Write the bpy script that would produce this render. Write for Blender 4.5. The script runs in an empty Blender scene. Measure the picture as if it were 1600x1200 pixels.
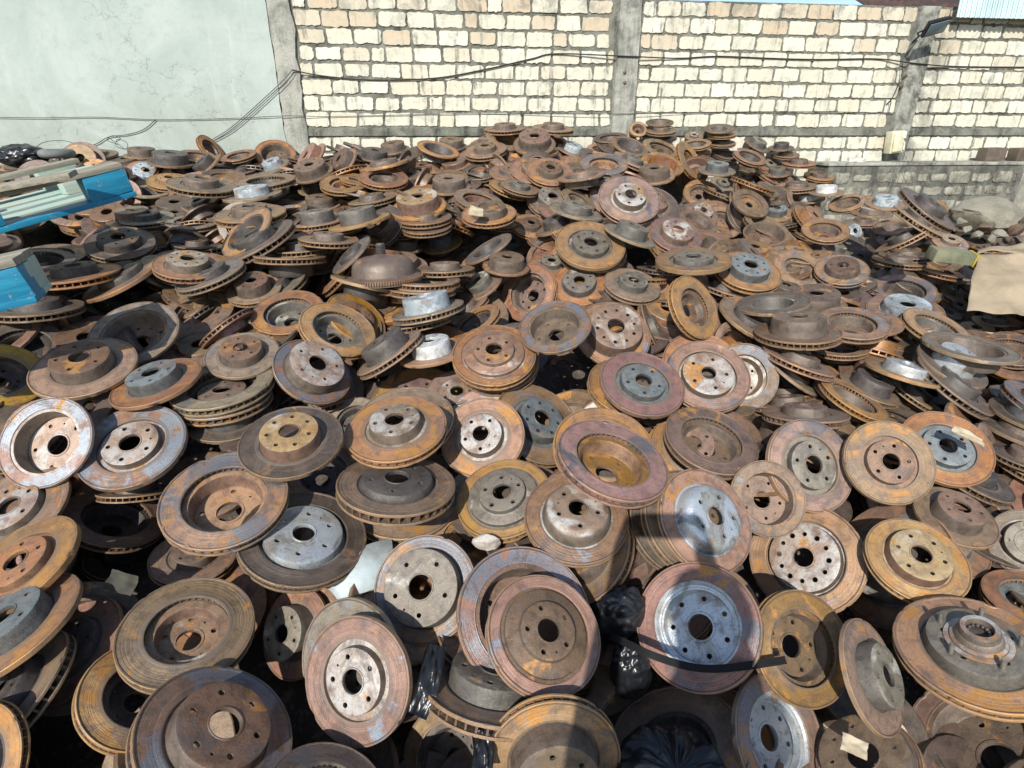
import bpy, bmesh, math, random
from mathutils import Vector, Quaternion, Matrix, Euler, noise
sc = bpy.context.scene
COL = sc.collection
R = math.radians

# ---------------------------------------------------------------- camera
PITCH = 23.6
cd = bpy.data.cameras.new('camera'); cam = bpy.data.objects.new('camera', cd); COL.objects.link(cam)
cd.sensor_width = 36; cd.lens = 36*900/1600; cd.clip_start = .05; cd.clip_end = 400
cam.location = (0, 0, 1.6); cam.rotation_euler = (R(90-PITCH), 0, 0)
sc.camera = cam
# ---------------------------------------------------------------- sky, sun, exposure
SUN = Vector((.256, .823, -.613)).normalized()
w = bpy.data.worlds.new('World'); sc.world = w; w.use_nodes = True
nt = w.node_tree; bg = nt.nodes['Background']
sky = nt.nodes.new('ShaderNodeTexSky'); sky.sky_type = 'NISHITA'; sky.sun_disc = False
sky.sun_elevation = math.asin(-SUN.z); sky.sun_rotation = math.atan2(-SUN.x, -SUN.y)
sky.air_density = 1.0; sky.dust_density = .6
nt.links.new(sky.outputs[0], bg.inputs[0]); bg.inputs[1].default_value = .125
sd = bpy.data.lights.new('sun', 'SUN'); sd.energy = 4.6; sd.angle = R(.5); sd.color = (1, .955, .88)
so = bpy.data.objects.new('sun', sd); COL.objects.link(so)
so.rotation_euler = SUN.to_track_quat('-Z', 'Y').to_euler(); so.location = (-3, -8, 8)
sc.view_settings.view_transform = 'Standard'; sc.view_settings.look = 'None'
sc.view_settings.gamma = 1; sc.view_settings.exposure = .38

# ---------------------------------------------------------------- helpers
def tag(o, label=None, cat=None, group=None, kind=None):
    if label: o['label'] = label
    if cat: o['category'] = cat
    if group: o['group'] = group
    if kind: o['kind'] = kind
    return o
def empty(name, loc=(0, 0, 0)):
    o = bpy.data.objects.new(name, None); COL.objects.link(o); o.location = loc
    o.empty_display_size = .1; return o
def finish(me, ang=35):
    me.shade_smooth()
    me.set_sharp_from_angle(angle=R(ang))
def link(name, me, mats, parent=None):
    o = bpy.data.objects.new(name, me); COL.objects.link(o)
    if not isinstance(mats, (list, tuple)): mats = [mats]
    if len(me.materials) == 0:
        for m in mats: me.materials.append(m)
    if parent: o.parent = parent
    return o
def bm_obj(name, bm, mats, parent=None, ang=35):
    bmesh.ops.recalc_face_normals(bm, faces=bm.faces)
    me = bpy.data.meshes.new(name); bm.to_mesh(me); bm.free(); finish(me, ang)
    return link(name, me, mats, parent)
def add_box(bm, c, s, M=None, bev=0, jit=0):
    r = bmesh.ops.create_cube(bm, size=1)['verts']
    for v in r:
        v.co = Vector((v.co.x*s[0]+c[0], v.co.y*s[1]+c[1], v.co.z*s[2]+c[2]))
        if jit: v.co += Vector((random.uniform(-jit, jit), random.uniform(-jit, jit), random.uniform(-jit, jit)))
    if bev:
        es = list({e for v in r for e in v.link_edges})
        g = bmesh.ops.bevel(bm, geom=es, offset=bev, segments=2, affect='EDGES', profile=.6)
        r = list({v for f in g['faces'] for v in f.verts} | {v for v in r if v.is_valid})
    if M is not None:
        for v in r: v.co = M @ v.co
    return r
def add_tube(bm, pts, rad, seg=6, cap=True):
    pts = [Vector(p) for p in pts]; rings = []
    n = len(pts); rr = rad if isinstance(rad, (list, tuple)) else [rad]*n
    up = Vector((0, 0, 1))
    for i, p in enumerate(pts):
        t = (pts[min(i+1, n-1)]-pts[max(i-1, 0)]).normalized()
        a = t.cross(up)
        if a.length < .1: a = t.cross(Vector((1, 0, 0)))
        a.normalize(); b = a.cross(t)
        rings.append([bm.verts.new(p+(a*math.cos(2*math.pi*k/seg)+b*math.sin(2*math.pi*k/seg))*rr[i]) for k in range(seg)])
    for i in range(n-1):
        for k in range(seg):
            l = (k+1) % seg
            bm.faces.new((rings[i][k], rings[i][l], rings[i+1][l], rings[i+1][k]))
    if cap:
        bm.faces.new(rings[0]); bm.faces.new(rings[-1][::-1])
def add_lathe(bm, prof, seg, closed=False, M=None):
    rows = []
    for r_, z in prof:
        rows.append([bm.verts.new((r_*math.cos(2*math.pi*k/seg), r_*math.sin(2*math.pi*k/seg), z)) for k in range(seg)])
    m = len(prof)
    for i in range(m if closed else m-1):
        a, b = rows[i], rows[(i+1) % m]
        for k in range(seg):
            l = (k+1) % seg
            bm.faces.new((a[k], a[l], b[l], b[k]))
    if M is not None:
        for rw in rows:
            for v in rw: v.co = M @ v.co
    return rows

# ---------------------------------------------------------------- node helpers
class NT:
    def __init__(s, name):
        s.m = bpy.data.materials.new(name); s.m.use_nodes = True; s.t = s.m.node_tree
        s.b = s.t.nodes['Principled BSDF']; s.k = 0
    def n(s, typ, **kw):
        nd = s.t.nodes.new('ShaderNode'+typ)
        for k, v in kw.items(): setattr(nd, k, v)
        return nd
    def L(s, a, b): s.t.links.new(a, b)
    def val(s, inp, v):
        if isinstance(v, (int, float)): inp.default_value = v
        elif isinstance(v, (tuple, list)):
            inp.default_value = (*v, 1) if len(v) == 3 and len(inp.default_value) == 4 else v
        else: s.L(v, inp)
    def noise(s, vec, scale, detail=6, rough=.6, dist=0):
        nd = s.n('TexNoise'); s.val(nd.inputs['Vector'], vec); nd.inputs['Scale'].default_value = scale
        nd.inputs['Detail'].default_value = detail; nd.inputs['Roughness'].default_value = rough
        nd.inputs['Distortion'].default_value = dist; return nd.outputs[0]
    def math(s, op, a, b=0, c=0, clamp=False):
        nd = s.n('Math', operation=op); nd.use_clamp = clamp
        s.val(nd.inputs[0], a); s.val(nd.inputs[1], b); s.val(nd.inputs[2], c); return nd.outputs[0]
    def ramp(s, f, a, b):   # smooth 0..1 between a and b
        nd = s.n('MapRange'); nd.interpolation_type = 'SMOOTHSTEP'; s.val(nd.inputs['Value'], f)
        nd.inputs['From Min'].default_value = a; nd.inputs['From Max'].default_value = b; return nd.outputs[0]
    def mix(s, f, a, b, mode='MIX'):
        nd = s.n('Mix', data_type='RGBA', blend_type=mode)
        s.val(nd.inputs[0], f); s.val(nd.inputs[6], a); s.val(nd.inputs[7], b); return nd.outputs[2]
    def bump(s, h, strength=.4, dist=.004, prev=None):
        nd = s.n('Bump'); nd.inputs['Strength'].default_value = strength; nd.inputs['Distance'].default_value = dist
        s.L(h, nd.inputs['Height'])
        if prev is not None: s.L(prev, nd.inputs['Normal'])
        return nd.outputs[0]
    def out(s, col, rough=.7, metal=0, normal=None, spec=.4):
        s.val(s.b.inputs['Base Color'], col); s.val(s.b.inputs['Roughness'], rough); s.val(s.b.inputs['Metallic'], metal)
        s.b.inputs['Specular IOR Level'].default_value = spec
        if normal is not None: s.L(normal, s.b.inputs['Normal'])
        return s.m

def iron(name, base, dark, orange=.1, steel=0, steelcol=(.30, .36, .43), white=0, radial=True, island=False, rough=.62, crust=.5, whitecol=(.50, .47, .41), side=None):
    """weathered cast iron: base rust tone, brown grime, orange bloom, bare steel or pale coating"""
    N = NT(name)
    tc = N.n('TexCoord'); obj = tc.outputs['Object']
    if island:
        rnd = N.n('NewGeometry').outputs['Random Per Island']; sc_ = 7.0
    else:
        rnd = N.n('ObjectInfo').outputs['Random']; sc_ = 1.0
    off = N.n('CombineXYZ'); N.L(N.math('MULTIPLY', rnd, 71.3), off.inputs[0]); N.L(N.math('MULTIPLY', rnd, -37.7), off.inputs[1]); N.L(N.math('MULTIPLY', rnd, 13.1), off.inputs[2])
    ad = N.n('VectorMath', operation='ADD'); N.L(obj, ad.inputs[0]); N.L(off.outputs[0], ad.inputs[1]); P = ad.outputs[0]
    big = N.noise(P, 1.5*sc_, 5, .6, .4); mid = N.noise(P, 4.2*sc_, 8, .68, .3); fine = N.noise(P, 34*sc_, 6, .75)
    P2 = N.n('VectorMath', operation='ADD'); N.L(P, P2.inputs[0]); P2.inputs[1].default_value = (9.1, 4.4, 2.2); P2 = P2.outputs[0]
    ob = N.noise(P2, 1.35*sc_, 7, .60, .9); st = N.noise(P2, .95*sc_, 6, .58, 1.1)
    c = N.mix(N.ramp(mid, .42, .66), base, dark)
    # hue drift from disc to disc
    hs = N.n('HueSaturation'); N.L(c, hs.inputs['Color'])
    N.L(N.math('MULTIPLY_ADD', rnd, .036, .482), hs.inputs['Hue'])
    N.L(N.math('MULTIPLY_ADD', N.math('FRACT', N.math('MULTIPLY', rnd, 7.31)), .35, 1.0), hs.inputs['Saturation'])
    N.L(N.math('MULTIPLY_ADD', N.math('FRACT', N.math('MULTIPLY', rnd, 13.7)), .55, .70), hs.inputs['Value'])
    c = hs.outputs[0]
    if steel > 0:
        sm = N.ramp(st, .62-steel*.28, .69-steel*.28)
        sm2 = N.math('MULTIPLY', sm, N.ramp(mid, .72, .45))
        c = N.mix(N.math('MULTIPLY', sm2, .9), c, steelcol)
    else: sm2 = None
    if white > 0:
        wm = N.math('MULTIPLY', N.ramp(st, .62-white*.36, .74-white*.36), N.ramp(mid, .70, .42))
        c = N.mix(wm, c, whitecol)
    c = N.mix(N.math('MULTIPLY', N.ramp(ob, .66-orange*.30, .735-orange*.30), N.ramp(mid, .72, .46)), c, (.43, .205, .05))
    if not island:
        # old blackened smears
        sm3 = N.noise(P2, 1.3*sc_, 7, .7, 1.1)
        c = N.mix(N.math('MULTIPLY', N.ramp(sm3, .55, .62), .6), c, (.12, .10, .095))
        c = N.mix(N.math('MULTIPLY', N.ramp(N.noise(P2, .9*sc_, 6, .7, .7), .60, .70), .55), c, (.33, .185, .085))
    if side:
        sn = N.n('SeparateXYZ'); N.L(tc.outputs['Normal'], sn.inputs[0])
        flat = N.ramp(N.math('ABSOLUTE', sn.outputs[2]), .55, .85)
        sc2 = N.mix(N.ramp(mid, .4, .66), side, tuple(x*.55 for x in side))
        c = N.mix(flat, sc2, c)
    # speckle and pitting
    c = N.mix(N.math('MULTIPLY', N.ramp(fine, .52, .66), .48), c, (.06, .042, .033))
    c = N.mix(N.math('MULTIPLY', N.ramp(fine, .43, .32), .3), c, (.50, .37, .28))
    h = N.math('ADD', N.math('MULTIPLY', fine, .6*crust), N.math('MULTIPLY', mid, .8*crust))
    if radial:
        sx = N.n('SeparateXYZ'); N.L(obj, sx.inputs[0])
        rr = N.math('SQRT', N.math('ADD', N.math('MULTIPLY', sx.outputs[0], sx.outputs[0]), N.math('MULTIPLY', sx.outputs[1], sx.outputs[1])))
        cv = N.n('CombineXYZ'); N.L(N.math('ADD', rr, rnd), cv.inputs[0]); N.L(rnd, cv.inputs[1])
        groove = N.noise(cv.outputs[0], 34, 4, .8)
        c = N.mix(N.math('MULTIPLY', N.ramp(groove, .50, .68), .24), c, (.10, .06, .05))
        c = N.mix(N.math('MULTIPLY', N.ramp(groove, .46, .32), .16), c, (.5, .42, .38))
        h = N.math('ADD', h, N.math('MULTIPLY', groove, .8))
        c = N.mix(N.math('MULTIPLY', N.ramp(N.math('ADD', rr, N.math('MULTIPLY', mid, .05)), .745, .69), .62), c, (.165, .135, .105))
        # unworn rusty lip at the rim, with an edge highlight painted into its colour
        c = N.mix(N.math('MULTIPLY', N.math('MULTIPLY', N.ramp(rr, .945, .96), N.ramp(rr, .985, .975)), .7), c, (.10, .065, .045))
        c = N.mix(N.math('MULTIPLY', N.math('MULTIPLY', N.ramp(rr, .978, .988), N.ramp(fine, .36, .56)), .55), c, (.36, .235, .12))
    # settled dust
    ge = N.n('NewGeometry'); sz = N.n('SeparateXYZ'); N.L(ge.outputs['Normal'], sz.inputs[0])
    dust = N.math('MULTIPLY', N.math('MULTIPLY', N.ramp(sz.outputs[2], .35, 1), N.ramp(big, .42, .68)), .13)
    c = N.mix(dust, c, (.30, .22, .17))
    ro = N.math('MULTIPLY_ADD', fine, .42, rough-.33)
    mt = N.math('MULTIPLY_ADD', sm2, .45, .22) if sm2 is not None else .22
    return N.out(c, ro, mt, N.bump(h, .6, .005 if not island else .003), .6)

RC = {  # friction faces
 'pk': iron('rust_pink', (0.322, 0.209, 0.153), (0.186, 0.122, 0.090), .26, .12),
 'pu': iron('rust_purple', (0.288, 0.186, 0.158), (0.175, 0.115, 0.102), .24, .25, (0.192, 0.198, 0.215)),
 'or': iron('rust_orange', (0.339, 0.203, 0.119), (0.198, 0.124, 0.085), .42),
 'oc': iron('rust_ochre', (0.418, 0.254, 0.102), (0.260, 0.158, 0.079), .52),
 'br': iron('rust_brown', (0.243, 0.169, 0.119), (0.130, 0.090, 0.066), .26),
 'bl': iron('steel_blue_rust', (0.305, 0.198, 0.147), (0.169, 0.119, 0.096), .30, .52, (0.232, 0.249, 0.277)),
 'lb': iron('steel_bright_rust', (.34, .235, .18), (.22, .155, .12), .34, .66, (.34, .40, .45)),
 'gy': iron('iron_grey', (0.254, 0.215, 0.164), (0.141, 0.119, 0.093), .16, .2, (0.271, 0.282, 0.282)),
 'dk': iron('iron_dark', (0.119, 0.094, 0.079), (0.062, 0.051, 0.045), .12, .12, (0.113, 0.147, 0.181)),
 'wh': iron('iron_whitened', (0.475, 0.316, 0.271), (0.339, 0.226, 0.181), .10, 0, white=.7),
}
WALLC = (.15, .115, .09)
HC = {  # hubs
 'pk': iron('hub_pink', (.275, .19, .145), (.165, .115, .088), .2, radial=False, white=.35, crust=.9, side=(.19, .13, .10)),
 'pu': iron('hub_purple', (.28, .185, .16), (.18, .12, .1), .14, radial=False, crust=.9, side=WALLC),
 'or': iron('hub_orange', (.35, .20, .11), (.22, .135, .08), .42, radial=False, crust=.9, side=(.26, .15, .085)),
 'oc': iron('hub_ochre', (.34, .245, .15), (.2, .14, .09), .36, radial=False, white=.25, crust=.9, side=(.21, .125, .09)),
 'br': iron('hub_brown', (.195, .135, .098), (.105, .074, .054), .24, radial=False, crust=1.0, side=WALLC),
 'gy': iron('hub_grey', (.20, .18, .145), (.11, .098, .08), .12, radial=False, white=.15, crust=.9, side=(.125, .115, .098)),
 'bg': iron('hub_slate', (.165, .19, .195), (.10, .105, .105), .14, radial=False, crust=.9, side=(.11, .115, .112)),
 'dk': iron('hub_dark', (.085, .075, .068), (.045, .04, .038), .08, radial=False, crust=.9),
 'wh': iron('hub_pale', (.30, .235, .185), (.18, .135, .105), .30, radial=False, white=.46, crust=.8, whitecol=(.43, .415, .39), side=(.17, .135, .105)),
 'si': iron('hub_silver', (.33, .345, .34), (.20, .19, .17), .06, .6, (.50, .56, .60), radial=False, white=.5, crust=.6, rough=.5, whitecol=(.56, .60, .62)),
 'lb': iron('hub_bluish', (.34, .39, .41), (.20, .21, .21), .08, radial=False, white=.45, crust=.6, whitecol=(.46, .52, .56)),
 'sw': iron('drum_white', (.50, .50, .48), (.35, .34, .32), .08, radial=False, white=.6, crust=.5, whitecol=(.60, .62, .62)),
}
STUFFM = [iron('heap_iron_'+a, b, c_, o_, radial=False, island=True) for a, b, c_, o_ in
          (('brown', (.20, .138, .098), (.105, .073, .053), .26), ('dark', (.115, .088, .07), (.055, .044, .038), .14), ('orange', (.28, .168, .098), (.15, .095, .065), .42), ('pink', (.25, .165, .125), (.14, .095, .072), .2))]

# ---------------------------------------------------------------- brake disc meshes (unit radius)
#       th  vent  ri   rh   hh   bore bolts style
TY = {'O': (.21, 1, .66, .60, .10, .20, 5, ''), 'V': (.19, 1, .60, .50, .19, .185, 5, ''), 'W': (.19, 1, .66, .60, .22, .20, 5, ''), 'G': (.13, 0, .63, .52, .07, .19, 5, 'g'),
      'S': (.10, 0, .60, .56, .25, .19, 5, ''), 'L': (.10, 0, .58, .54, .13, .19, 5, ''), 'T': (.10, 0, .62, .58, .36, .19, 5, ''),
      'H': (.19, 1, .68, .62, .38, .20, 6, ''), 'K': (.10, 0, .79, .74, .40, .22, 5, ''), 'F': (.19, 1, .70, .62, .25, .37, 5, ''),
      'M': (.12, 0, .70, .64, .20, .20, 7, 'm'), 'D': (.15, 1, .70, .64, .28, .17, 5, 'd'), 'N': (.16, 1, .68, .61, .06, .17, 5, 'g'),
      'P': (.16, 1, .92, .86, .20, .30, 8, ''), 'X': (.16, 1, .56, .50, .20, .19, 5, 'x'), 'I': (.19, 1, .78, .48, .17, .19, 5, 'i'),
      'R': (.09, 0, .74, .70, .34, .22, 5, ''), 'Q': (.19, 1, .66, .60, .27, .20, 5, ''), 'C': (.16, 1, .66, .61, .16, .12, 5, ''),
      'Y': (.06, 0, .97, .93, .50, .26, 5, 'y')}
def weather(bm, t):
    """nicked and slightly uneven rim of a worn casting"""
    sd_ = ord(t)*1.7
    for v in bm.verts:
        r_ = math.hypot(v.co.x, v.co.y)
        if r_ > .95:
            a = math.atan2(v.co.y, v.co.x); c_, s_ = math.cos(a), math.sin(a)
            n1 = noise.noise(Vector((c_*2.5, s_*2.5, sd_))); n2 = noise.noise(Vector((c_*9, s_*9, sd_+v.co.z*6)))
            k = 1+.004*n1+.004*n2
            if n2 > .42: k -= (n2-.42)*.12
            v.co.x *= k; v.co.y *= k
            v.co.z += .004*noise.noise(Vector((c_*5, s_*5, sd_+9)))
def ring_mesh(t, seg=96, vanes=40):
    th, vent, ri, rh, hh, bore, nb, sty = TY[t]
    bm = bmesh.new(); lip = .012
    def plate(zt, zb, ri_, flip):
        pr = [(ri_, zb), (ri_, zt-.012), (ri_+.012, zt-lip*.6), (ri_+.035, zt-lip*.5), (ri_+.05, zt-lip), (.955, zt-lip), (.968, zt-.001), (.988, zt), (1, zt-.012), (1, zb+.004), (.996, zb)]
        if flip: pr = [(r_, zt+zb-z) for r_, z in pr]
        add_lathe(bm, pr, seg, True)
    if sty == 'y':
        add_lathe(bm, [(.90, -.06), (.90, 0), (1, 0), (1, -.05), (.98, -.06)], seg, True)
    elif not vent:
        pr = [(ri, -th+.008), (ri, -.012), (ri+.014, -lip*.6), (ri+.05, -lip), (.955, -lip), (.968, -.001), (.988, 0), (1, -.012), (1, -th+.012), (.99, -th), (.965, -th), (.955, -th+lip), (ri+.03, -th+lip)]
        if sty == 'x': pass
        add_lathe(bm, pr, seg, True)
    else:
        pt = .048
        plate(0, -pt, ri, False)
        rb = min(.9, max(ri, rh+.05)) if sty != 'g' else rh+.02
        plate(-th+pt, -th, rb, True)
        r0 = max(ri, rb)+.025
        for k in range(vanes):
            a = 2*math.pi*(k+.5)/vanes
            M = Matrix.Rotation(a, 4, 'Z')
            add_box(bm, ((r0+.975)/2, 0, -th/2), (.975-r0, .030, th-2*pt+.004), M)
        if sty == 'x':
            for j, rr in enumerate((.64, .74, .84, .92)):
                for k in range(14):
                    a = 2*math.pi*(k+j*.27)/14; rows = []
                    M = Matrix.Translation((rr*math.cos(a), rr*math.sin(a), -th-.0015))
                    bmesh.ops.create_circle(bm, cap_ends=True, radius=.014, segments=8, matrix=M)
    bmesh.ops.recalc_face_normals(bm, faces=bm.faces)
    weather(bm, t)
    me = bpy.data.meshes.new('friction_ring_'+t); bm.to_mesh(me); bm.free(); finish(me, 32); return me
def holed_face(bm, z, rout, bore, holes, seg, flipz=False):
    """flat annulus at height z with round holes; returns loops of vertices"""
    def circ(cx, cy, r_, n, ph=0): return [bm.verts.new((cx+r_*math.cos(ph+2*math.pi*k/n), cy+r_*math.sin(ph+2*math.pi*k/n), z)) for k in range(n)]
    loops = [circ(0, 0, rout, seg), circ(0, 0, bore, seg//2)]
    for (hx, hy, hr) in holes: loops.append(circ(hx, hy, hr, 12))
    es = []
    for lp in loops:
        for i in range(len(lp)): es.append(bm.edges.new((lp[i], lp[(i+1) % len(lp)])))
    bmesh.ops.triangle_fill(bm, use_beauty=True, use_dissolve=False, edges=es)
    return loops
def bridge(bm, a, b):
    for i in range(len(a)):
        j = (i+1) % len(a); bm.faces.new((a[i], a[j], b[j], b[i]))
def hub_mesh(t, nb, seg=72):
    th, vent, ri, rh, hh, bore, nb0, sty = TY[t]; nb = nb or nb0
    bm = bmesh.new(); rng = random.Random(nb*31+ord(t))
    wall = .045; zt = hh; zi = hh-.05
    base_z = -.03 if sty != 'g' else -th+.05
    rtop = rh-.03
    pc = min(rh-.10, (bore+rh)/2+.03)
    if sty == 'd': pc = rh*.72-.08
    hr = .044 if nb <= 8 else .048
    hs = []
    ph = rng.uniform(0, 1)
    for k in range(nb):
        a = ph+2*math.pi*k/nb; rr_ = pc
        if nb > 8 and k % 2: hs.append((rr_*math.cos(a), rr_*math.sin(a), hr*.85)); continue
        hs.append((rr_*math.cos(a), rr_*math.sin(a), hr))
    if nb <= 6 and t not in 'FC':
        for q in range(rng.choice((1, 2))):
            a = ph+math.pi/nb+2*math.pi*q*2/nb; hs.append(((pc-.01)*math.cos(a), (pc-.01)*math.sin(a), .021))
    if t == 'M': hs = hs[:7]
    l1 = holed_face(bm, zt, rtop if sty != 'd' else rh*.72, bore, hs, seg)
    l2 = holed_face(bm, zi, rtop-.03 if sty != 'd' else rh*.68, bore, hs, seg)
    for a, b in zip(l1[1:], l2[1:]): bridge(bm, a, b)
    # outer skin
    if sty == 'd': out = [(rh*.80, zt-.015), (rh*.88, zt-.045), (rh*.94, zt-.09), (rh*.985, zt-.16), (rh, zt-.24), (rh+.01, base_z+.02)]
    elif sty == 'i': out = [(rh-.008, zt-.008), (rh, zt-.025), (rh+.01, .075), (rh+.03, .06), (.70, .055), (.715, .045), (.72, base_z)]
    elif sty == 'm': out = [(rh-.012, zt-.006), (rh, zt-.03), (rh+.006, .06), (rh+.03, .05), (rh+.035, .02)]
    elif sty == 'g': out = [(rh-.008, zt-.008), (rh, zt-.03), (rh+.006, base_z+.03)]
    else: out = [(rh-.010, zt-.007), (rh-.002, zt-.024), (rh+.006, zt*.5), (rh+.014, .03), (rh+.02, 0)]
    end = ri+.006
    out += [(out[-1][0]+.004, base_z), (end, base_z-.004), (end, base_z-.03)]
    rw_ = wall
    ins = [(rh-rw_+.02, base_z-.034), (rh-rw_, base_z+.0), (rh-rw_-.008, zi-.03), (rh-rw_-.025, zi-.006)]
    if sty == 'd': ins = [(rh-rw_+.02, base_z-.034), (rh-rw_, zt-.24), (rh*.86, zt-.12), (rh*.76, zi-.01)]
    if sty == 'm': ins = [(rh+.02, base_z-.034), (rh-.01, base_z), (rh-.04, base_z+.005), (rh-.045, base_z+.03), (rh-.075, base_z+.035), (rh-.08, zi-.05), (rh-.10, zi-.02)]
    if sty == 'i': ins = [(.70, base_z-.034), (.69, .0), (.56, .01), (rh-rw_, .02), (rh-rw_-.02, zi-.01)]
    prev = l1[0]
    for r_, z in out+ins:
        row = [bm.verts.new((r_*math.cos(2*math.pi*k/seg), r_*math.sin(2*math.pi*k/seg), z)) for k in range(seg)]
        bridge(bm, prev, row); prev = row
    bridge(bm, prev, l2[0])
    # raised rim round the centre bore
    add_lathe(bm, [(bore+.002, zt+.001), (bore+.006, zt+.012), (bore+.022, zt+.012), (bore+.030, zt+.0015)], seg//2)
    add_lathe(bm, [(bore+.002, zi-.001), (bore+.004, zi-.014), (bore+.035, zi-.014), (bore+.045, zi-.0015)], seg//2)
    bmesh.ops.recalc_face_normals(bm, faces=bm.faces)
    # wobble of rough casting
    me = bpy.data.meshes.new('hub_'+t); bm.to_mesh(me); bm.free(); finish(me, 38); return me
_rm, _hm = {}, {}
def make_disc(name, loc, q, rad, t, rc, hc, nb):
    root = empty(name, loc); root.rotation_mode = 'QUATERNION'; root.rotation_quaternion = q; root.scale = (rad,)*3
    if t not in _rm: _rm[t] = ring_mesh(t, vanes=44 if t in 'WQH' else 38)
    if (t, nb) not in _hm: _hm[(t, nb)] = hub_mesh(t, nb)
    for nm, me, mt in (('friction_ring' if t != 'Y' else 'drum_rim', _rm[t], RC[rc]), ('hub', _hm[(t, nb)], HC[hc])):
        if not me.materials: me.materials.append(mt)
        o = bpy.data.objects.new(nm, me); COL.objects.link(o); o.parent = root
        o.material_slots[0].link = 'OBJECT'; o.material_slots[0].material = mt
    return root

# ---------------------------------------------------------------- heap terrain
GX0, GXD, GXN, GY0, GYD, GYN = -4.5, 0.25, 41, 0.2, 0.2, 29
ZS = "068072076080084088092096100104108113117121125129134138142146150154157161165169172176179066070075079083087091095099103107112116120124129133137141145150154158162165169173177181065069073077081085090094098102107111115119124128132137141145149154158162166170174178182063067071076080084088093097101106110114119123127132136141145149154158162166171175179183061065070074078083087092096100105109113118122127131136140145149153158162167171176180185059064068073077082086090095099104108113117122126131135140144149153158163167172177181186057062066071076080085089094098103107112116121125130135139144149153158163168173178183188055060065069074079084088093098102107111116120125129134139143148153158163168173179184189053058063068073078082087092097101106111115120124129133138143148153158163169174180185191051056061066071076081086091096101105110115119124128133138143148153158164169175181186192049055060065070075080085090095100105109114119123128132137142147153158164170176182188194048053058063068074079084089094099104109114118123127132137142147152158164170177183189196046051056062067072078083088093098103108113118122127132137142147152158165171177184191197044049055060065071076082087092098103108113117122127132137142147153159165172178185192199042047053058064069075081086091097102107112117122127132137142147153159166173179186193200040046051057062068074079085090096101106111116122127132137142148154160167174180187194201038044049055061067072078083089094100105110116121126132137143149155161168174181188195201036042048053059065071076082087093098104109115120126132138144150156162169175182188195202034040046052057063069075080086091097102108114120126132138144150157163169176182189195201033038044050056061067073078084090095101107113119125131137144150157163170176182188194201031037042048054059065071076082087093099105111117123130137143150156163169175181187193199029035040046051057063068074079085091097103109115122128135142149156162168174180186192197027033038044049055060066071077083088094100106113119126133140147154160167172178184189194026031036042047052058063069074080085091097104110117124130138145151158164170175180186191024029034039045050055060066071077082088094100107113120127134141148155160166171176181187022027032037042047052058063068074079085091097103110116123130137144150156161166171176181021025030035040045050055060065070076082087093099106112119125132138144150155161166170175019024028033038043047052057062067072078083089095101107113120126132138144149154159164169018022027031036040045049054059064069074079085090096102108114119125131136141146151156161016020025029033038042047051056060065070075080085091096102107112118123128133138143148153015019023027031035040044048052057061066071076080085090095100105110115120125129134139144013017021025029033037041045049053058062066071075079084088093097102106111116120125130135012016020023027031034038042046050054058062066070074078082085089093097102106111116120125011014018021025028032035039042046050053057060064068071075078081085089093097101106110115010013016020023026029032036039042045049052055058061065068071074077080084088092096100104009012015018021024027030032035038041044047050053055058061063066069072075079082086090093008011013016019021024027029032034037040042044047049052054056059061064067070073076079083007009012014017019021024026028031033035037039041043045047049051053055058060063066069072006008010012014017019021023025027028030032034035037039040042044045047049051054056058061005007009011012014016018019021023024025027028029031032033035036038039041042044046048050004006007009010012013015016017019020021022023024025026027028029030031032033035036037038"
ZG = [int(ZS[i*3:i*3+3])/100 for i in range(GXN*GYN)]
def surf(x, y):
    fx = min(max((x-GX0)/GXD, 0), GXN-1.001); fy = min(max((y-GY0)/GYD, 0), GYN-1.001)
    i, j = int(fx), int(fy); u, v = fx-i, fy-j; g = lambda a, b: ZG[a*GYN+b]
    return (1-u)*(1-v)*g(i, j)+u*(1-v)*g(i+1, j)+(1-u)*v*g(i, j+1)+u*v*g(i+1, j+1)
def wallY(x): return 4.75+.121*x

N = NT('dirt'); tc = N.n('TexCoord').outputs['Object']
c = N.mix(N.ramp(N.noise(tc, 5, 8, .7), .4, .65), (.10, .08, .065), (.05, .04, .034))
c = N.mix(N.math('MULTIPLY', N.ramp(N.noise(tc, 40, 5), .5, .7), .6), c, (.30, .25, .20))
DIRT = N.out(c, .95, 0, N.bump(N.noise(tc, 25, 8, .7), .8, .02))
bm = bmesh.new(); nx, ny = 120, 76; vs = []
for i in range(nx):
    for j in range(ny):
        x = -4.6+.085*i; y = -.6+.085*j
        z = surf(x, y)-.40+.05*noise.noise(Vector((x*3, y*3, 0)))
        if y < .5: z = min(z, .05+max(0, y)*.5)
        vs.append(bm.verts.new((x, y, max(z, .002))))
for i in range(nx-1):
    for j in range(ny-1): bm.faces.new((vs[i*ny+j], vs[(i+1)*ny+j], vs[(i+1)*ny+j+1], vs[i*ny+j+1]))
tag(bm_obj('earth_mound', bm, DIRT, ang=180), kind='structure')
bm = bmesh.new(); g = 60
vv = [bm.verts.new(p) for p in ((-g, -g, 0), (g, -g, 0), (g, g, 0), (-g, g, 0))]; bm.faces.new(vv)
tag(bm_obj('ground', bm, DIRT), kind='structure')

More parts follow.
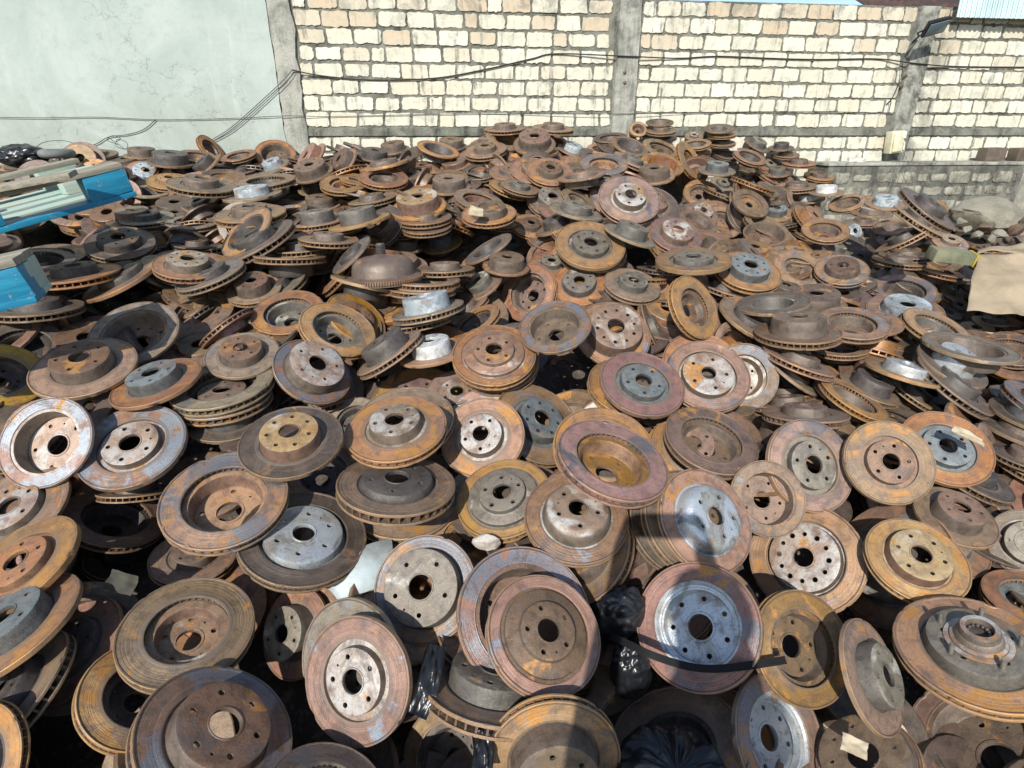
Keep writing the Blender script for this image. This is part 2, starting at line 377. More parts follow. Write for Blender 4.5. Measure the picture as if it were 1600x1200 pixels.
# ---------------------------------------------------------------- walls
WX = Matrix.Translation((0, 4.75, 0)) @ Matrix.Rotation(math.atan(.121), 4, 'Z')   # local x along the wall, y into it, z up
def pix_wall(px, py, off=0.0):
    th = R(PITCH); xn, yn = (px-800)/900, -(py-600)/900
    d = Vector((xn, math.cos(th)+yn*math.sin(th), -math.sin(th)+yn*math.cos(th)))
    t = (4.75-off)/(d.y-.121*d.x); p = Vector((0, 0, 1.6))+d*t
    return WX.inverted() @ p
def pix(px, py, depth):
    th = R(PITCH); xn, yn = (px-800)/900, -(py-600)/900
    return Vector((0, 0, 1.6))+Vector((xn, math.cos(th)+yn*math.sin(th), -math.sin(th)+yn*math.cos(th)))*depth
def stain_mask(N, P, m):
    sx = N.n('SeparateXYZ'); N.L(P, sx.inputs[0])
    dx = N.math('ABSOLUTE', N.math('SUBTRACT', sx.outputs[0], STX))
    a = N.math('MULTIPLY', N.ramp(dx, .34, .04), N.ramp(m, .40, .58))
    b = N.math('MULTIPLY', N.ramp(sx.outputs[2], 2.2, 2.47), N.ramp(m, .47, .62))
    return N.math('MAXIMUM', a, N.math('MULTIPLY', b, .8))
STX = pix_wall(1440, 60).x+.07
def concrete(name, a, b, sc_=6, stain=.5, bump=.5, streak=True, scol=(.05, .055, .05), wallstain=False):
    N = NT(name); P = N.n('TexCoord').outputs['Object']
    m1 = N.noise(P, sc_, 9, .7, .3); m2 = N.noise(P, sc_*9, 7, .75); m3 = N.noise(P, sc_*.35, 5, .6)
    c = N.mix(N.ramp(m1, .35, .68), a, b)
    c = N.mix(N.math('MULTIPLY', N.ramp(m2, .55, .75), .45), c, tuple(x*.55 for x in a))
    if streak:
        mp = N.n('Mapping'); N.L(P, mp.inputs[0]); mp.inputs['Scale'].default_value = (7, 7, .7)
        s1 = N.noise(mp.outputs[0], 2.2, 8, .72)
        c = N.mix(N.math('MULTIPLY', N.math('MULTIPLY', N.ramp(s1, .46, .68), N.ramp(m1, .32, .6)), stain), c, scol)
    if wallstain: c = N.mix(N.math('MULTIPLY', stain_mask(N, P, N.noise(P, 5, 9, .75, .5)), .85), c, (.05, .052, .045))
    h = N.math('ADD', m2, m1)
    return N.out(c, .92, 0, N.bump(h, bump, .012), .2)
MORTAR = concrete('mortar', (.255, .255, .215), (.125, .13, .105), 9, .95, 1.0, wallstain=True)
PILLAR = concrete('pillar_concrete', (.40, .40, .35), (.25, .255, .22), 7, .7, .7, wallstain=True)
# plaster
N = NT('plaster'); P = N.n('TexCoord').outputs['Object']
m1 = N.noise(P, 1.6, 9, .68, .5); m2 = N.noise(P, 14, 8, .7); m3 = N.noise(P, 60, 5, .7)
mp = N.n('Mapping'); N.L(P, mp.inputs[0]); mp.inputs['Scale'].default_value = (5, 5, .6); s1 = N.noise(mp.outputs[0], 1.6, 7, .7)
c = N.mix(N.ramp(m1, .34, .66), (.40, .455, .42), (.325, .38, .35))
c = N.mix(N.math('MULTIPLY', N.ramp(m2, .50, .72), .5), c, (.29, .33, .30))
c = N.mix(N.math('MULTIPLY', N.ramp(s1, .52, .74), .35), c, (.54, .58, .55))
c = N.mix(N.math('MULTIPLY', N.ramp(m3, .62, .78), .45), c, (.20, .22, .20))
c = N.mix(N.math('MULTIPLY', N.ramp(N.noise(P, 3.1, 9, .75, 1.2), .66, .74), .5), c, (.60, .63, .60))
szp = N.n('SeparateXYZ'); N.L(P, szp.inputs[0])
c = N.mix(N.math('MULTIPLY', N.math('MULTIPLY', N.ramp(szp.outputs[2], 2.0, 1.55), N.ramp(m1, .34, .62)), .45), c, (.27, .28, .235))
vc = N.n('TexVoronoi', feature='DISTANCE_TO_EDGE'); vc.inputs['Scale'].default_value = .9
pw = N.n('VectorMath', operation='ADD'); N.L(P, pw.inputs[0]); nw = N.n('TexNoise'); N.L(P, nw.inputs['Vector']); nw.inputs['Scale'].default_value = 5; nw.inputs['Detail'].default_value = 8; N.L(nw.outputs[1], pw.inputs[1]); N.L(pw.outputs[0], vc.inputs['Vector'])
c = N.mix(N.math('MULTIPLY', N.math('MULTIPLY', N.ramp(vc.outputs[0], .006, .0), N.ramp(m1, .42, .56)), .6), c, (.16, .17, .15))
PLASTER = N.out(c, .9, 0, N.bump(N.math('ADD', m2, m1), .35, .01), .25)
# blocks
def blockmat(name, streakamt):
    N = NT(name); P = N.n('TexCoord').outputs['Object']; rnd = N.n('NewGeometry').outputs['Random Per Island']
    m1 = N.noise(P, 12, 8, .72, .4); m2 = N.noise(P, 70, 6, .7)
    r2 = N.math('FRACT', N.math('MULTIPLY', rnd, 17.3))
    c = N.mix(N.ramp(rnd, .55, 1), (.57, .555, .455), (.57, .525, .415))
    sz = N.n('SeparateXYZ'); N.L(P, sz.inputs[0])
    up = N.ramp(sz.outputs[2], 1.95, 2.3)
    c = N.mix(N.math('MULTIPLY', N.math('MULTIPLY', N.ramp(r2, .45, .9), up), .65), c, (.47, .355, .235))
    c = N.mix(N.math('MULTIPLY', N.ramp(r2, .35, 0), .7), c, (.65, .64, .55))
    # saw grain
    mp = N.n('Mapping'); N.L(P, mp.inputs[0]); mp.inputs['Scale'].default_value = (1, 1, 3); mp.inputs['Rotation'].default_value = (0, .5, 0)
    gr = N.noise(mp.outputs[0], 16, 6, .7)
    c = N.mix(N.math('MULTIPLY', N.ramp(gr, .5, .75), .4), c, (.58, .47, .35))
    c = N.mix(N.math('MULTIPLY', N.ramp(m1, .50, .64), .7), c, (.40, .40, .325))
    c = N.mix(N.math('MULTIPLY', N.ramp(m2, .56, .70), .4), c, (.30, .29, .23))
    mp2 = N.n('Mapping'); N.L(P, mp2.inputs[0]); mp2.inputs['Scale'].default_value = (8, 8, .8); s1 = N.noise(mp2.outputs[0], 2.4, 8, .74)
    c = N.mix(N.math('MULTIPLY', N.math('MULTIPLY', N.ramp(s1, .52, .66), N.ramp(m1, .36, .58)), streakamt), c, (.10, .10, .085))
    c = N.mix(N.math('MULTIPLY', stain_mask(N, P, N.noise(P, 5, 9, .75, .5)), .7), c, (.12, .12, .10))
    return N.out(c, .9, 0, N.bump(N.math('ADD', m1, N.math('MULTIPLY', m2, .5)), .55, .01), .2)
BLOCK = blockmat('limestone_block', .8); BLOCKD = concrete('weathered_block', (.40, .385, .31), (.19, .185, .15), 11, 1.0, .9, scol=(.07, .07, .06))

def blocks(bm, rows, x0, x1, pitch, rng, gap=.0138, skip=None, rough=1.5, y=-.0065):
    """rows: list of (zbottom, height)"""
    for ri_, (zb, hgt) in enumerate(rows):
        x = x0-(pitch*.5 if ri_ % 2 else 0)+rng.uniform(-.02, .02)
        while x < x1:
            wd = pitch*rng.uniform(.90, 1.08)
            if rng.random() < .06: wd *= .55
            a, b = max(x, x0+.004), min(x+wd, x1-.004); x += wd
            if b-a < .05: continue
            g = gap*rng.uniform(.7, 1.5)
            l, r_, t, bt = a+g/2, b-g/2, zb+hgt-g*rng.uniform(.3, .8), zb+g*rng.uniform(.35, .9)
            skx = rng.uniform(-.005, .005)
            # ragged outline
            pts = []; nw, nh = 9, 5; cr = rng.uniform(.003, .009)*rough
            per = [(l+cr+(r_-l-2*cr)*k/nw, bt) for k in range(nw+1)]+[(r_, bt+cr+(t-bt-2*cr)*k/nh) for k in range(nh+1)]+\
                  [(r_-cr-(r_-l-2*cr)*k/nw, t) for k in range(nw+1)]+[(l, t-cr-(t-bt-2*cr)*k/nh) for k in range(nh+1)]
            sd_ = rng.uniform(0, 100)
            for (px_, pz_) in per:
                nn = noise.noise(Vector((px_*38, pz_*38, sd_)))*.0045*rough+noise.noise(Vector((px_*90, pz_*90, sd_)))*.003*rough
                cx_, cz_ = (l+r_)/2, (t+bt)/2
                dx, dz = px_-cx_, pz_-cz_; L_ = math.hypot(dx, dz)
                pts.append((px_+dx/L_*nn+skx*(pz_-cz_)/hgt*2, pz_+dz/L_*nn*1.4))
            yf = y+rng.uniform(-.003, .002)
            o1 = [bm.verts.new((p[0], .004, p[1])) for p in pts]
            cx_, cz_ = (l+r_)/2, (t+bt)/2
            o2 = [bm.verts.new((p[0]+(cx_-p[0])*.006, yf+.0012, p[1]+(cz_-p[1])*.012)) for p in pts]
            o3 = [bm.verts.new((p[0]+(cx_-p[0])*.022, yf, p[1]+(cz_-p[1])*.04)) for p in pts]
            n_ = len(pts)
            for A, B in ((o1, o2), (o2, o3)):
                for k in range(n_): bm.faces.new((A[k], A[(k+1) % n_], B[(k+1) % n_], B[k]))
            bm.faces.new(o3)
def place(o): o.matrix_world = WX @ o.matrix_world; return o

XL, XM, XR = -1.70, 1.005, 0  # filled below
top = 2.47
c1 = pix_wall(443, 60).x; c2 = pix_wall(981, 60).x; c3 = pix_wall(1440, 60).x
xe = 5.6
H8 = .1045
rows = [(1.632+H8*k, H8) for k in range(8)]
low = [(1.572-H8*(k+1), H8) for k in range(6)]
bw = empty('brick_wall'); bw.matrix_world = WX
tag(bw, 'pale limestone block wall with dark mortar joints rising behind the heap of discs', 'wall')
bm = bmesh.new()
add_box(bm, ((c1+xe)/2, .085, 1.235), (xe-c1, .17, 2.47))
o = bm_obj('mortar', bm, MORTAR, bw)
rng = random.Random(4)
bm = bmesh.new()
for a, b in ((c1+.075, c2-.09), (c2+.09, c3-.085), (c3+.085, xe)): 
    blocks(bm, rows, a, b, .2, rng); blocks(bm, low, a, b, .2, rng)
bm_obj('blocks', bm, BLOCK, bw, ang=24)
bm = bmesh.new()
# smeared tie band between the courses
for a, b in ((c1+.08, c2-.095), (c2+.095, c3-.09), (c3+.09, xe)):
    add_box(bm, ((a+b)/2, -.004, 1.602), (b-a, .02, .05))
bm_obj('tie_band', bm, MORTAR, bw)
# pillars
def pillar(cx, wd, h, label, proud=.03, ragged=False, seed=1):
    rg = random.Random(seed)
    bm = bmesh.new(); nz = 60; rows_ = []
    for k in range(nz+1):
        z = h*k/nz
        jl, jr = (noise.noise(Vector((z*6, seed, 0)))*.012+noise.noise(Vector((z*22, seed, 3)))*.006 for _ in (0, 1))
        jr = noise.noise(Vector((z*6, seed+9, 0)))*.012+noise.noise(Vector((z*22, seed+5, 3)))*.006
        f = 2.2 if ragged else 1
        rows_.append([(cx-wd/2+jl*f, .01), (cx-wd/2+jl*f+.006, -proud), (cx+wd/2+jr*f-.006, -proud), (cx+wd/2+jr*f, .01)])
    vv = [[bm.verts.new((p[0], p[1], h*k/nz)) for p in r_] for k, r_ in enumerate(rows_)]
    for k in range(nz):
        for q in range(3): bm.faces.new((vv[k][q], vv[k][q+1], vv[k+1][q+1], vv[k+1][q]))
    bm.faces.new(vv[-1])
    o = bm_obj('concrete_pillar', bm, PILLAR, ang=50); place(o)
    tag(o, label, 'pillar', 'concrete pillars of the block wall'); return o
p1 = pillar(c1, .165, 3.2, 'ragged grey concrete pillar between the smooth plaster and the block wall', .022, True, 1)
p2 = pillar(c2, .175, 2.50, 'grey concrete pillar in the middle of the block wall, two rusty bolts in it', .03, False, 2)
p3 = pillar(c3, .165, 2.47, 'dark stained concrete pillar on the right carrying the floodlight and white box', .03, False, 3)
# raise the left bay of the block wall (its top is above the picture)
bm = bmesh.new(); add_box(bm, ((c1+c2)/2-.02, .085, 2.47+.18), (c2-c1-.04-.09, .17, .36)); 
bm_obj('upper_mortar', bm, MORTAR, bw)
bm = bmesh.new(); blocks(bm, [(2.47+H8*k, H8) for k in range(3)], c1+.075, c2-.09, .2, rng); bm_obj('upper_blocks', bm, BLOCK, bw, ang=50)
# plaster wall
bm = bmesh.new(); xa, xb = -6.5, c1-.078; nx_, nz_ = 60, 40; vs = []
for i in range(nx_+1):
    for j in range(nz_+1):
        x = xa+(xb-xa)*i/nx_; z = 3.4*j/nz_
        if i == nx_: x += noise.noise(Vector((z*7, 3, 1)))*.014
        vs.append(bm.verts.new((x, -.028-.004*noise.noise(Vector((x*1.3, z*1.3, 7))), z)))
for i in range(nx_):
    for j in range(nz_): bm.faces.new((vs[i*(nz_+1)+j], vs[(i+1)*(nz_+1)+j], vs[(i+1)*(nz_+1)+j+1], vs[i*(nz_+1)+j+1]))
for j in range(nz_):
    a, b = vs[nx_*(nz_+1)+j], vs[nx_*(nz_+1)+j+1]
    q = [bm.verts.new((xb-.01, .02, a.co.z)), bm.verts.new((xb-.01, .02, b.co.z))]
    bm.faces.new((a, q[0], q[1], b))
add_box(bm, ((xa+xb)/2-.01, .1, 1.7), (xb-xa, .17, 3.4))
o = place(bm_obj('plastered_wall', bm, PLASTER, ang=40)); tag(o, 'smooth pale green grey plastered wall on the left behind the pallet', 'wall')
# low weathered wall in front, right
lw = empty('low_wall'); lw.matrix_world = WX
tag(lw, 'low black stained block wall with a concrete top at the right edge of the heap', 'wall')
zl = pix_wall(1450, 256, .30).z; xl0, xl1 = c3-.75, pix_wall(1592, 290, .30).x
bm = bmesh.new(); add_box(bm, ((xl0+xl1)/2, -.17, zl/2-.008), (xl1-xl0, .26, zl-.016), bev=.006); bm_obj('wall_core', bm, concrete('low_mortar', (.22, .215, .18), (.08, .08, .07), 8, .95, 1.0), lw)
bm = bmesh.new(); blocks(bm, [(zl-.05-.105*(k+1), .105) for k in range(7)], xl0+.01, xl1-.03, .19, rng, gap=.028, rough=1.7, y=-.306)
for v in bm.verts:
    if v.co.y > 0: v.co.y = -.29
bm_obj('blocks', bm, BLOCKD, lw, ang=50)
bm = bmesh.new(); add_box(bm, ((xl0+xl1)/2, -.17, zl), (xl1-xl0+.02, .275, .022), bev=.004); bm_obj('coping', bm, PILLAR, lw)
# far right wall stub
bm = bmesh.new(); add_box(bm, (xl1+.35, .0-.05, .72), (.6, .1, 1.36), bev=.01)
o = place(bm_obj('concrete_stub', bm, concrete('stub', (.36, .35, .29), (.2, .19, .16), 8, .7, .8))); tag(o, 'stub of weathered concrete wall past the end of the low wall', 'wall')

# ---------------------------------------------------------------- shed behind the wall
N = NT('sheet_metal_pale'); P = N.n('TexCoord').outputs['Object']
c = N.mix(N.ramp(N.noise(P, 3, 6), .4, .7), (.40, .52, .53), (.30, .40, .41)); SHEET = N.out(c, .45, .3, None)
N = NT('sheet_metal_dark'); P = N.n('TexCoord').outputs['Object']
c = N.mix(N.ramp(N.noise(P, 5, 6), .4, .7), (.06, .045, .04), (.13, .07, .05)); SHEETD = N.out(c, .8, .1, None)
shed = empty('shed'); tag(shed, 'shed behind the wall at the top right with corrugated sheet cladding and roof', 'shed')
def corrug(bm, o_, ux, uz, n, wl, amp, nrm):
    rws = []
    for k in range(n*8+1):
        d = math.sin(k/8*2*math.pi)*amp; p = o_+ux*(k/8*wl)+nrm*d
        rws.append((bm.verts.new(p), bm.verts.new(p+uz), bm.verts.new(p+nrm*.004), bm.verts.new(p+uz+nrm*.004)))
    for a, b in zip(rws, rws[1:]):
        bm.faces.new((a[0], b[0], b[1], a[1])); bm.faces.new((a[2], a[3], b[3], b[2])); bm.faces.new((a[0], a[2], b[2], b[0])); bm.faces.new((a[1], b[1], b[3], a[3]))
pa = WX @ pix_wall(1494, 27, .10)
bm = bmesh.new(); corrug(bm, Vector((pa.x, pa.y, pa.z)), Vector((1, .121, .0)), Vector((-.02, .05, .9)), 40, .042, .008, Vector((0, -1, 0)))
bm_obj('cladding', bm, SHEET, shed)
pb = pix(1352, 10, 6.6)
bm = bmesh.new(); corrug(bm, Vector((pb.x, pb.y, pb.z)), Vector((1, .1, .0)), Vector((.25, 1.6, .55)), 30, .09, .014, Vector((0, -.3, 1)))
bm_obj('roof_sheet', bm, SHEETD, shed)
bm = bmesh.new()
add_box(bm, (pb.x+1.3, pb.y+.35, pb.z-.01-.02), (2.3, .06, .09)); add_box(bm, (pb.x+.35, pb.y+.4, pb.z/2-.1), (.08, .08, pb.z-.1)); add_box(bm, (pb.x+2.1, pb.y+.45, pb.z/2-.1), (.08, .08, pb.z-.1))
bm_obj('roof_beam', bm, SHEETD, shed)

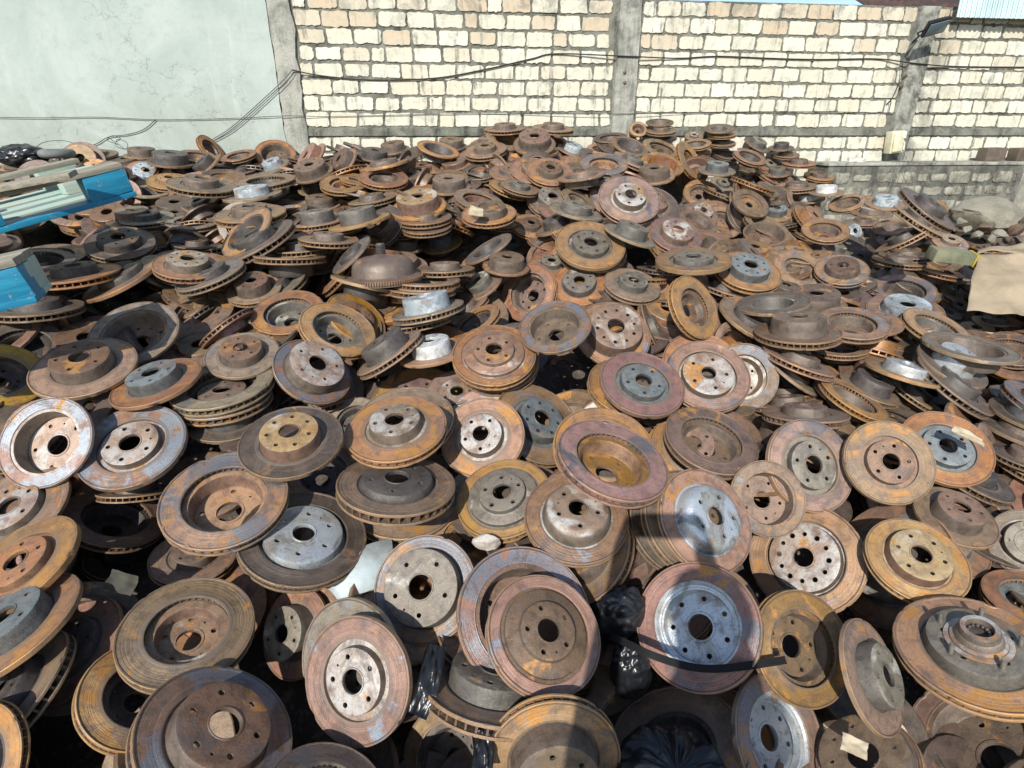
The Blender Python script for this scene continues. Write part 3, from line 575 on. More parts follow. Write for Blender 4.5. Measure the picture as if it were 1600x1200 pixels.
# ---------------------------------------------------------------- discs of the heap
DISCS = """-0.739 0.975 0.548 -0.127 0.262 0.956 0.045 0.1400 V br oc 0|brown rusty disc, ochre bowl side up, left of the white curved panel
-0.805 0.865 0.484 -0.201 0.775 0.545 -0.248 0.1181 V oc dk 0|ochre rusty disc, dark bowl side up, left of the white curved panel
-0.561 0.741 0.546 -0.417 0.282 -0.087 0.860 0.1475 W bl br 6|blue-grey patched disc, brown hub, left of the black plastic strip
-1.028 0.991 0.491 -0.021 -0.159 -0.219 0.962 0.1200 L pk dk 0|pinkish rusty disc, dark hub, left of the white curved panel
-1.090 0.942 0.613 0.144 -0.129 -0.095 0.977 0.1381 S or bg 0|orange rusty disc, slate hub, left of the white curved panel
-1.065 0.854 0.510 0.901 0.198 -0.191 -0.335 0.1385 V br dk 0|brown rusty disc, dark hub, nearly edge on, left of the white curved panel
-1.005 0.713 0.513 0.889 0.435 -0.092 -0.112 0.0986 V oc dk 0|small ochre rusty disc, dark hub, left of the white curved panel
-1.474 1.302 -0.362 0.689 -0.059 0.252 0.677 0.1120 L dk dk 0|dark disc, dark hub, left of the black plastic strip
-0.327 0.853 0.553 0.719 0.252 -0.409 0.503 0.1271 G pk wh 0|pinkish rusty disc, low whitish hub, left of the black plastic strip
-0.365 0.925 0.522 0.772 0.270 -0.413 0.401 0.1354 G gy gy 0|dull grey disc, low grey hub, left of the black plastic strip
-0.557 1.095 0.428 0.853 0.422 -0.125 -0.280 0.1120 T pk gy 0|pinkish rusty disc, tall grey hub, below the white curved panel
-0.211 1.080 0.589 0.159 0.006 -0.375 0.913 0.1271 R bl gy 0|blue-grey patched disc, grey hub, right of the white curved panel
0.029 1.015 0.562 0.090 -0.641 0.699 0.304 0.1625 R bl br 0|blue-grey patched disc, brown bowl side up, left of the crumpled black film
0.072 0.923 0.611 -0.208 0.095 -0.247 0.942 0.1286 I pk br 0|pinkish rusty disc, brown hub, left of the crumpled black film
-0.043 0.894 0.497 0.952 -0.171 0.128 0.221 0.1571 W br gy 0|brown rusty disc, grey hub, right of the black plastic strip
-0.051 1.030 0.498 -0.203 0.080 0.088 0.972 0.1280 V br dk 0|brown rusty disc, dark hub, right of the black plastic strip
-0.136 0.837 0.321 -0.386 0.703 -0.594 -0.056 0.1120 Q br dk 0|brown rusty disc, dark bowl side up, below the black plastic strip
-0.341 0.656 0.493 0.129 0.977 -0.062 -0.161 0.1079 X dk br 0|dark cross-drilled brake disc at the bottom edge
-0.633 1.096 0.099 0.237 -0.165 -0.382 0.878 0.1120 L pk dk 0|pinkish rusty disc, dark hub, left of the black plastic strip
0.434 1.006 0.546 0.345 -0.377 0.850 0.130 0.1432 M pu si 0|purplish rusty disc, silvery bowl side up, above the black strap
0.082 0.736 0.471 -0.425 -0.299 -0.542 0.660 0.1327 H or br 0|orange rusty disc, tall brown hub, left of the big black bag
0.361 0.833 0.356 0.115 0.854 0.485 0.150 0.1550 L br dk 0|brown rusty disc, dark bowl side up, below the big black bag
0.452 0.902 0.254 0.217 0.096 0.971 -0.011 0.1693 L oc br 0|large ochre rusty disc, brown bowl side up, right of the big black bag
0.571 0.835 0.399 -0.312 0.922 0.048 -0.224 0.1281 M bl si 0|blue-grey patched disc, silvery bowl side up, right of the big black bag
0.193 1.222 0.574 0.882 -0.006 -0.380 0.278 0.1410 V or br 0|orange rusty disc, brown hub, above the crumpled black film, leftmost such
0.409 1.173 0.465 0.901 0.173 -0.117 -0.380 0.1282 V br br 0|brown rusty disc, brown hub, right of the crumpled black film
0.181 1.087 0.375 -0.300 -0.221 0.096 0.923 0.1120 V br br 0|brown rusty disc, brown hub, below the crumpled black film
0.659 0.976 0.511 -0.403 0.889 0.216 -0.027 0.1245 W or br 0|orange rusty disc, brown bowl side up, right of the black strap
0.864 1.354 0.448 -0.191 -0.402 -0.176 0.878 0.1611 N pk wh 12|pinkish rusty disc, low whitish hub, above the black strap
0.757 0.859 0.560 0.903 0.292 0.312 0.049 0.1117 S br gy 0|small brown rusty disc, grey hub, left of the studded wheel hub
1.034 0.938 0.547 0.116 -0.105 -0.012 0.988 0.1567 C or gy 0|rusty brake disc bolted to a bright wheel hub with studs
1.011 0.808 0.411 0.285 0.526 0.787 0.150 0.1535 R br br 0|brown rusty disc, brown bowl side up, below the studded wheel hub
0.728 0.774 0.418 0.887 -0.153 -0.259 0.350 0.1014 P br br 8|small brown rusty disc, brown hub, right of the big black bag
1.122 1.292 0.252 -0.159 -0.569 0.070 0.804 0.1300 V oc br 0|ochre rusty disc, brown hub, left of the studded wheel hub
1.504 1.286 0.346 0.066 -0.173 0.983 -0.011 0.1105 V or bg 0|small orange rusty disc, slate bowl side up, right of the studded wheel hub
1.075 1.214 0.563 0.921 0.205 0.013 -0.330 0.1230 W oc oc 6|ochre rusty disc, ochre hub, above the studded wheel hub
1.108 1.336 0.442 -0.400 -0.476 0.161 0.767 0.1838 Q pk gy 0|large pinkish rusty disc, grey hub, above the studded wheel hub
1.262 1.351 0.601 0.933 0.135 -0.037 0.331 0.1071 T br br 0|small brown rusty disc, tall brown hub, above the studded wheel hub
1.122 1.475 0.703 0.858 0.361 -0.203 0.304 0.1271 G or br 0|orange rusty disc, low brown hub, above the studded wheel hub
1.423 1.645 0.656 0.809 0.199 -0.204 0.514 0.1382 G or bg 0|orange rusty disc, low slate hub, below the cardboard box
0.911 1.505 0.674 0.899 0.427 0.096 0.002 0.1435 G pu gy 0|purplish rusty disc, low grey hub, above the studded wheel hub
0.748 1.415 0.614 -0.421 0.881 0.201 0.076 0.1121 R pk br 0|pinkish rusty disc, brown bowl side up, above the crumpled black film
1.624 1.457 0.417 -0.072 -0.281 -0.324 0.900 0.1070 F gy gy 0|small dull grey disc, wide-bored grey hub, above the studded wheel hub
1.412 1.524 0.375 0.591 0.093 -0.133 0.790 0.1376 L pk gy 0|pinkish rusty disc, grey hub, above the studded wheel hub
1.524 1.634 0.568 0.550 -0.091 0.148 -0.817 0.1372 V dk dk 0|dark disc, dark hub, nearly edge on, above the studded wheel hub
0.262 1.321 0.786 -0.152 0.709 0.689 -0.008 0.1520 Q pu or 0|purplish rusty disc, orange bowl side up, right of the white foam scrap
0.262 1.443 0.753 -0.208 0.833 0.504 0.087 0.1463 Q or dk 0|orange rusty disc, dark bowl side up, above the white foam scrap
0.626 1.602 0.690 -0.144 0.985 -0.063 -0.073 0.1471 W br br 0|brown rusty disc, brown bowl side up, above the crumpled black film
0.592 1.653 0.653 -0.154 -0.113 -0.296 0.936 0.1368 V or br 0|orange rusty disc, brown hub, above the crumpled black film, rightmost such
0.169 1.245 0.680 0.937 0.182 0.057 -0.292 0.1376 D pk wh 0|pinkish rusty disc, domed whitish hub, right of the white foam scrap
0.502 1.218 0.688 0.681 0.115 0.346 -0.635 0.1363 D pk si 0|pinkish rusty disc, domed silvery hub, above the crumpled black film
0.461 1.316 0.609 0.932 0.324 0.163 0.014 0.1465 V dk br 0|dark disc, brown hub, above the crumpled black film
0.480 1.266 0.648 0.919 0.267 0.240 -0.161 0.1425 V br br 0|brown rusty disc, brown hub, above the crumpled black film
-0.024 1.367 0.655 0.939 0.178 -0.043 -0.290 0.1374 I or gy 0|orange rusty disc, grey hub, above the white foam scrap
-0.094 1.590 0.726 -0.384 -0.211 -0.276 0.855 0.1348 V or wh 0|orange rusty disc, whitish hub, above the white foam scrap, rightmost such
0.091 1.743 0.696 0.601 0.306 -0.042 0.737 0.1599 V pk bg 7|pinkish rusty disc, slate hub, above the white foam scrap
-0.337 1.482 0.818 0.866 0.106 0.041 -0.486 0.1469 V or wh 0|orange rusty disc, whitish hub, above the white foam scrap, leftmost such
-0.338 1.612 0.777 0.977 0.147 0.010 -0.154 0.1552 V br br 0|brown rusty disc, brown hub, above the white foam scrap
-0.310 1.316 0.736 0.953 -0.041 0.045 -0.297 0.1575 O br dk 0|brown rusty disc, low dark hub, left of the white foam scrap
-0.313 1.404 0.610 -0.216 0.025 -0.051 0.975 0.1509 V pk br 0|pinkish rusty disc, brown hub, left of the white foam scrap
-0.598 1.369 0.837 0.690 0.080 0.125 -0.708 0.1361 S dk oc 7|dark disc, ochre hub, above the white curved panel
-0.725 1.219 0.734 -0.130 0.445 0.879 0.113 0.1499 Q bl oc 4|blue-grey patched disc, ochre bowl side up, left of the white curved panel
-0.531 1.191 0.659 0.989 0.072 0.131 0.009 0.1573 N dk si 6|dark disc, low silvery hub, left of the white curved panel
-0.895 1.293 0.511 0.790 -0.033 0.068 -0.608 0.1120 V pk br 0|pinkish rusty disc, brown hub, left of the white curved panel
-0.628 1.636 0.551 -0.256 0.504 0.821 0.088 0.1210 Q br dk 0|brown rusty disc, dark bowl side up, above the white curved panel
-1.314 1.428 0.795 -0.084 0.179 0.886 0.418 0.1309 R lb wh 0|pale bluish disc, whitish bowl side up, below the blue pallet corner
-1.110 1.468 0.766 0.899 0.203 0.119 -0.369 0.1472 G lb wh 5|pale bluish disc, low whitish hub, below the blue pallet corner
-1.391 1.738 0.905 0.980 0.160 0.029 0.112 0.1528 S pk br 0|pinkish rusty disc, brown hub, below the blue pallet corner
-1.357 1.971 0.932 -0.083 0.222 0.939 0.249 0.1527 R gy br 0|dull grey disc, brown bowl side up, right of the blue pallet corner
-1.134 1.684 0.874 0.586 0.112 0.037 -0.801 0.1376 S or bg 0|orange rusty disc, slate hub, right of the blue pallet corner
-1.297 2.305 0.904 -0.167 0.921 0.351 0.034 0.1384 Q br br 0|brown rusty disc, brown bowl side up, right of the blue pallet corner
-0.925 1.853 0.903 0.797 0.164 -0.054 0.579 0.1212 S gy br 0|dull grey disc, brown hub, left of the domed converter
-0.948 1.734 0.820 0.056 -0.601 0.796 0.039 0.1618 Q gy br 0|dull grey disc, brown bowl side up, left of the domed converter
-0.945 1.713 0.805 0.747 0.020 0.008 -0.665 0.1483 V pk br 0|pinkish rusty disc, brown hub, below the domed converter
-0.914 1.665 0.753 0.919 0.049 0.049 -0.388 0.1275 S dk dk 0|dark disc, dark hub, above the white curved panel
-1.717 1.772 0.843 -0.196 -0.342 0.882 0.259 0.1329 V oc dk 0|ochre rusty disc, dark bowl side up, below the blue pallet corner
-1.778 1.972 0.873 -0.181 0.968 0.033 -0.169 0.1291 Q dk dk 0|dark disc, dark bowl side up, below the blue pallet corner
-1.354 1.296 0.663 0.975 0.212 -0.055 0.029 0.1412 L pk wh 0|pinkish rusty disc, whitish hub, below the blue pallet corner
-1.169 1.080 0.666 -0.369 -0.155 -0.103 0.910 0.1340 G oc or 0|ochre rusty disc, low orange hub, left of the white curved panel
-1.128 1.458 0.616 0.841 -0.171 -0.099 -0.504 0.1024 V br dk 0|small brown rusty disc, dark hub, nearly edge on, left of the white curved panel
-1.182 1.405 0.536 0.116 0.923 -0.300 -0.209 0.1332 Q br dk 0|brown rusty disc, dark bowl side up, left of the white curved panel
-1.223 1.454 0.368 0.597 0.069 0.120 0.790 0.1120 V br dk 0|brown rusty disc, dark hub, left of the white curved panel
-1.237 2.131 -0.841 0.508 -0.189 -0.276 0.794 0.1120 L br br 0|brown rusty disc, brown hub, below the white curved panel
-1.670 2.464 0.307 0.910 0.163 0.070 0.375 0.1120 V br dk 0|brown rusty disc, dark hub, below the blue pallet corner
-1.293 2.117 0.409 0.724 -0.080 -0.038 -0.684 0.1120 V br dk 0|brown rusty disc, dark hub, above the white curved panel
-0.653 2.044 0.914 -0.188 -0.233 0.930 0.211 0.1392 Q or gy 0|orange rusty disc, grey bowl side up, below the domed converter
-0.618 2.212 0.924 0.722 -0.089 0.340 -0.597 0.1269 L oc br 0|ochre rusty disc, brown hub, below the domed converter
-0.598 2.241 0.794 0.775 0.388 -0.306 -0.394 0.1160 V br br 0|brown rusty disc, brown hub, below the domed converter, leftmost such
-0.881 2.197 0.932 -0.112 0.551 0.813 0.149 0.1398 Q or gy 0|orange rusty disc, grey bowl side up, left of the domed converter
-0.686 1.842 0.846 -0.195 0.248 -0.246 0.917 0.1352 R bl wh 0|blue-grey patched disc, whitish hub, below the domed converter
-0.651 1.922 0.756 0.623 -0.014 0.360 -0.694 0.1131 V dk or 0|dark disc, orange hub, below the domed converter
-0.063 1.892 0.889 0.867 0.197 -0.109 0.445 0.1478 I or pk 0|orange rusty disc, pinkish hub, below the domed converter
-0.053 1.939 0.844 0.973 0.203 -0.032 0.106 0.1499 V br br 0|brown rusty disc, brown hub, below the domed converter, rightmost such
-0.291 1.961 0.871 -0.390 -0.072 0.025 0.918 0.1231 T or sw 0|orange rusty disc, tall white hub, below the domed converter
-0.448 1.960 0.872 0.946 -0.058 -0.266 0.177 0.1376 H br dk 0|brown rusty disc, tall dark hub, below the domed converter
-0.335 2.215 0.958 -0.422 -0.071 0.084 0.900 0.1462 H gy lb 0|dull grey disc, tall pale blue hub, below the domed converter
-0.375 2.225 0.904 -0.126 -0.083 0.084 0.985 0.1274 V br br 0|brown rusty disc, brown hub, nearly edge on, below the domed converter, rightmost such
-0.370 2.435 0.997 -0.023 -0.375 0.927 -0.023 0.1473 Q pk br 0|pinkish rusty disc, bowl up, nearly edge on, right of the domed converter
-0.381 2.386 0.974 -0.017 -0.124 0.991 -0.042 0.1424 V br dk 0|brown rusty disc, bowl up, nearly edge on, right of the domed converter
-0.149 2.323 0.856 -0.214 0.753 -0.608 0.133 0.1180 Q or dk 0|orange rusty disc, dark bowl side up, right of the domed converter
-0.213 2.532 0.866 0.320 -0.244 -0.084 0.912 0.1161 V pk br 0|pinkish rusty disc, brown hub, nearly edge on, right of the domed converter
-0.151 2.653 0.948 0.178 -0.193 -0.193 0.945 0.1135 S br gy 0|brown rusty disc, grey hub, right of the domed converter
-0.625 2.418 1.002 -0.038 0.577 0.803 -0.145 0.1440 T br dk 0|brown rusty disc, bowl up, nearly edge on, below the domed converter
-0.808 2.716 1.006 0.405 -0.538 0.736 -0.077 0.1653 Q or br 0|orange rusty disc, bowl up, nearly edge on, left of the domed converter
-1.242 3.534 0.690 0.699 0.418 -0.131 -0.565 0.1120 L br br 0|brown rusty disc, brown hub, left of the domed converter, leftmost such
-1.140 3.542 0.688 0.432 -0.186 -0.321 0.822 0.1120 L br br 0|brown rusty disc, brown hub, left of the domed converter, rightmost such
-1.098 2.406 0.992 0.200 0.039 -0.165 0.965 0.1134 H br br 0|brown rusty disc, tall brown hub, left of the domed converter
-1.040 2.491 0.981 -0.221 -0.185 -0.082 0.954 0.1411 V gy dk 0|dull grey disc, dark hub, left of the domed converter
-0.346 1.917 0.700 0.717 0.149 -0.137 0.667 0.1680 L oc pu 0|ochre rusty disc, purplish hub, below the domed converter
-0.194 1.865 0.742 0.614 0.115 -0.179 0.760 0.1247 V pu wh 0|purplish rusty disc, whitish hub, below the domed converter
-0.108 1.760 0.705 0.927 0.356 0.005 -0.120 0.1080 V lb br 0|small pale bluish disc, brown hub, above the white foam scrap
-0.553 1.811 0.653 -0.298 0.954 -0.026 -0.031 0.1014 Q gy dk 0|small dull grey disc, dark bowl side up, above the white curved panel
-0.710 1.939 0.681 0.850 -0.155 -0.037 0.503 0.1427 V br br 0|brown rusty disc, brown hub, nearly edge on, below the domed converter, leftmost such
0.088 2.678 0.897 0.130 0.279 0.814 0.493 0.1426 Q or br 8|orange rusty disc, brown bowl side up, right of the domed converter
0.313 2.646 0.953 0.307 0.061 -0.293 0.903 0.1274 W or gy 0|orange rusty disc, grey hub, left of the rusty brake drum
0.550 2.591 0.965 -0.401 -0.015 -0.184 0.897 0.1316 V pk gy 0|pinkish rusty disc, grey hub, left of the rusty brake drum
0.153 1.957 0.963 0.036 0.262 0.933 0.243 0.1299 R bl br 0|blue-grey patched disc, brown bowl side up, right of the domed converter
0.390 2.117 0.889 -0.393 -0.095 -0.312 0.860 0.1488 R pk pk 10|pinkish rusty disc, pinkish hub, left of the rusty brake drum
0.610 2.378 0.821 0.755 -0.126 0.498 -0.407 0.1161 V br gy 0|brown rusty disc, grey hub, nearly edge on, below the rusty brake drum
0.702 2.192 0.963 -0.246 -0.151 0.870 0.401 0.1320 V or br 0|orange rusty disc, brown bowl side up, below the rusty brake drum
0.439 1.774 0.832 -0.476 -0.063 -0.213 0.851 0.1441 G pu bg 0|purplish rusty disc, low slate hub, below the rusty brake drum
0.401 1.839 0.789 -0.046 0.053 -0.199 0.977 0.1371 V or br 0|orange rusty disc, brown hub, below the rusty brake drum
0.702 1.904 0.806 -0.497 -0.161 -0.247 0.816 0.1503 N pu wh 0|purplish rusty disc, low whitish hub, below the rusty brake drum
0.721 2.029 0.799 0.428 0.131 -0.263 0.855 0.1477 V or dk 0|orange rusty disc, dark hub, below the rusty brake drum
0.892 2.052 0.731 -0.412 0.675 -0.533 -0.300 0.1304 Q bl pk 0|blue-grey patched disc, pinkish bowl side up, below the rusty brake drum
0.241 2.506 0.573 0.682 0.202 0.245 -0.659 0.1120 F br br 0|brown rusty disc, wide-bored brown hub, right of the domed converter
0.328 1.747 0.669 0.869 0.483 -0.094 -0.047 0.1082 V wh pk 0|small whitish disc, pinkish hub, above the white foam scrap
1.646 2.863 0.974 0.976 0.200 -0.085 -0.021 0.1242 W bl br 0|blue-grey patched disc, brown hub, right of the rusty brake drum
1.473 2.953 0.938 -0.239 0.852 -0.432 -0.176 0.1369 V pk br 0|pinkish rusty disc, brown bowl side up, below the rusty brake drum
1.414 2.619 0.867 0.918 0.098 -0.016 -0.383 0.1377 K br br 8|brown rusty disc, tall brown hub, below the rusty brake drum, rightmost such
1.131 2.177 0.879 0.704 -0.038 -0.013 0.709 0.1593 H br br 0|brown rusty disc, tall brown hub, below the rusty brake drum, leftmost such
1.111 2.383 0.924 -0.053 0.800 -0.594 0.069 0.1458 T dk gy 0|dark disc, bowl up, nearly edge on, below the rusty brake drum
1.029 2.370 0.867 0.669 -0.039 0.222 -0.709 0.1528 L br dk 0|brown rusty disc, dark hub, below the rusty brake drum
1.457 2.363 0.832 -0.079 0.936 0.333 0.080 0.1405 Q pk br 0|pinkish rusty disc, brown bowl side up, left of the yellow edged block
1.595 2.455 0.829 0.746 0.001 -0.083 0.661 0.1277 S br br 0|brown rusty disc, brown hub, below the yellow edged block
2.005 2.894 0.840 -0.118 0.916 0.364 0.122 0.1467 Q bl dk 0|blue-grey patched disc, dark bowl side up, left of the yellow edged block
1.855 2.629 0.831 0.545 0.031 -0.125 0.828 0.1635 W pk lb 0|pinkish rusty disc, pale blue hub, below the yellow edged block
1.855 2.415 0.798 -0.152 0.983 -0.053 -0.092 0.1424 Q pk gy 0|pinkish rusty disc, grey bowl side up, left of the cardboard box
1.798 2.132 0.817 -0.007 -0.587 0.809 0.024 0.1621 R gy br 0|dull grey disc, bowl up, nearly edge on, below the cardboard box
2.272 2.463 0.677 -0.107 0.989 0.004 0.104 0.1282 Q br br 0|brown rusty disc, brown bowl side up, below the cardboard box
1.749 2.125 0.759 0.893 0.107 0.171 -0.403 0.1355 T dk si 0|dark disc, tall silvery hub, below the cardboard box
1.727 2.053 0.703 0.777 0.235 0.118 0.572 0.1634 V dk dk 0|dark disc, dark hub, nearly edge on, below the cardboard box, leftmost such
1.422 2.093 0.672 0.689 -0.052 0.146 -0.708 0.1188 H br dk 0|brown rusty disc, tall dark hub, below the cardboard box
1.543 2.094 0.737 0.991 -0.018 0.100 0.085 0.1402 S or si 0|orange rusty disc, silvery hub, nearly edge on, below the cardboard box
1.635 2.124 0.632 -0.015 0.222 -0.084 0.971 0.1139 V br dk 0|brown rusty disc, dark hub, nearly edge on, below the cardboard box
1.266 1.945 0.675 -0.189 0.121 0.973 0.058 0.1319 Q or br 0|orange rusty disc, bowl up, nearly edge on, below the cardboard box
1.274 2.030 0.647 0.966 0.082 0.244 0.011 0.1139 L gy br 0|dull grey disc, brown hub, nearly edge on, left of the cardboard box
1.106 2.086 0.732 0.155 0.267 -0.024 0.951 0.1181 L gy br 0|dull grey disc, brown hub, nearly edge on, below the rusty brake drum
1.118 2.092 0.789 0.147 0.145 0.036 0.978 0.1413 V pk br 0|pinkish rusty disc, brown hub, nearly edge on, below the rusty brake drum
1.421 2.361 0.724 0.035 -0.203 0.979 -0.011 0.1191 Q br dk 0|brown rusty disc, bowl up, nearly edge on, below the yellow edged block
1.110 2.119 0.637 0.686 -0.151 0.071 0.708 0.1294 V br br 0|brown rusty disc, brown hub, nearly edge on, below the rusty brake drum, leftmost such
1.059 2.008 0.647 -0.465 0.026 0.173 0.868 0.1236 V br br 0|brown rusty disc, brown hub, nearly edge on, below the rusty brake drum, second from left
0.988 1.741 0.733 0.860 -0.105 -0.072 -0.494 0.1342 V br br 0|brown rusty disc, brown hub, nearly edge on, below the rusty brake drum, rightmost such
2.009 1.973 0.663 0.082 0.150 -0.105 0.980 0.1346 V bl br 0|blue-grey patched disc, brown hub, nearly edge on, below the cardboard box
1.955 1.943 0.624 0.991 0.044 0.059 -0.115 0.1322 T dk bg 0|dark disc, tall slate hub, below the cardboard box
1.906 1.903 0.585 0.191 0.067 -0.016 0.979 0.1372 L dk br 0|dark disc, brown hub, nearly edge on, below the cardboard box, leftmost such
1.821 1.757 0.553 0.896 -0.041 0.042 -0.440 0.1182 V dk br 0|dark disc, brown hub, nearly edge on, below the cardboard box, rightmost such
1.847 1.742 0.510 0.337 0.117 0.019 0.934 0.1197 V br dk 0|brown rusty disc, dark hub, nearly edge on, above the studded wheel hub
2.536 3.177 0.692 0.402 0.134 -0.196 0.884 0.0920 V or gy 0|small orange rusty disc, grey hub, left of the cardboard box
2.520 3.318 0.778 0.729 0.022 0.259 -0.633 0.1390 V pk gy 0|pinkish rusty disc, grey hub, nearly edge on, below the yellow edged block
2.351 3.195 0.879 0.018 0.796 -0.599 -0.089 0.1427 Q or br 0|orange rusty disc, bowl up, nearly edge on, left of the yellow edged block
2.585 2.955 0.683 0.152 -0.055 0.025 0.987 0.1120 L dk dk 0|dark disc, dark hub, nearly edge on, below the cardboard box, rightmost such
4.333 5.144 0.164 0.967 0.037 -0.251 -0.009 0.0926 L dk bg 0|small dark disc, slate hub, below the cardboard box
0.370 2.753 1.119 0.874 0.248 -0.082 0.410 0.1667 G or gy 0|orange rusty disc, low grey hub, left of the rusty brake drum
0.386 2.811 1.083 -0.159 -0.005 -0.236 0.959 0.1692 V br br 0|large brown rusty disc, brown hub, left of the rusty brake drum
0.640 3.282 1.270 0.746 0.294 -0.178 0.570 0.1710 V pu wh 0|large purplish rusty disc, whitish hub, below the middle pillar
0.623 3.533 1.248 0.815 0.249 0.202 -0.483 0.1675 V pu br 0|purplish rusty disc, brown hub, below the middle pillar
0.847 3.592 1.208 0.885 0.241 0.177 -0.358 0.1619 V dk br 0|dark disc, brown hub, left of the rusty brake drum
0.231 3.710 1.385 0.765 0.222 -0.119 0.593 0.1452 V or br 0|orange rusty disc, brown hub, below the middle pillar
0.131 3.792 1.387 0.545 0.173 -0.170 0.803 0.1463 V or br 0|orange rusty disc, brown hub, left of the middle pillar
0.004 3.842 1.378 0.812 0.119 0.083 -0.565 0.1483 L br br 0|brown rusty disc, brown hub, left of the middle pillar, rightmost such
0.152 4.235 1.529 -0.405 -0.105 -0.213 0.883 0.1432 K br br 0|brown rusty disc, tall brown hub, left of the middle pillar
0.578 3.880 1.396 0.109 -0.555 0.810 0.153 0.1514 V bl or 0|blue-grey patched disc, orange bowl side up, below the middle pillar
0.402 3.547 1.360 -0.041 0.994 -0.068 0.071 0.1392 R br br 0|brown rusty disc, bowl up, nearly edge on, below the middle pillar
0.236 3.567 1.231 0.819 0.289 -0.082 0.490 0.1470 W bl gy 0|blue-grey patched disc, grey hub, below the middle pillar
0.372 3.435 1.232 -0.267 0.463 0.843 0.065 0.1062 V br br 0|small brown rusty disc, brown bowl side up, below the middle pillar
0.340 3.168 1.218 0.988 0.043 0.108 -0.102 0.1458 S gy gy 0|dull grey disc, grey hub, nearly edge on, below the middle pillar
-0.122 3.163 1.209 0.698 0.082 -0.106 0.703 0.1458 F or br 0|orange rusty disc, wide-bored brown hub, right of the domed converter
-0.498 3.192 1.237 0.559 0.054 -0.141 0.815 0.1491 K oc oc 0|ochre rusty disc, tall ochre hub, above the domed converter
-0.457 3.128 1.190 0.260 -0.010 -0.060 0.964 0.1403 V br br 0|brown rusty disc, brown hub, nearly edge on, above the domed converter, rightmost such
-0.445 3.094 1.151 0.378 0.009 -0.080 0.923 0.1297 V br br 0|brown rusty disc, brown hub, above the domed converter
-0.406 3.328 1.028 0.470 0.012 -0.164 0.867 0.1239 T or bg 0|orange rusty disc, tall slate hub, right of the domed converter
-0.376 3.640 1.300 0.951 0.107 0.022 -0.291 0.1300 K br br 0|brown rusty disc, tall brown hub, above the domed converter, rightmost such
-0.769 3.652 1.330 -0.099 0.300 0.940 0.125 0.1452 V or br 0|orange rusty disc, brown bowl side up, right of the left pillar
-1.000 3.637 1.302 -0.012 -0.050 0.987 0.155 0.1442 V or or 0|orange rusty disc, orange bowl side up, below the left pillar
-0.658 3.889 1.314 0.983 0.152 0.042 -0.091 0.1169 K br br 0|brown rusty disc, tall brown hub, above the domed converter, second from left
-0.791 3.401 1.255 0.578 0.073 -0.014 -0.812 0.1353 V br br 0|brown rusty disc, brown hub, nearly edge on, above the domed converter, leftmost such
-0.498 4.196 1.487 -0.065 -0.426 0.886 0.171 0.1436 R or dk 0|orange rusty disc, dark bowl side up, right of the left pillar
-0.178 4.154 1.495 0.358 0.007 -0.167 0.919 0.1432 V br br 0|brown rusty disc, brown hub, left of the middle pillar, leftmost such
-0.050 4.456 1.629 0.964 0.074 0.004 -0.256 0.1492 V br br 0|brown rusty disc, brown hub, nearly edge on, left of the middle pillar, second from left
0.295 4.505 1.631 0.993 0.081 0.033 -0.073 0.1485 V br br 0|brown rusty disc, brown hub, nearly edge on, left of the middle pillar, rightmost such
-0.175 4.492 1.549 0.956 0.053 -0.110 0.268 0.1285 V br br 0|brown rusty disc, brown hub, nearly edge on, left of the middle pillar, leftmost such
-0.443 4.548 1.510 0.726 0.068 0.077 -0.680 0.1162 K dk br 0|dark disc, tall brown hub, right of the left pillar
0.661 4.535 1.470 0.067 -0.536 0.830 0.138 0.1158 Q or br 0|orange rusty disc, brown bowl side up, below the middle pillar
0.439 4.485 1.481 0.779 0.020 0.194 -0.595 0.1154 T br lb 0|brown rusty disc, tall pale blue hub, below the middle pillar
-0.195 3.982 1.351 -0.181 0.963 -0.198 0.015 0.1347 Q dk dk 0|dark disc, dark bowl side up, above the domed converter
-0.011 3.655 1.292 0.130 0.170 -0.067 0.975 0.1303 V or dk 0|orange rusty disc, dark hub, nearly edge on, left of the middle pillar
0.045 3.548 1.309 0.085 0.125 -0.096 0.984 0.1119 V br gy 0|small brown rusty disc, grey hub, below the middle pillar
0.109 3.394 1.111 0.642 0.194 -0.127 0.731 0.1120 V or br 0|orange rusty disc, brown hub, right of the domed converter
0.244 3.232 1.135 0.866 0.117 -0.152 -0.462 0.1240 T br dk 0|brown rusty disc, tall dark hub, below the middle pillar
-0.027 2.702 1.026 -0.496 -0.003 -0.088 0.864 0.1111 K br br 0|small brown rusty disc, tall brown hub, right of the domed converter
-0.114 2.864 1.067 -0.056 0.965 -0.015 0.254 0.1315 T dk dk 0|dark disc, bowl up, nearly edge on, right of the domed converter
0.003 3.571 0.980 0.879 0.224 0.239 -0.348 0.1034 V pk bg 0|small pinkish rusty disc, slate hub, right of the domed converter
-0.173 3.638 0.970 -0.008 0.225 0.961 0.158 0.1347 Q bl pk 0|blue-grey patched disc, pinkish bowl side up, right of the domed converter
0.183 3.139 1.006 0.260 0.195 0.914 0.244 0.1150 Q bl or 0|blue-grey patched disc, orange bowl side up, right of the domed converter
0.202 2.955 0.984 0.608 0.092 0.151 -0.774 0.1098 V or gy 0|small orange rusty disc, grey hub, right of the domed converter
-0.305 2.608 1.034 0.970 -0.044 -0.022 -0.238 0.1357 V br br 0|brown rusty disc, brown hub, nearly edge on, right of the domed converter
-0.299 3.492 0.933 0.705 0.225 -0.025 -0.672 0.0937 V br gy 0|small brown rusty disc, grey hub, right of the domed converter
0.567 2.815 1.151 0.945 0.103 0.135 0.278 0.1312 T gy gy 0|dull grey disc, tall grey hub, left of the rusty brake drum
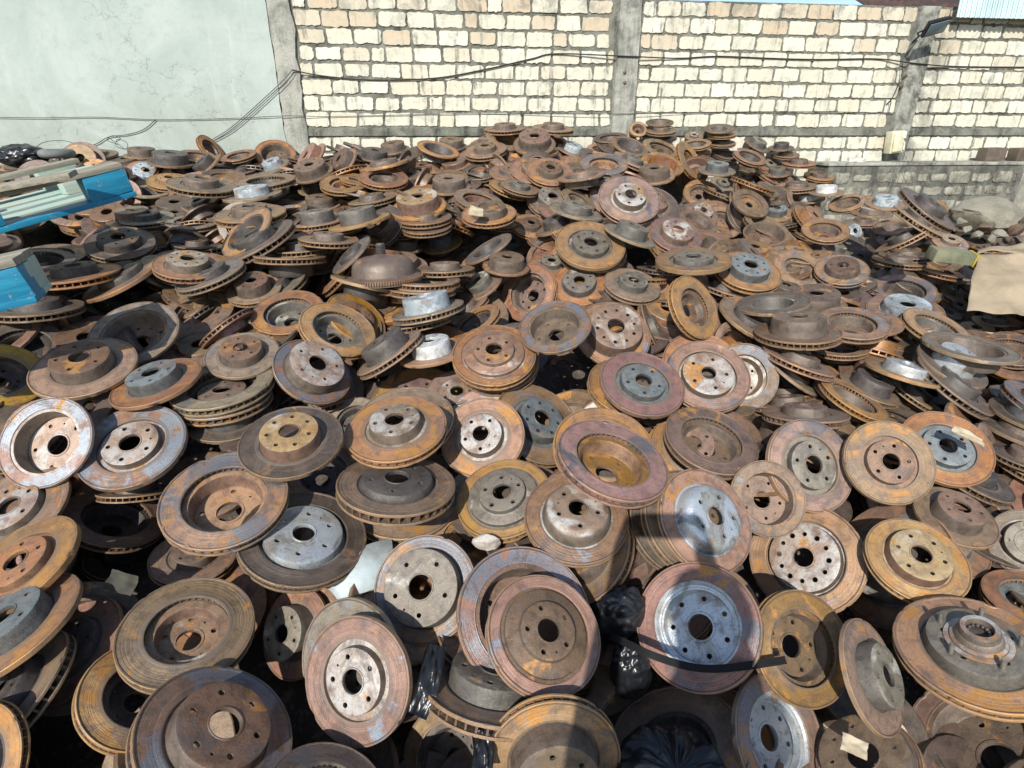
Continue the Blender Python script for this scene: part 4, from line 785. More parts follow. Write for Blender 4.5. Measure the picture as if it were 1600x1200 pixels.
0.902 4.147 0.797 -0.107 -0.069 -0.177 0.976 0.1120 V or br 0|orange rusty disc, brown hub, left of the rusty brake drum
0.843 2.687 1.062 0.997 0.048 -0.044 0.039 0.1718 G or gy 0|large orange rusty disc, low grey hub, left of the rusty brake drum
1.119 2.713 1.002 0.714 0.136 0.155 -0.669 0.1533 W or bg 8|orange rusty disc, slate hub, below the rusty brake drum
0.859 3.075 1.112 0.756 0.249 -0.109 0.595 0.1424 W pu pk 0|purplish rusty disc, pinkish hub, left of the rusty brake drum
1.017 2.704 0.914 -0.188 0.128 -0.016 0.974 0.1233 V br dk 0|brown rusty disc, dark hub, nearly edge on, below the rusty brake drum
1.095 3.488 1.112 -0.179 0.937 -0.246 -0.172 0.1188 R br br 0|brown rusty disc, brown bowl side up, left of the rusty brake drum
1.183 3.720 1.132 -0.137 -0.003 -0.337 0.932 0.1057 T br wh 0|small brown rusty disc, tall whitish hub, left of the rusty brake drum
1.329 3.755 1.068 -0.371 0.869 0.320 0.071 0.1254 Q pk br 0|pinkish rusty disc, brown bowl side up, left of the rusty brake drum
1.296 4.175 1.206 0.091 -0.140 0.908 0.383 0.1120 Q or br 0|orange rusty disc, brown bowl side up, left of the rusty brake drum
1.466 3.411 1.057 -0.205 0.891 -0.402 -0.059 0.1199 Y br br 0|brown rusty brake drum lying open side up, right of the rusty brake drum
0.914 3.927 1.342 0.639 0.042 -0.139 0.755 0.1297 K br br 0|brown rusty disc, tall brown hub, below the middle pillar
1.267 4.795 1.319 0.199 0.662 -0.200 0.695 0.0936 L dk dk 0|small dark disc, dark hub, below the middle pillar
1.331 4.796 1.138 0.865 0.270 0.125 -0.404 0.1072 V br br 0|small brown rusty disc, brown hub, left of the rusty brake drum
1.676 4.825 1.225 -0.060 0.055 -0.260 0.962 0.1042 V gy gy 0|small dull grey disc, grey hub, above the rusty brake drum
1.396 4.186 1.366 0.783 0.078 0.066 -0.613 0.1255 T gy bg 0|dull grey disc, tall slate hub, above the rusty brake drum
1.846 4.869 1.307 -0.308 0.815 0.473 0.132 0.0951 R br br 0|small brown rusty disc, brown bowl side up, above the rusty brake drum
2.046 4.884 1.365 0.727 0.256 -0.152 0.618 0.0976 V or gy 0|small orange rusty disc, grey hub, above the rusty brake drum
2.031 4.698 1.318 0.113 -0.041 -0.119 0.986 0.0992 T br gy 0|small brown rusty disc, tall grey hub, above the rusty brake drum
2.209 4.748 1.387 0.751 0.067 0.031 -0.656 0.1236 V or br 0|orange rusty disc, brown hub, nearly edge on, above the rusty brake drum
2.151 4.875 1.445 0.865 0.097 -0.061 0.489 0.1052 V br br 0|small brown rusty disc, brown hub, nearly edge on, above the rusty brake drum
2.102 4.863 1.492 0.648 0.091 0.044 -0.755 0.0941 T dk dk 0|small dark disc, tall dark hub, above the rusty brake drum
2.020 4.634 1.251 0.071 -0.034 0.987 0.143 0.1093 Q pk br 0|small pinkish rusty disc, brown bowl side up, above the rusty brake drum
2.396 4.764 1.291 0.831 0.098 0.073 -0.543 0.1120 V oc br 0|ochre rusty disc, brown hub, nearly edge on, left of the white box on the wall
2.082 4.443 1.239 0.847 0.058 -0.026 -0.528 0.1477 V br br 0|brown rusty disc, brown hub, nearly edge on, above the rusty brake drum
2.226 4.288 1.215 0.999 0.029 -0.037 0.022 0.1169 T br sw 0|brown rusty disc, tall white hub, right of the rusty brake drum
2.164 4.398 1.154 0.169 -0.083 -0.056 0.981 0.1120 T br sw 0|brown rusty disc, tall white hub, above the rusty brake drum
2.727 4.997 1.221 0.634 0.443 0.037 -0.632 0.0866 L oc or 0|small ochre rusty disc, orange hub, below the white box on the wall
3.024 5.011 1.243 0.970 0.205 -0.088 -0.091 0.0906 V pk br 0|small pinkish rusty disc, brown hub, below the white box on the wall
2.819 4.832 1.137 -0.056 0.919 0.378 0.096 0.1481 Q br br 0|brown rusty disc, bowl up, nearly edge on, below the white box on the wall
2.338 4.177 1.136 -0.075 0.951 0.204 0.220 0.1173 Q pk br 0|pinkish rusty disc, brown bowl side up, right of the rusty brake drum
2.178 3.506 1.220 0.064 -0.025 -0.104 0.992 0.1069 T br lb 0|small brown rusty disc, tall pale blue hub, left of the low stained wall
2.389 3.963 1.113 0.241 -0.012 -0.042 0.970 0.1270 S br wh 0|brown rusty disc, whitish hub, nearly edge on, left of the low stained wall
1.789 4.038 1.098 0.244 -0.013 -0.161 0.956 0.1120 T or bg 0|orange rusty disc, tall slate hub, above the rusty brake drum
1.850 3.482 1.053 0.148 -0.503 0.842 0.125 0.1304 Q or br 0|orange rusty disc, brown bowl side up, right of the rusty brake drum, rightmost such
1.926 3.905 0.956 0.001 0.015 0.980 0.200 0.1120 Q or br 0|orange rusty disc, brown bowl side up, right of the rusty brake drum, leftmost such
2.652 4.593 0.885 0.834 0.503 -0.041 0.224 0.1022 T dk lb 0|small dark disc, tall pale blue hub, right of the rusty brake drum
2.655 4.542 0.816 0.873 0.254 -0.096 0.405 0.1245 L or or 0|orange rusty disc, orange hub, right of the rusty brake drum
2.073 3.736 0.923 0.658 0.226 0.010 0.718 0.1120 S gy gy 0|dull grey disc, grey hub, nearly edge on, right of the rusty brake drum
2.524 4.207 0.761 0.883 0.411 -0.081 0.211 0.1120 V pk gy 0|small pinkish rusty disc, grey hub, left of the yellow edged block
1.537 3.123 0.998 0.975 0.076 0.030 0.209 0.1413 V gy or 0|dull grey disc, orange hub, nearly edge on, right of the rusty brake drum
2.272 3.407 1.036 -0.061 -0.252 0.168 0.951 0.1507 V br dk 0|brown rusty disc, dark hub, nearly edge on, left of the yellow edged block
2.211 3.256 0.973 0.963 -0.011 -0.018 0.267 0.1326 V dk br 0|dark disc, brown hub, nearly edge on, left of the yellow edged block
2.139 3.190 0.954 -0.006 0.022 -0.015 1.000 0.1328 V br br 0|brown rusty disc, brown hub, nearly edge on, left of the yellow edged block, leftmost such
2.400 3.537 0.839 0.547 0.024 -0.013 0.837 0.1509 V br br 0|brown rusty disc, brown hub, nearly edge on, left of the yellow edged block, rightmost such
2.427 3.240 1.046 0.546 0.106 -0.163 0.815 0.0938 V pk wh 0|small pinkish rusty disc, whitish hub, above the yellow edged block
3.251 4.130 0.891 -0.121 0.888 0.438 0.062 0.1184 Q dk dk 0|dark disc, dark bowl side up, above the yellow edged block
4.009 4.790 0.795 -0.193 0.730 -0.655 -0.037 0.1199 R lb dk 0|pale bluish disc, dark bowl side up, right of the yellow edged block
3.976 4.597 0.801 0.137 -0.065 -0.081 0.985 0.1165 T dk dk 0|dark disc, tall dark hub, above the cardboard box
1.840 2.641 1.296 0.020 0.224 -0.195 0.955 0.1400 V dk dk 0|dark disc, dark hub, nearly edge on, below the low stained wall
3.301 4.584 1.009 -0.348 0.275 0.850 0.283 0.1319 Q or dk 0|orange rusty disc, dark bowl side up, below the low stained wall
3.116 4.888 1.173 0.253 0.327 -0.326 0.850 0.1136 G dk br 0|dark disc, low brown hub, left of the low stained wall
2.368 3.436 1.140 0.625 0.247 0.023 0.740 0.1900 V br dk 0|large brown rusty disc, dark hub, nearly edge on, below the low stained wall
2.461 3.794 1.035 -0.144 0.747 -0.646 0.055 0.1263 T br br 0|brown rusty disc, brown bowl side up, left of the low stained wall
3.498 4.836 0.841 0.504 0.173 0.165 -0.830 0.1120 L br br 0|brown rusty disc, brown hub, above the yellow edged block
2.766 4.683 0.956 0.369 -0.011 -0.061 0.927 0.1211 V br br 0|brown rusty disc, brown hub, nearly edge on, left of the low stained wall
1.112 4.763 1.662 -0.019 0.338 0.933 0.123 0.1032 K dk br 0|small dark disc, bowl up, nearly edge on, right of the middle pillar, leftmost such
1.106 4.669 1.613 0.893 0.078 -0.062 0.438 0.1109 V br br 0|small brown rusty disc, brown hub, nearly edge on, right of the middle pillar
1.142 4.758 1.553 -0.105 0.951 0.284 0.059 0.1087 T dk dk 0|small dark disc, bowl up, nearly edge on, below the middle pillar
0.960 4.795 1.615 -0.382 0.868 -0.288 -0.132 0.0701 Q or br 0|small orange rusty disc, brown bowl side up, below the middle pillar
1.579 4.803 1.620 0.106 -0.516 0.844 0.099 0.1112 T dk gy 0|small dark disc, bowl up, nearly edge on, right of the middle pillar, rightmost such
1.605 4.810 1.586 0.502 0.019 -0.083 0.860 0.1047 V or dk 0|small orange rusty disc, dark hub, nearly edge on, right of the middle pillar
1.621 4.810 1.527 0.705 0.098 0.050 -0.701 0.0981 V br dk 0|small brown rusty disc, dark hub, nearly edge on, right of the middle pillar
1.405 4.840 1.575 -0.330 -0.104 -0.231 0.910 0.0696 V br wh 0|small brown rusty disc, whitish hub, right of the middle pillar
1.372 4.651 1.503 -0.132 0.987 -0.054 0.069 0.1109 Q or br 0|small orange rusty disc, brown bowl side up, right of the middle pillar
1.427 4.776 1.466 0.687 0.005 -0.151 0.711 0.1022 V or br 0|small orange rusty disc, brown hub, right of the middle pillar
1.757 4.589 1.418 -0.219 0.951 0.215 -0.044 0.1248 Q br dk 0|brown rusty disc, dark bowl side up, above the rusty brake drum
1.678 4.827 1.428 -0.124 0.820 -0.550 -0.101 0.1077 Q dk br 0|small dark disc, brown bowl side up, above the rusty brake drum
1.910 4.860 1.513 -0.113 0.151 -0.213 0.959 0.1087 T dk gy 0|small dark disc, tall grey hub, above the rusty brake drum
0.823 4.352 1.503 -0.154 0.918 -0.313 -0.189 0.1338 K br dk 0|brown rusty disc, dark bowl side up, below the middle pillar
0.734 4.661 1.545 -0.131 0.986 -0.089 0.046 0.1214 Q dk br 0|dark disc, bowl up, nearly edge on, below the middle pillar
0.802 4.091 1.429 0.282 0.201 -0.054 0.937 0.1354 V pk gy 0|pinkish rusty disc, grey hub, nearly edge on, below the middle pillar
-1.346 2.393 1.097 -0.473 0.038 -0.133 0.870 0.1316 W or wh 8|orange rusty disc, whitish hub, right of the blue pallet
-1.264 2.391 1.055 -0.130 -0.134 -0.070 0.980 0.1445 V gy dk 0|dull grey disc, dark hub, nearly edge on, left of the domed converter
-1.827 2.724 1.130 0.872 0.193 0.005 0.449 0.1439 W dk dk 0|dark disc, dark hub, below the blue pallet
-2.155 2.646 1.048 -0.122 0.772 0.624 -0.026 0.1278 Q dk dk 0|dark disc, dark bowl side up, above the blue pallet corner
-1.781 2.334 1.076 0.232 -0.008 -0.018 0.973 0.1605 V or dk 0|orange rusty disc, dark hub, nearly edge on, right of the blue pallet corner, leftmost such
-1.646 2.401 1.040 0.664 0.201 -0.013 -0.720 0.1661 L or dk 0|orange rusty disc, dark hub, nearly edge on, right of the blue pallet corner, rightmost such
-1.798 2.116 0.995 0.979 -0.031 0.011 -0.200 0.1477 V dk dk 0|dark disc, dark hub, nearly edge on, below the blue pallet corner
-1.830 2.567 0.874 -0.115 0.073 -0.057 0.989 0.1120 H dk dk 0|dark disc, tall dark hub, right of the blue pallet corner
-1.691 3.313 1.342 0.978 0.065 0.071 0.183 0.1720 V br br 0|large brown rusty disc, brown hub, nearly edge on, below the plastered wall
-1.424 3.310 1.289 0.789 0.061 0.001 -0.612 0.1560 S gy lb 0|dull grey disc, pale blue hub, nearly edge on, below the left pillar
-1.314 2.994 1.231 0.678 0.043 -0.054 0.731 0.1700 V or br 0|large orange rusty disc, brown hub, nearly edge on, below the left pillar
-1.418 3.521 1.320 -0.073 0.997 0.014 0.016 0.1631 Q br dk 0|brown rusty disc, bowl up, nearly edge on, below the left pillar
-1.687 3.127 1.147 -0.051 0.094 0.992 0.063 0.1270 Q gy dk 0|dull grey disc, bowl up, nearly edge on, right of the blue pallet, rightmost such
-1.683 3.180 1.092 0.831 -0.029 0.021 -0.555 0.1120 H gy gy 0|dull grey disc, tall grey hub, right of the blue pallet
-1.617 2.990 1.076 -0.487 0.038 -0.016 0.873 0.1127 V dk br 0|dark disc, brown hub, nearly edge on, right of the blue pallet
-1.182 2.705 1.142 0.623 0.222 -0.037 -0.749 0.1867 V dk dk 0|large dark disc, dark hub, nearly edge on, left of the domed converter
-1.234 2.747 1.168 0.301 -0.259 0.900 0.182 0.1477 R or dk 0|orange rusty disc, dark bowl side up, left of the domed converter
-1.167 3.111 1.157 0.310 -0.529 0.790 0.022 0.1330 Q dk br 0|dark disc, bowl up, nearly edge on, left of the domed converter
-0.840 2.686 1.153 0.668 -0.041 0.009 -0.743 0.1341 V br br 0|brown rusty disc, brown hub, nearly edge on, left of the domed converter
-0.987 2.573 1.069 -0.002 0.199 0.978 -0.060 0.1530 H br dk 0|brown rusty disc, bowl up, nearly edge on, left of the domed converter
-0.993 2.743 1.100 0.947 -0.031 -0.015 0.319 0.1372 V br dk 0|brown rusty disc, dark hub, nearly edge on, left of the domed converter
-0.999 3.053 1.181 -0.270 -0.049 -0.006 0.962 0.1379 H br gy 0|brown rusty disc, tall grey hub, left of the domed converter
-0.761 2.955 1.197 0.776 0.078 -0.066 -0.622 0.1567 T or gy 0|orange rusty disc, tall grey hub, above the domed converter
-1.268 3.884 1.368 0.936 0.165 -0.114 0.288 0.1327 K br br 0|brown rusty disc, tall brown hub, below the left pillar, leftmost such
-1.097 4.026 1.416 -0.356 -0.417 -0.109 0.829 0.1161 K br br 0|brown rusty disc, tall brown hub, below the left pillar, rightmost such
-1.673 4.384 1.454 -0.106 -0.032 0.938 0.328 0.1387 R or br 0|orange rusty disc, brown bowl side up, below the left pillar
-1.625 4.187 1.388 0.978 0.176 -0.115 -0.004 0.1107 T gy lb 0|small dull grey disc, tall pale blue hub, below the left pillar
-1.802 4.377 1.397 -0.077 0.193 0.964 0.169 0.1163 Q dk dk 0|dark disc, dark bowl side up, left of the left pillar
-1.303 4.015 1.258 0.932 0.133 0.058 -0.332 0.1120 K br br 0|brown rusty disc, tall brown hub, below the left pillar, second from left
-1.134 3.557 1.207 0.801 0.069 -0.036 0.593 0.1127 K br br 0|brown rusty disc, tall brown hub, above the domed converter, leftmost such
-1.619 4.465 1.147 0.940 0.260 0.021 0.220 0.0851 L or br 0|small orange rusty disc, brown hub, below the left pillar
-2.381 3.982 1.358 0.933 0.217 0.233 -0.168 0.1210 W pk lb 0|pinkish rusty disc, pale blue hub, right of the blue pallet
-2.200 3.686 1.265 -0.066 0.172 0.978 0.099 0.1185 R gy dk 0|dull grey disc, bowl up, nearly edge on, right of the blue pallet, leftmost such
-2.128 3.783 1.325 0.963 0.116 0.110 -0.220 0.1250 V or or 0|orange rusty disc, orange hub, below the plastered wall
-2.559 4.289 1.455 0.518 -0.005 0.067 -0.853 0.1142 K br br 0|brown rusty disc, tall brown hub, left of the plastered wall
-2.208 3.998 1.425 0.995 0.048 0.071 -0.056 0.1402 K dk dk 0|dark disc, tall dark hub, below the plastered wall
-2.125 4.166 1.436 -0.034 -0.506 0.850 0.143 0.1189 Q or br 0|orange rusty disc, bowl up, nearly edge on, below the plastered wall, leftmost such
-2.116 4.348 1.486 -0.285 0.788 0.379 -0.393 0.1047 Q or br 0|small orange rusty disc, brown bowl side up, below the plastered wall
-1.982 3.985 1.398 -0.427 -0.322 -0.054 0.843 0.1235 T br dk 0|brown rusty disc, tall dark hub, below the plastered wall
-2.375 3.763 1.194 0.991 0.065 0.015 0.115 0.1120 V dk dk 0|dark disc, dark hub, nearly edge on, right of the blue pallet
-1.930 3.145 1.188 0.792 0.051 0.054 -0.606 0.1297 V gy dk 0|dull grey disc, dark hub, nearly edge on, right of the blue pallet
-2.822 4.200 1.467 -0.138 0.006 -0.090 0.986 0.1338 L br br 0|brown rusty disc, brown hub, nearly edge on, above the blue pallet
-3.455 4.248 0.898 -0.423 -0.350 -0.307 0.777 0.1012 V dk dk 0|small dark disc, dark hub, above the blue pallet corner
-3.336 4.269 0.913 0.832 0.467 -0.278 0.111 0.0881 V dk br 0|small dark disc, brown hub, below the blue pallet
-3.094 4.110 0.930 -0.396 -0.459 -0.246 0.756 0.1120 L dk or 0|dark disc, orange hub, below the blue pallet
-1.790 3.429 1.232 0.858 0.190 -0.018 -0.477 0.1244 L or dk 0|orange rusty disc, dark hub, nearly edge on, below the plastered wall
-1.870 4.246 1.436 -0.007 0.326 0.933 0.152 0.1164 Q or br 0|orange rusty disc, bowl up, nearly edge on, below the plastered wall, rightmost such
-1.842 4.140 1.362 0.667 0.031 -0.079 0.740 0.1150 V dk dk 0|dark disc, dark hub, nearly edge on, below the plastered wall
-0.817 4.518 0.452 -0.199 0.019 -0.031 0.979 0.1007 V dk dk 0|small dark disc, dark hub, below the domed converter
-0.453 3.568 1.037 0.887 0.150 0.418 0.128 0.1120 L br br 0|brown rusty disc, brown hub, right of the domed converter
-0.708 2.543 1.109 0.929 0.068 -0.336 0.139 0.1122 L dk dk 0|dark disc, dark hub, nearly edge on, left of the domed converter
-0.601 3.228 1.026 0.459 0.104 -0.004 0.883 0.1038 K br br 0|small brown rusty disc, tall brown hub, above the domed converter
-0.438 3.607 0.909 0.970 0.021 -0.092 0.226 0.1418 L or or 0|orange rusty disc, orange hub, nearly edge on, right of the domed converter
-0.049 4.612 1.100 -0.357 -0.051 -0.137 0.922 0.1082 V dk dk 0|small dark disc, dark hub, right of the domed converter
-1.045 4.221 1.456 0.929 0.031 0.076 -0.360 0.1679 V dk dk 0|dark disc, dark hub, nearly edge on, right of the left pillar
-0.859 4.509 1.485 0.539 0.012 -0.126 0.832 0.1152 K br br 0|brown rusty disc, tall brown hub, right of the left pillar
-0.794 3.823 1.422 0.823 -0.013 -0.096 0.560 0.1575 L or br 0|orange rusty disc, brown hub, nearly edge on, right of the left pillar
2.178 2.675 0.518 0.342 0.054 -0.177 0.921 0.1120 V dk dk 0|dark disc, dark hub, below the cardboard box
-0.914 4.135 1.451 0.156 0.088 -0.088 0.980 0.1076 K dk dk 0|small dark disc, tall dark hub, right of the left pillar"""
for ln in DISCS.strip().split('\n'):
    f = ln.split('|'); v = f[0].split(); x = [float(a) for a in v[:8]]
    t, rc, hc, nb = v[8], v[9], v[10], int(v[11])
    d = make_disc('brake_drum' if t == 'Y' else 'brake_disc', x[0:3], Quaternion(x[3:7]), x[7], t, rc, hc, nb)
    tag(d, f[1], 'brake drum' if t == 'Y' else 'brake disc', 'worn brake discs piled in the heap' if t != 'Y' else None)
    if t == 'C':   # hub with studs still bolted in
        STEEL = HC['wh']
        for k in range(5):
            a = 2*math.pi*k/5+.5; bm = bmesh.new()
            M = Matrix.Translation((.47*math.cos(a), .47*math.sin(a), .16))
            prof = [(0, -.02), (.045, -.02), (.045, .01), (.034, .012)]
            for q in range(9): prof += [(.034, .02+q*.018), (.029, .029+q*.018)]
            prof += [(.026, .19), (0, .192)]
            add_lathe(bm, prof, 12, M=M); bm_obj('wheel_stud', bm, HC['gy'], d)
        bm = bmesh.new()
        add_lathe(bm, [(.40, .162), (.40, .18), (.34, .19), (.33, .215), (.29, .235), (.27, .29), (.245, .315), (.235, .40), (.225, .415), (.165, .415), (.16, .40), (.16, .12)], 48)
        bm_obj('bearing_housing', bm, HC['wh'], d)
        bm = bmesh.new()
        for k in range(14):
            a = 2*math.pi*k/14; M = Matrix.Translation((.125*math.cos(a), .125*math.sin(a), .32))
            bmesh.ops.create_uvsphere(bm, u_segments=8, v_segments=6, radius=.028, matrix=M)
        add_lathe(bm, [(0, .27), (.16, .27)], 24)
        bm_obj('bearing', bm, HC['dk'], d)

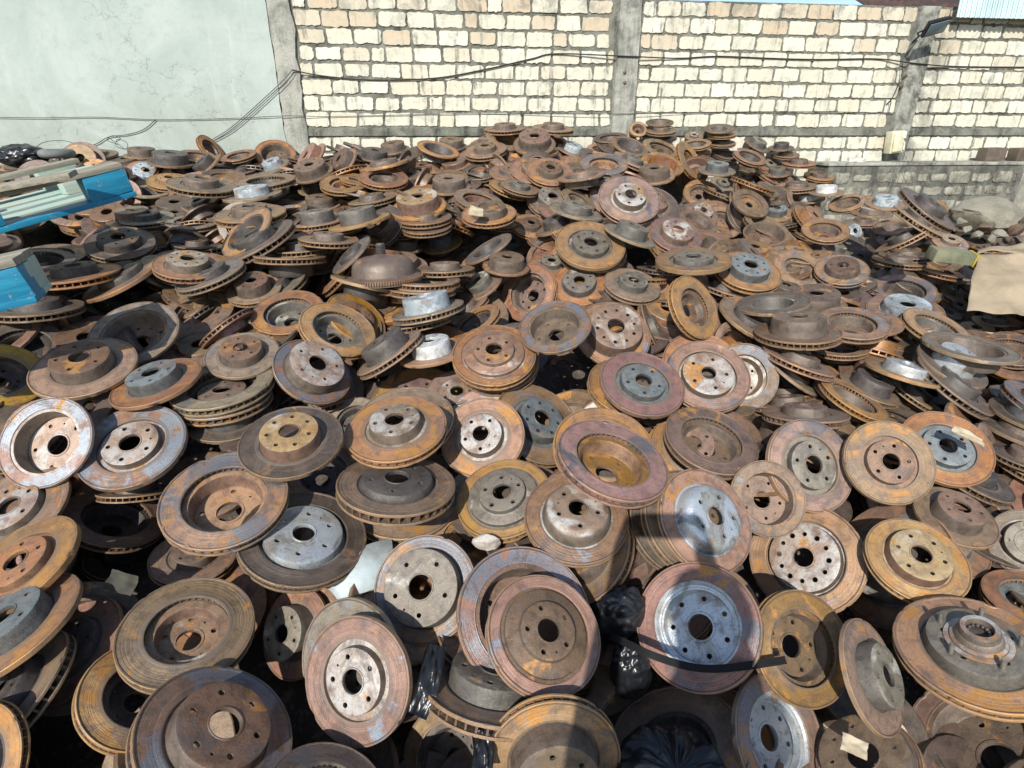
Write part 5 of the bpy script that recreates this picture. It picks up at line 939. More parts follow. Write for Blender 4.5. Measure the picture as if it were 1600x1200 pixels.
# the part of the heap too deep or too numerous to tell apart
FILL = """-3590 3121 1201 0 98 15 8 133 K
-3601 3459 1248 1 -99 -12 -3 137 W
-3572 3890 1324 99 13 1 9 123 V
-3350 2877 1090 94 13 10 -30 125 R
-3302 3237 1171 95 9 -8 28 137 H
-3327 3559 1220 80 12 -4 58 142 T
-3268 3807 1288 96 6 1 27 132 S
-2932 2408 978 2 38 -92 -12 124 V
-2963 2810 1067 3 -59 79 18 116 W
-2975 3157 1140 8 11 5 -99 116 S
-2976 3547 1228 75 10 14 -64 136 G
-2968 3877 1301 76 7 9 -64 146 T
-2636 2117 901 96 14 -1 23 121 G
-2631 2460 975 19 5 9 -98 129 T
-2597 2884 1060 8 -79 60 8 139 G
-2573 3529 1228 20 -5 16 -97 143 H
-2611 3907 1316 3 -40 91 11 116 W
-2626 4205 1386 90 9 -5 42 146 H
-2265 1828 818 96 13 4 -22 121 G
-2234 2102 876 70 10 6 -71 118 R
-2342 2506 1010 4 8 -99 -8 126 R
-2259 2841 1023 10 -98 -16 4 147 W
-2256 3238 1094 57 10 4 -81 134 R
-2259 3838 1250 4 -49 86 17 120 S
-2257 4151 1391 6 4 -99 -13 117 T
-1997 1461 704 25 6 -11 96 140 S
-1875 1790 776 15 -94 20 -24 127 W
-1908 2061 906 27 -96 -1 -7 149 R
-1923 2779 1023 99 8 -3 13 128 T
-1942 3161 1135 4 -66 75 6 144 S
-1956 3485 1184 50 3 14 -86 132 K
-2020 3909 1291 14 1 -11 98 143 S
-1980 4220 1364 3 -2 11 -99 149 R
-1588 1139 609 87 7 8 -48 129 G
-1526 1532 712 75 9 -12 65 126 G
-1671 1823 750 85 15 -4 50 143 H
-1617 2140 876 62 17 -6 77 130 G
-1641 2809 985 54 11 -6 83 141 K
-1562 3210 1119 37 4 13 -92 146 T
-1642 3483 1183 76 9 2 -65 137 K
-1620 3899 1290 6 -92 38 10 128 W
-1247 695 458 67 9 -8 73 148 K
-1251 2185 812 14 -1 14 -98 133 R
-1253 2511 956 27 10 -9 95 123 V
-1262 2734 1015 100 1 3 3 146 S
-1391 3059 1158 19 -40 74 50 120 H
-1229 4233 1368 96 16 -1 24 142 K
-917 1479 615 61 7 12 -78 126 G
-968 1829 730 99 13 4 0 144 H
-979 2089 829 11 -95 -28 -1 117 V
-983 2868 1023 52 10 -9 85 147 R
-944 3205 1134 2 9 -99 -9 139 R
-981 3508 1158 61 4 -4 79 140 W
-905 3841 1285 10 -24 -96 -13 148 W
-924 4224 1374 67 2 -14 73 133 K
-624 512 373 70 10 -8 70 139 S
-620 2496 921 51 9 -12 84 130 T
-639 2818 1001 13 -99 9 4 119 G
-609 3222 1120 100 9 0 -5 126 H
-642 3526 1186 97 15 -2 21 147 S
-573 3850 1226 31 7 14 -94 134 R
-608 4190 1374 99 15 0 -6 120 W
-335 506 350 18 -1 13 -98 139 K
-255 1086 522 16 -84 51 12 141 T
-254 3456 1165 80 8 10 -59 133 H
-268 3890 1282 54 4 -14 83 116 T
-363 4167 1387 17 -93 32 -3 121 W
45 422 297 94 10 8 -32 139 T
-51 1421 599 90 15 11 -39 148 G
-19 3848 1269 19 -95 -24 -4 118 G
55 4179 1389 26 0 -11 96 140 R
58 4562 1522 35 5 -14 92 145 W
314 449 291 96 15 5 21 116 H
382 1858 669 59 10 -9 80 128 R
362 2424 833 7 -99 -10 -11 147 V
318 3156 1080 16 -72 -68 -2 116 V
356 3429 1143 10 -74 -65 -12 142 K
472 3783 1273 12 -69 71 7 142 V
445 4118 1375 3 -95 -30 -4 125 W
298 4537 1532 18 -44 -86 -16 115 R
665 431 252 16 -95 23 16 138 G
748 1805 641 88 12 2 45 136 W
731 2122 725 76 15 -9 63 118 H
687 2520 839 89 14 15 -40 143 R
813 2788 941 15 8 16 -97 142 V
809 3457 1106 88 8 -11 46 125 V
717 3785 1236 95 10 12 -26 131 R
667 4228 1384 30 4 15 -94 134 R
771 4539 1500 61 7 15 -78 144 V
1013 446 275 14 -97 12 17 115 K
1005 833 291 68 15 -5 71 138 R
1017 1689 613 2 -98 -15 16 134 S
1027 2461 787 97 14 12 -18 128 S
981 2767 912 9 -13 98 16 118 R
1050 3174 1006 90 16 1 40 133 G
964 3441 1105 86 14 14 -47 129 G
1016 4161 1395 2 -28 93 24 148 R
1063 4451 1473 2 39 -89 -23 142 W
1328 776 288 78 9 15 -60 145 S
1304 1106 348 1 -2 15 -99 127 V
1396 1829 572 4 -88 48 6 127 G
1387 2465 694 23 0 12 -97 132 S
1361 2838 867 49 0 16 -86 119 T
1387 3222 936 38 0 15 -91 148 K
1293 4557 1399 17 -4 14 -97 132 S
1688 1184 366 14 -1 18 -97 126 R
1740 1818 522 12 -52 83 18 132 R
1737 2184 587 49 4 18 -85 148 V
1692 2450 702 89 14 2 44 138 K
1786 2804 787 51 15 -11 84 118 S
1723 3104 895 33 9 -13 93 118 T
1742 4149 1204 87 12 15 -46 137 W
1980 1374 388 66 5 13 -74 117 K
2066 1876 502 25 7 -13 96 119 W
2190 2072 573 1 -35 94 8 142 R
2062 2829 753 26 11 -10 95 139 K
2358 1851 461 94 8 10 -33 121 S
2405 2213 548 97 13 10 -16 120 V
2356 2516 653 14 -74 -64 -14 134 W
2300 3214 802 12 12 -14 98 145 G
2498 3657 977 4 40 89 20 131 W
2637 2203 510 0 -5 12 -99 116 W
2679 2514 587 73 5 17 -66 143 V
2673 2983 784 52 -76 -36 13 117 H
2644 3528 858 70 1 25 -67 140 R
2701 3780 911 77 1 20 -61 123 T
2997 2462 556 1 -72 66 19 117 K
2996 2845 604 28 11 -10 95 127 K
3024 3221 692 66 11 -4 74 124 R
3000 3476 769 42 -12 12 -89 142 T
3001 3927 864 13 -10 12 -98 128 R
3436 2804 558 11 -89 -43 2 142 R
3369 3208 623 73 19 -4 66 129 W
3411 3445 709 3 -99 7 12 148 H
3354 3876 760 43 15 -2 89 126 R
3362 4227 803 96 10 13 24 142 H
3705 3175 533 8 -11 6 -99 137 R
3672 3600 613 98 7 8 14 123 R
3712 3818 718 16 44 -88 -10 143 K
3723 4138 728 6 -78 60 15 130 W
3687 4540 739 11 -21 19 -95 123 R
3692 4912 867 92 14 12 34 125 V
3985 3169 487 9 9 -6 99 148 H
4093 3508 503 80 -2 15 -58 126 G
4068 3872 601 14 20 -96 16 131 V
4040 4277 666 21 20 -95 -12 135 W
4030 4582 682 92 16 13 34 142 G
3992 4925 761 12 -96 -15 18 129 V
4335 3542 438 2 18 -6 98 126 S
4372 3908 481 91 16 7 38 148 K
4388 4191 520 29 -12 10 -94 137 H
4405 4636 606 30 -82 -44 20 148 V
4321 4952 639 37 16 -1 91 147 T
4633 3857 394 18 -16 9 -97 122 R
4731 4255 411 91 6 11 40 123 K
4690 4610 462 77 -4 16 -62 123 T
4669 4943 520 17 -13 9 -97 144 S
-3709 3244 1216 58 -13 -4 80 127 V
-3703 3556 1327 18 95 25 7 148 S
-3674 3793 1380 24 -95 2 -20 134 T
-3162 2820 1078 1 -76 60 23 117 G
-3371 3118 1210 81 43 -10 -39 132 V
-3213 3443 1262 36 -77 -52 12 118 W
-3225 3925 1351 43 2 11 90 121 W
-2952 2806 1112 36 -2 18 -91 137 H
-3049 3140 1188 80 14 -12 -57 143 G
-3008 3405 1242 27 -94 -19 -4 137 R
-2918 3749 1343 79 47 -12 38 122 W
-2938 4183 1453 65 6 -12 75 137 H
-2652 2205 969 96 -15 11 -19 124 R
-2538 2686 1030 20 12 -22 95 126 S
-2509 3389 1307 21 -92 27 17 149 R
-2526 3894 1346 61 6 10 -78 131 T
-2398 4052 1345 31 -92 3 -25 124 V
-2378 2070 902 96 10 -20 15 129 S
-2229 2327 1000 38 -84 -33 -19 144 V
-2228 4178 1426 8 -87 48 12 140 G
-1854 1495 762 86 0 19 -47 143 W
-2061 1667 796 6 -88 -48 -4 122 T
-2045 1956 858 28 -88 37 4 137 G
-1974 2264 974 44 -70 -44 -33 120 T
-1896 2890 1103 92 -17 8 -35 144 K
-2014 3165 1176 72 6 -4 69 131 H
-1903 3803 1306 45 -2 31 -84 125 G
-1587 1124 635 85 10 -2 51 128 R
-1647 1365 679 55 12 -18 81 116 V
-1620 2082 847 15 12 -13 97 144 R
-1589 3599 1270 85 -15 -5 -51 123 R
-1556 3828 1313 22 8 -7 97 116 V
-1338 798 564 94 -15 -9 29 138 H
-1339 1675 766 88 34 2 -33 126 R
-1194 2076 854 84 14 -5 52 146 G
-1354 2392 898 89 28 -5 -37 116 R
-1170 3175 1129 85 -17 -11 48 137 W
-1351 4175 1428 66 -7 -43 62 136 K
-884 438 433 94 -9 12 -30 141 V
-836 529 470 19 -12 -12 -97 142 S
-926 2061 854 48 3 11 -87 123 R
-909 3144 1147 78 8 -4 62 123 R
-895 3594 1245 76 -2 16 63 125 S
-937 3736 1324 7 -8 -99 -11 119 V
-989 4160 1393 12 -98 12 -6 124 G
-582 2567 1043 10 86 48 -10 147 V
-538 2850 995 89 10 8 -43 120 T
-678 3107 1148 78 20 -38 45 123 H
-499 3505 1219 93 14 30 -18 117 G
-703 3957 1384 16 -74 38 -53 123 K
-316 3594 1214 91 -7 -10 -39 116 H
-332 3815 1299 98 14 -3 -11 142 V
-382 4138 1380 67 4 -16 72 136 H
190 1384 590 12 20 -83 -50 138 T
-65 4020 1371 44 -6 -86 25 116 K
-37 4352 1548 20 -56 -79 -14 147 T
435 533 345 87 -17 10 -46 128 G
607 1738 621 71 -2 -24 66 133 S
412 2685 912 19 -13 23 -95 131 V
459 3087 1071 1 -20 21 -96 128 W
376 4278 1419 6 -88 -47 -6 119 R
642 2209 769 10 -45 86 -23 120 W
807 2382 869 22 10 -87 -43 131 K
609 2733 940 3 16 -98 7 134 V
809 3073 1054 88 12 34 -30 138 V
748 3910 1307 14 -22 -94 20 147 S
765 4145 1359 80 40 2 44 126 T
1082 674 323 6 13 -31 94 142 K
1149 1734 607 74 -11 11 -66 123 W
1025 2426 863 11 -7 -98 -15 118 W
1122 2678 853 72 39 -1 57 127 W
1022 3080 1069 16 -79 -60 -4 131 K
1231 4332 1409 5 -72 50 49 142 V
1406 761 344 7 -72 67 16 132 G
1360 1852 569 40 5 -5 92 135 R
1298 3123 1020 49 4 15 -86 138 V
1473 3718 1190 16 -18 -93 -28 121 G
1572 3987 1265 9 -90 -41 14 149 H
1462 4467 1383 88 12 26 -37 122 G
1652 2805 841 42 12 6 -90 130 S
1640 3114 944 86 7 -13 -48 135 H
2034 1745 520 40 -41 75 32 122 K
2198 2038 606 56 6 -5 82 138 H
2293 1722 496 16 5 92 34 144 S
2439 2071 515 20 -86 39 25 118 G
2515 2292 592 50 -10 -2 -86 138 S
2524 3330 878 25 -70 -65 -15 134 S
2374 3693 956 40 17 11 -89 123 S
2588 3992 954 66 21 1 72 123 R
2757 2351 579 2 -72 61 33 130 S
2794 2777 710 84 3 13 -53 125 H
2946 3041 738 92 9 -23 30 134 K
2731 3272 789 18 -98 -2 -5 142 G
3150 2521 578 0 -81 -38 45 135 S
3309 2594 601 90 9 -40 12 145 H
3074 3144 742 80 12 -2 58 124 V
3100 3430 830 7 16 -4 98 116 V
3239 3602 806 94 10 -26 17 133 T
3628 5019 942 22 23 14 94 145 H
3409 2798 588 76 3 11 -64 128 K
3296 3048 686 40 -24 86 22 140 T
3446 3525 749 86 -3 12 -50 137 K
3485 3783 758 30 34 -82 -34 122 V
3508 4442 821 18 -9 29 -94 123 K
3942 3286 595 48 -8 -34 -80 149 S
3822 3472 582 22 27 -16 92 131 S
3802 3808 722 26 19 3 94 127 W
3951 4023 736 84 -16 -12 50 140 H
3859 4894 813 49 22 2 84 147 K
4243 3681 529 7 90 -43 0 132 S
4234 4013 589 12 98 -11 8 131 V
4177 4231 640 82 -6 23 -53 117 W
4202 4524 632 31 26 -4 91 126 H
4097 5040 779 44 17 17 87 149 S
4454 3863 555 16 -10 14 -97 141 V
4431 4169 628 15 -47 -87 1 137 S
4521 4467 581 45 -1 -87 -22 137 H
4520 4824 658 40 56 -72 3 126 K
4824 3993 470 41 57 -41 -57 147 V
4661 4151 483 25 -96 -4 -8 145 G
4734 4419 539 28 15 62 72 138 V
4740 5145 601 21 -37 90 -8 123 H
-3444 3396 1306 18 20 -93 -23 139 V
-3685 3682 1399 13 32 91 24 135 S
-3193 2957 1152 55 -17 -9 -81 123 W
-3108 3340 1266 37 6 18 -91 123 G
-3172 3723 1312 36 24 -24 87 117 S
-2814 2617 1020 35 6 -8 93 117 H
-2806 3016 1132 18 -84 -50 -9 118 W
-2784 3410 1262 32 -20 -92 11 125 R
-2721 3843 1347 86 29 -14 -40 118 H
-2424 2008 931 97 11 -20 10 139 R
-2311 2593 1039 4 14 -99 -8 134 S
-2292 3311 1267 96 24 8 -14 144 T
-1773 1279 712 39 2 24 -89 127 K
-1970 1608 852 50 -5 -2 86 141 W
-2038 1931 895 96 27 -5 -6 123 H
-2048 2471 972 23 44 86 12 133 V
-1784 3724 1304 14 10 -94 -29 119 H
-1409 1314 616 69 16 10 -70 121 T
-1484 1522 755 73 14 9 -66 122 V
-1497 2571 1038 79 12 18 57 142 W
-1416 3309 1173 20 27 -94 -3 127 G
-1426 3982 1310 21 75 62 -9 122 W
-1086 2666 1000 71 34 -9 61 140 G
-1122 3030 1114 12 -99 4 -9 127 S
-1032 3957 1316 39 -22 1 89 146 S
-1163 4340 1467 82 3 20 54 135 S
-773 1576 717 1 85 -52 8 124 V
-597 2641 1053 7 72 68 -12 136 R
-792 2941 1074 5 -25 -96 9 118 V
-505 3295 1243 1 90 37 -23 140 T
-671 4355 1454 78 -5 -11 62 141 H
-191 3403 1226 11 -97 18 14 145 W
-192 3972 1326 87 -1 17 47 121 S
-241 4398 1462 92 14 3 -36 131 H
265 525 374 44 -27 -6 86 128 R
115 3813 1296 66 18 3 73 125 S
193 4247 1477 79 7 4 -61 128 S
769 1565 578 6 2 -14 -99 122 T
373 2282 894 4 -93 -34 -12 137 R
410 3726 1355 14 -97 22 0 143 T
1075 2959 982 59 72 -6 37 126 K
1530 985 342 91 20 2 36 138 T
1587 2928 893 12 93 32 12 150 S
1936 1614 438 14 -72 -67 -11 127 S
1824 2656 766 87 29 -6 39 118 S
2226 1574 450 18 -79 58 -10 132 V
2455 1988 552 11 -59 79 9 125 V
2246 2435 646 19 -93 31 5 127 S
2430 3310 929 92 26 16 -27 129 V
2754 2553 664 74 -7 8 67 125 R
2978 2783 730 26 -91 11 30 116 S
2893 3265 794 5 90 30 30 119 T
3018 3685 865 25 6 -97 -3 135 T
3243 2854 641 14 -23 0 96 134 T
3268 3287 729 92 16 -22 30 145 T
3306 3705 841 35 -45 82 8 125 K
3511 3022 599 71 11 21 67 123 V
3661 3481 676 73 7 -11 67 116 V
3773 4009 805 3 95 -22 20 135 H
3820 4230 754 15 -36 -32 -86 144 R
3568 4713 866 57 30 8 76 124 G
4151 3993 625 67 -4 -13 -73 133 T
4149 4301 745 20 96 -20 0 146 S
4153 4757 682 71 -17 28 -62 116 S
4515 3681 466 26 1 -89 -36 135 G
4610 4108 527 22 -63 73 15 125 S
4696 4677 549 98 -20 3 1 135 S
-3722 3268 1315 13 -7 99 -5 127 H
-3546 4136 1367 99 12 -2 4 126 S
-3044 2571 1043 64 28 -3 72 122 G
-2751 2806 1140 33 -59 -73 -5 141 V
-3110 3077 1231 7 78 60 16 141 S
-3252 4152 1397 2 -32 94 11 142 R
-2663 2602 1096 2 2 -10 99 120 G
-2731 3019 1167 44 10 -18 88 127 R
-2854 3235 1224 42 56 -68 -23 123 R
-2826 4061 1426 86 48 19 -3 134 R
-2127 1688 862 25 -67 68 -15 126 G
-2552 2204 1020 73 -26 48 -42 136 S
-2537 2744 1122 10 -17 -98 2 148 G
-2485 3735 1331 53 32 37 -69 129 H
-1916 1728 908 90 -12 0 43 133 T
-1808 2223 932 69 -47 35 -43 120 T
-1771 2594 1006 67 -21 -5 71 120 T
-1769 3702 1327 9 -73 67 13 146 G
-1337 2527 1027 4 -96 23 19 149 V
-1704 3258 1165 2 -83 42 -36 120 R
-1593 3757 1312 16 -86 48 1 126 G
-1476 4410 1412 0 10 5 99 121 W
-1062 2953 1094 98 10 -11 12 135 K
-1174 3284 1174 91 -23 -15 -32 149 G
-1054 4410 1491 75 -17 8 -63 140 G
-603 544 473 29 2 -30 91 141 S
-609 2652 1056 95 -14 0 -29 145 R
-714 3417 1211 90 28 -21 25 119 G
-94 518 450 84 8 -20 -50 137 T
-14 544 408 59 -19 -10 78 139 R
167 4034 1372 50 -69 -47 -23 131 R
158 506 434 14 65 74 10 137 V
215 3843 1341 28 23 -1 93 137 W
763 640 325 85 33 27 30 120 R
580 3118 1126 12 -40 -91 -6 141 K
519 3713 1322 13 -98 11 -2 150 V
900 480 335 22 -34 0 92 126 K
1189 2930 1008 84 25 19 43 128 K
1913 1431 546 62 9 -5 77 128 H
1986 1542 540 5 -36 91 17 134 K
2197 1596 492 70 19 -8 -69 123 H
2581 1870 500 5 5 100 1 121 K
2819 2291 558 60 -4 33 -73 129 H
2526 2630 680 24 48 -83 13 118 G
2937 2582 613 20 56 80 -12 124 G
3023 2741 716 84 37 12 38 124 H
3180 2968 699 70 10 -24 -66 123 V
3080 3775 882 6 75 -62 -20 133 G
3673 3359 717 86 3 -4 51 149 W
3428 3885 882 24 71 66 -6 125 K
3753 3022 598 14 -8 -98 -14 133 S
3642 3279 644 0 -35 92 -20 148 S
3578 4013 825 20 -27 91 -23 149 S
3941 4373 753 80 -40 10 43 117 T
4101 3486 528 96 4 15 -22 121 K
4003 3974 691 90 0 -20 -38 149 V
4042 4460 793 18 -30 -81 47 125 S
4359 4401 666 62 -14 -76 -11 140 S
4685 3852 472 86 11 33 36 150 T
4679 4323 549 83 -33 24 38 136 W
4721 4727 602 7 -4 -20 -98 130 W
-3460 3011 1103 0 98 15 8 133 K
-3471 3349 1150 1 -99 -12 -3 137 W
-3442 3780 1227 99 13 1 9 123 V
-3220 2767 992 94 13 10 -30 125 R
-3172 3127 1073 95 9 -8 28 137 H
-3197 3449 1122 80 12 -4 58 142 T
-3138 3697 1190 96 6 1 27 132 S
-2802 2298 879 2 38 -92 -12 124 V
-2833 2700 969 3 -59 79 18 116 W
-2845 3047 1042 8 11 5 -99 116 S
-2846 3437 1130 75 10 14 -64 136 G
-2838 3767 1203 76 7 9 -64 146 T
-2812 4133 1286 52 4 -12 84 147 R
-2506 2007 801 96 14 -1 23 121 G
-2501 2350 876 19 5 9 -98 129 T
-2467 2774 962 8 -79 60 8 139 G
-2443 3419 1130 20 -5 16 -97 143 H
-2481 3797 1217 3 -40 91 11 116 W
-2496 4095 1287 90 9 -5 42 146 H
-2135 1718 716 96 13 4 -22 121 G
-2104 1992 775 70 10 6 -71 118 R
-2212 2396 911 4 8 -99 -8 126 R
-2129 2721 965 10 -98 -16 4 147 W
-2126 3118 1036 57 10 4 -81 134 R
-2104 3396 1091 64 8 10 -76 146 R
-2129 3718 1191 4 -49 86 17 120 S
-2127 4041 1291 6 4 -99 -13 117 T
-1867 1351 600 25 6 -11 96 140 S
-1745 1670 713 15 -94 20 -24 127 W
-1768 2350 798 81 10 -5 57 132 T
-1793 2679 885 99 8 -3 13 128 T
-1812 3051 1038 4 -66 75 6 144 S
-1826 3375 1087 50 3 14 -86 132 K
-1890 3799 1192 14 1 -11 98 143 S
-1850 4110 1264 3 -2 11 -99 149 R
-1458 1029 502 87 7 8 -48 129 G
-1541 1703 686 85 15 -4 50 143 H
-1487 2030 774 62 17 -6 77 130 G
-1496 2417 888 11 -17 -96 -19 130 S
-1511 2689 926 54 11 -6 83 141 K
-1432 3100 1021 37 4 13 -92 146 T
-1512 3373 1086 76 9 2 -65 137 K
-1490 3799 1152 6 -92 38 10 128 W
-1117 585 349 67 9 -8 73 148 K
-1123 2401 854 27 10 -9 95 123 V
-1261 2959 1020 19 -40 74 50 120 H
-1191 3467 1145 18 -91 35 12 146 V
-1187 3674 1153 96 12 -3 23 118 T
-1099 4123 1270 96 16 -1 24 142 K
-836 665 313 55 12 -9 82 143 T
-849 1979 724 11 -95 -28 -1 117 V
-814 3095 1034 2 9 -99 -9 139 R
-851 3388 1100 61 4 -4 79 140 W
-775 3731 1188 10 -24 -96 -13 148 W
-794 4114 1277 67 2 -14 73 133 K
-473 1334 530 95 18 6 -25 119 W
-480 1993 671 6 6 -14 99 126 W
-490 2386 816 51 9 -12 84 130 T
-443 3730 1167 31 7 14 -94 134 R
-478 4080 1276 99 15 0 -6 120 W
-183 1351 504 70 5 21 -69 127 R
-228 1668 604 99 15 5 -2 134 V
-241 2325 797 4 -33 -94 -11 147 H
-165 2689 851 94 25 -4 23 128 W
-233 4057 1287 17 -93 32 -3 121 W
266 638 232 99 13 3 3 141 R
79 1311 488 90 15 11 -39 148 G
111 3738 1163 19 -95 -24 -4 118 G
188 4452 1418 35 5 -14 92 145 W
518 658 245 2 -8 -98 -15 116 T
502 1974 657 4 -46 87 19 119 R
469 2612 849 22 -28 -92 -15 116 R
448 3046 968 16 -72 -68 -2 116 V
602 3673 1160 12 -69 71 7 142 V
575 4008 1264 3 -95 -30 -4 125 W
428 4427 1425 18 -44 -86 -16 115 R
809 687 272 11 -33 93 13 123 R
827 997 317 88 17 -3 44 135 K
878 1695 527 88 12 2 45 136 W
861 2012 611 76 15 -9 63 118 H
817 2410 724 89 14 15 -40 143 R
943 2678 825 15 8 16 -97 142 V
812 3110 894 73 6 15 -66 130 K
939 3337 1028 88 8 -11 46 125 V
847 3675 1119 95 10 12 -26 131 R
797 4118 1270 30 4 15 -94 134 R
901 4429 1386 61 7 15 -78 144 V
1135 713 220 68 15 -5 71 138 R
1179 1980 571 59 9 -10 80 144 H
1157 2351 670 97 14 12 -18 128 S
1111 2657 794 9 -13 98 16 118 R
1180 3064 886 90 16 1 40 133 G
1094 3331 985 86 14 14 -47 129 G
1109 3518 1073 23 22 -93 -17 132 R
1434 986 277 1 -2 15 -99 127 V
1526 1719 458 4 -88 48 6 127 G
1536 2018 577 1 -10 98 14 123 K
1517 2345 617 23 0 12 -97 132 S
1491 2728 747 49 0 16 -86 119 T
1521 3416 955 78 6 17 -60 125 K
1523 3959 1185 6 58 -63 -51 142 H
1818 1074 256 14 -1 18 -97 126 R
1830 1382 324 6 -99 13 5 137 G
1870 1698 448 12 -52 83 18 132 R
1867 2064 511 49 4 18 -85 148 V
1916 2694 666 51 15 -11 84 118 S
1853 2994 771 33 9 -13 93 118 T
1860 3325 887 21 -96 -18 10 148 K
1872 4039 1071 87 12 15 -46 137 W
1848 4409 1195 78 6 21 -58 136 T
2196 1766 389 25 7 -13 96 119 W
2320 1962 459 1 -35 94 8 142 R
2286 3338 775 78 10 -7 61 147 V
2488 1741 349 94 8 10 -33 121 S
2535 2103 433 97 13 10 -16 120 V
2486 2406 535 14 -74 -64 -14 134 W
2531 2710 576 93 14 8 32 118 R
2430 3104 677 12 12 -14 98 145 G
2532 3326 778 47 -85 -19 15 126 R
2628 3547 846 4 40 89 20 131 W
2767 2093 396 0 -5 12 -99 116 W
2809 2404 470 73 5 17 -66 143 V
2820 2676 576 2 -77 62 14 120 T
2803 2873 662 52 -76 -36 13 117 H
2831 3670 779 77 1 20 -61 123 T
2814 4119 902 86 17 3 49 146 T
3127 2352 441 1 -72 66 19 117 K
3126 2735 485 28 11 -10 95 127 K
3154 3111 569 66 11 -4 74 124 R
3130 3366 643 42 -12 12 -89 142 T
3131 3817 732 13 -10 12 -98 128 R
3155 4084 802 46 -8 16 -87 134 G
3499 3098 503 73 19 -4 66 129 W
3541 3335 586 3 -99 7 12 148 H
3484 3766 632 43 15 -2 89 126 R
3492 4107 710 96 10 13 24 142 H
3518 4471 773 58 -4 15 -80 130 V
3835 3065 415 8 -11 6 -99 137 R
3802 3490 490 98 7 8 14 123 R
3842 3708 593 16 44 -88 -10 143 K
3853 4028 600 6 -78 60 15 130 W
3817 4420 646 11 -21 19 -95 123 R
3822 4802 727 92 14 12 34 125 V
4223 3398 385 80 -2 15 -58 126 G
4198 3762 479 14 20 -96 16 131 V
4170 4167 540 21 20 -95 -12 135 W
4160 4472 552 92 16 13 34 142 G
4122 4815 624 12 -96 -15 18 129 V
4502 3798 361 91 16 7 38 148 K
4518 4081 398 29 -12 10 -94 137 H
4535 4526 478 30 -82 -44 20 148 V
4451 4842 505 37 16 -1 91 147 T
4861 4145 291 91 6 11 40 123 K
4820 4500 337 77 -4 16 -62 123 T
4799 4833 390 17 -13 9 -97 144 S
-3579 3134 1118 58 -13 -4 80 127 V
-3573 3446 1230 18 95 25 7 148 S
-3544 3683 1283 24 -95 2 -20 134 T
-3032 2710 980 1 -76 60 23 117 G
-3241 3008 1112 81 43 -10 -39 132 V
-3083 3333 1164 36 -77 -52 12 118 W
-3095 3815 1253 43 2 11 90 121 W
-2723 2209 944 11 -51 -85 -6 138 H
-2822 2696 1014 36 -2 18 -91 137 H
-2919 3030 1090 80 14 -12 -57 143 G
-2878 3295 1144 27 -94 -19 -4 137 R
-2788 3639 1244 79 47 -12 38 122 W
-2808 4073 1355 65 6 -12 75 137 H
-2522 2095 869 96 -15 11 -19 124 R
-2408 2576 932 20 12 -22 95 126 S
-2379 3279 1209 21 -92 27 17 149 R
-2396 3794 1207 61 6 10 -78 131 T
-2268 3932 1286 31 -92 3 -25 124 V
-2248 1960 801 96 10 -20 15 129 S
-2099 2217 900 38 -84 -33 -19 144 V
-2017 2676 983 85 11 0 52 123 S
-2090 2983 1039 16 -7 -40 90 145 K
-2153 3316 1151 69 9 9 -72 122 W
-2000 3722 1269 28 -63 71 15 140 W
-2098 4068 1326 8 -87 48 12 140 G
-1693 1104 533 12 -97 -4 19 121 G
-1724 1385 657 86 0 19 -47 143 W
-1931 1557 693 6 -88 -48 -4 122 T
-1915 1846 756 28 -88 37 4 137 G
-1844 2154 873 44 -70 -44 -33 120 T
-1766 2780 1005 92 -17 8 -35 144 K
-1884 3055 1079 72 6 -4 69 131 H
-1859 3289 1157 50 10 -10 86 118 H
-1773 3693 1208 45 -2 31 -84 125 G
-1638 4161 1295 6 36 92 -16 120 T
-1457 1014 528 85 10 -2 51 128 R
-1517 1255 573 55 12 -18 81 116 V
-1461 1607 721 49 3 52 -70 120 K
-1490 1962 785 15 12 -13 97 144 R
-1459 3489 1173 85 -15 -5 -51 123 R
-1208 698 416 94 -15 -9 29 138 H
-1224 2272 836 89 28 -5 -37 116 R
-1188 2743 1013 14 97 18 3 144 R
-1040 3055 1070 85 -17 -11 48 137 W
-1179 3393 1152 97 22 4 3 118 S
-1147 3761 1190 35 -13 -14 -92 130 S
-1221 4065 1330 66 -7 -43 62 136 K
-650 2620 930 84 15 -5 53 124 H
-779 3034 1047 78 8 -4 62 123 R
-765 3484 1147 76 -2 16 63 125 S
-807 3626 1227 7 -8 -99 -11 119 V
-859 4040 1336 12 -98 12 -6 124 G
-477 543 398 22 -79 -55 -15 136 V
-478 1330 537 95 18 6 -24 123 R
-452 2457 938 10 86 48 -10 147 V
-460 3638 1214 2 9 18 -98 140 K
-573 3847 1286 16 -74 38 -53 123 K
-257 593 399 22 41 7 -88 138 T
-123 1299 539 19 -45 -87 -11 121 G
-303 2188 809 4 -35 -93 -11 135 G
-186 3474 1151 91 -7 -10 -39 116 H
-202 3695 1238 98 14 -3 -11 142 V
-252 4018 1320 67 4 -16 72 136 H
320 1264 518 12 20 -83 -50 138 T
224 1854 630 85 26 -18 42 141 G
191 3548 1131 11 6 -98 -16 116 S
93 4242 1444 20 -56 -79 -14 147 T
565 423 234 87 -17 10 -46 128 G
521 1891 705 20 -93 -31 -1 129 T
542 2565 839 19 -13 23 -95 131 V
589 2987 917 1 -20 21 -96 128 W
502 3214 1074 80 11 -11 58 148 K
299 3460 1184 7 -55 82 15 150 T
506 4158 1350 6 -88 -47 -6 119 R
593 4377 1401 33 -74 -58 7 139 T
743 568 253 65 6 -16 74 137 T
966 1787 575 82 4 15 54 131 K
937 2272 754 22 10 -87 -43 131 K
739 2613 866 3 16 -98 7 134 V
939 2963 937 88 12 34 -30 138 V
895 4025 1282 80 40 2 44 126 T
1212 564 213 6 13 -31 94 142 K
1221 841 371 3 -30 94 18 136 T
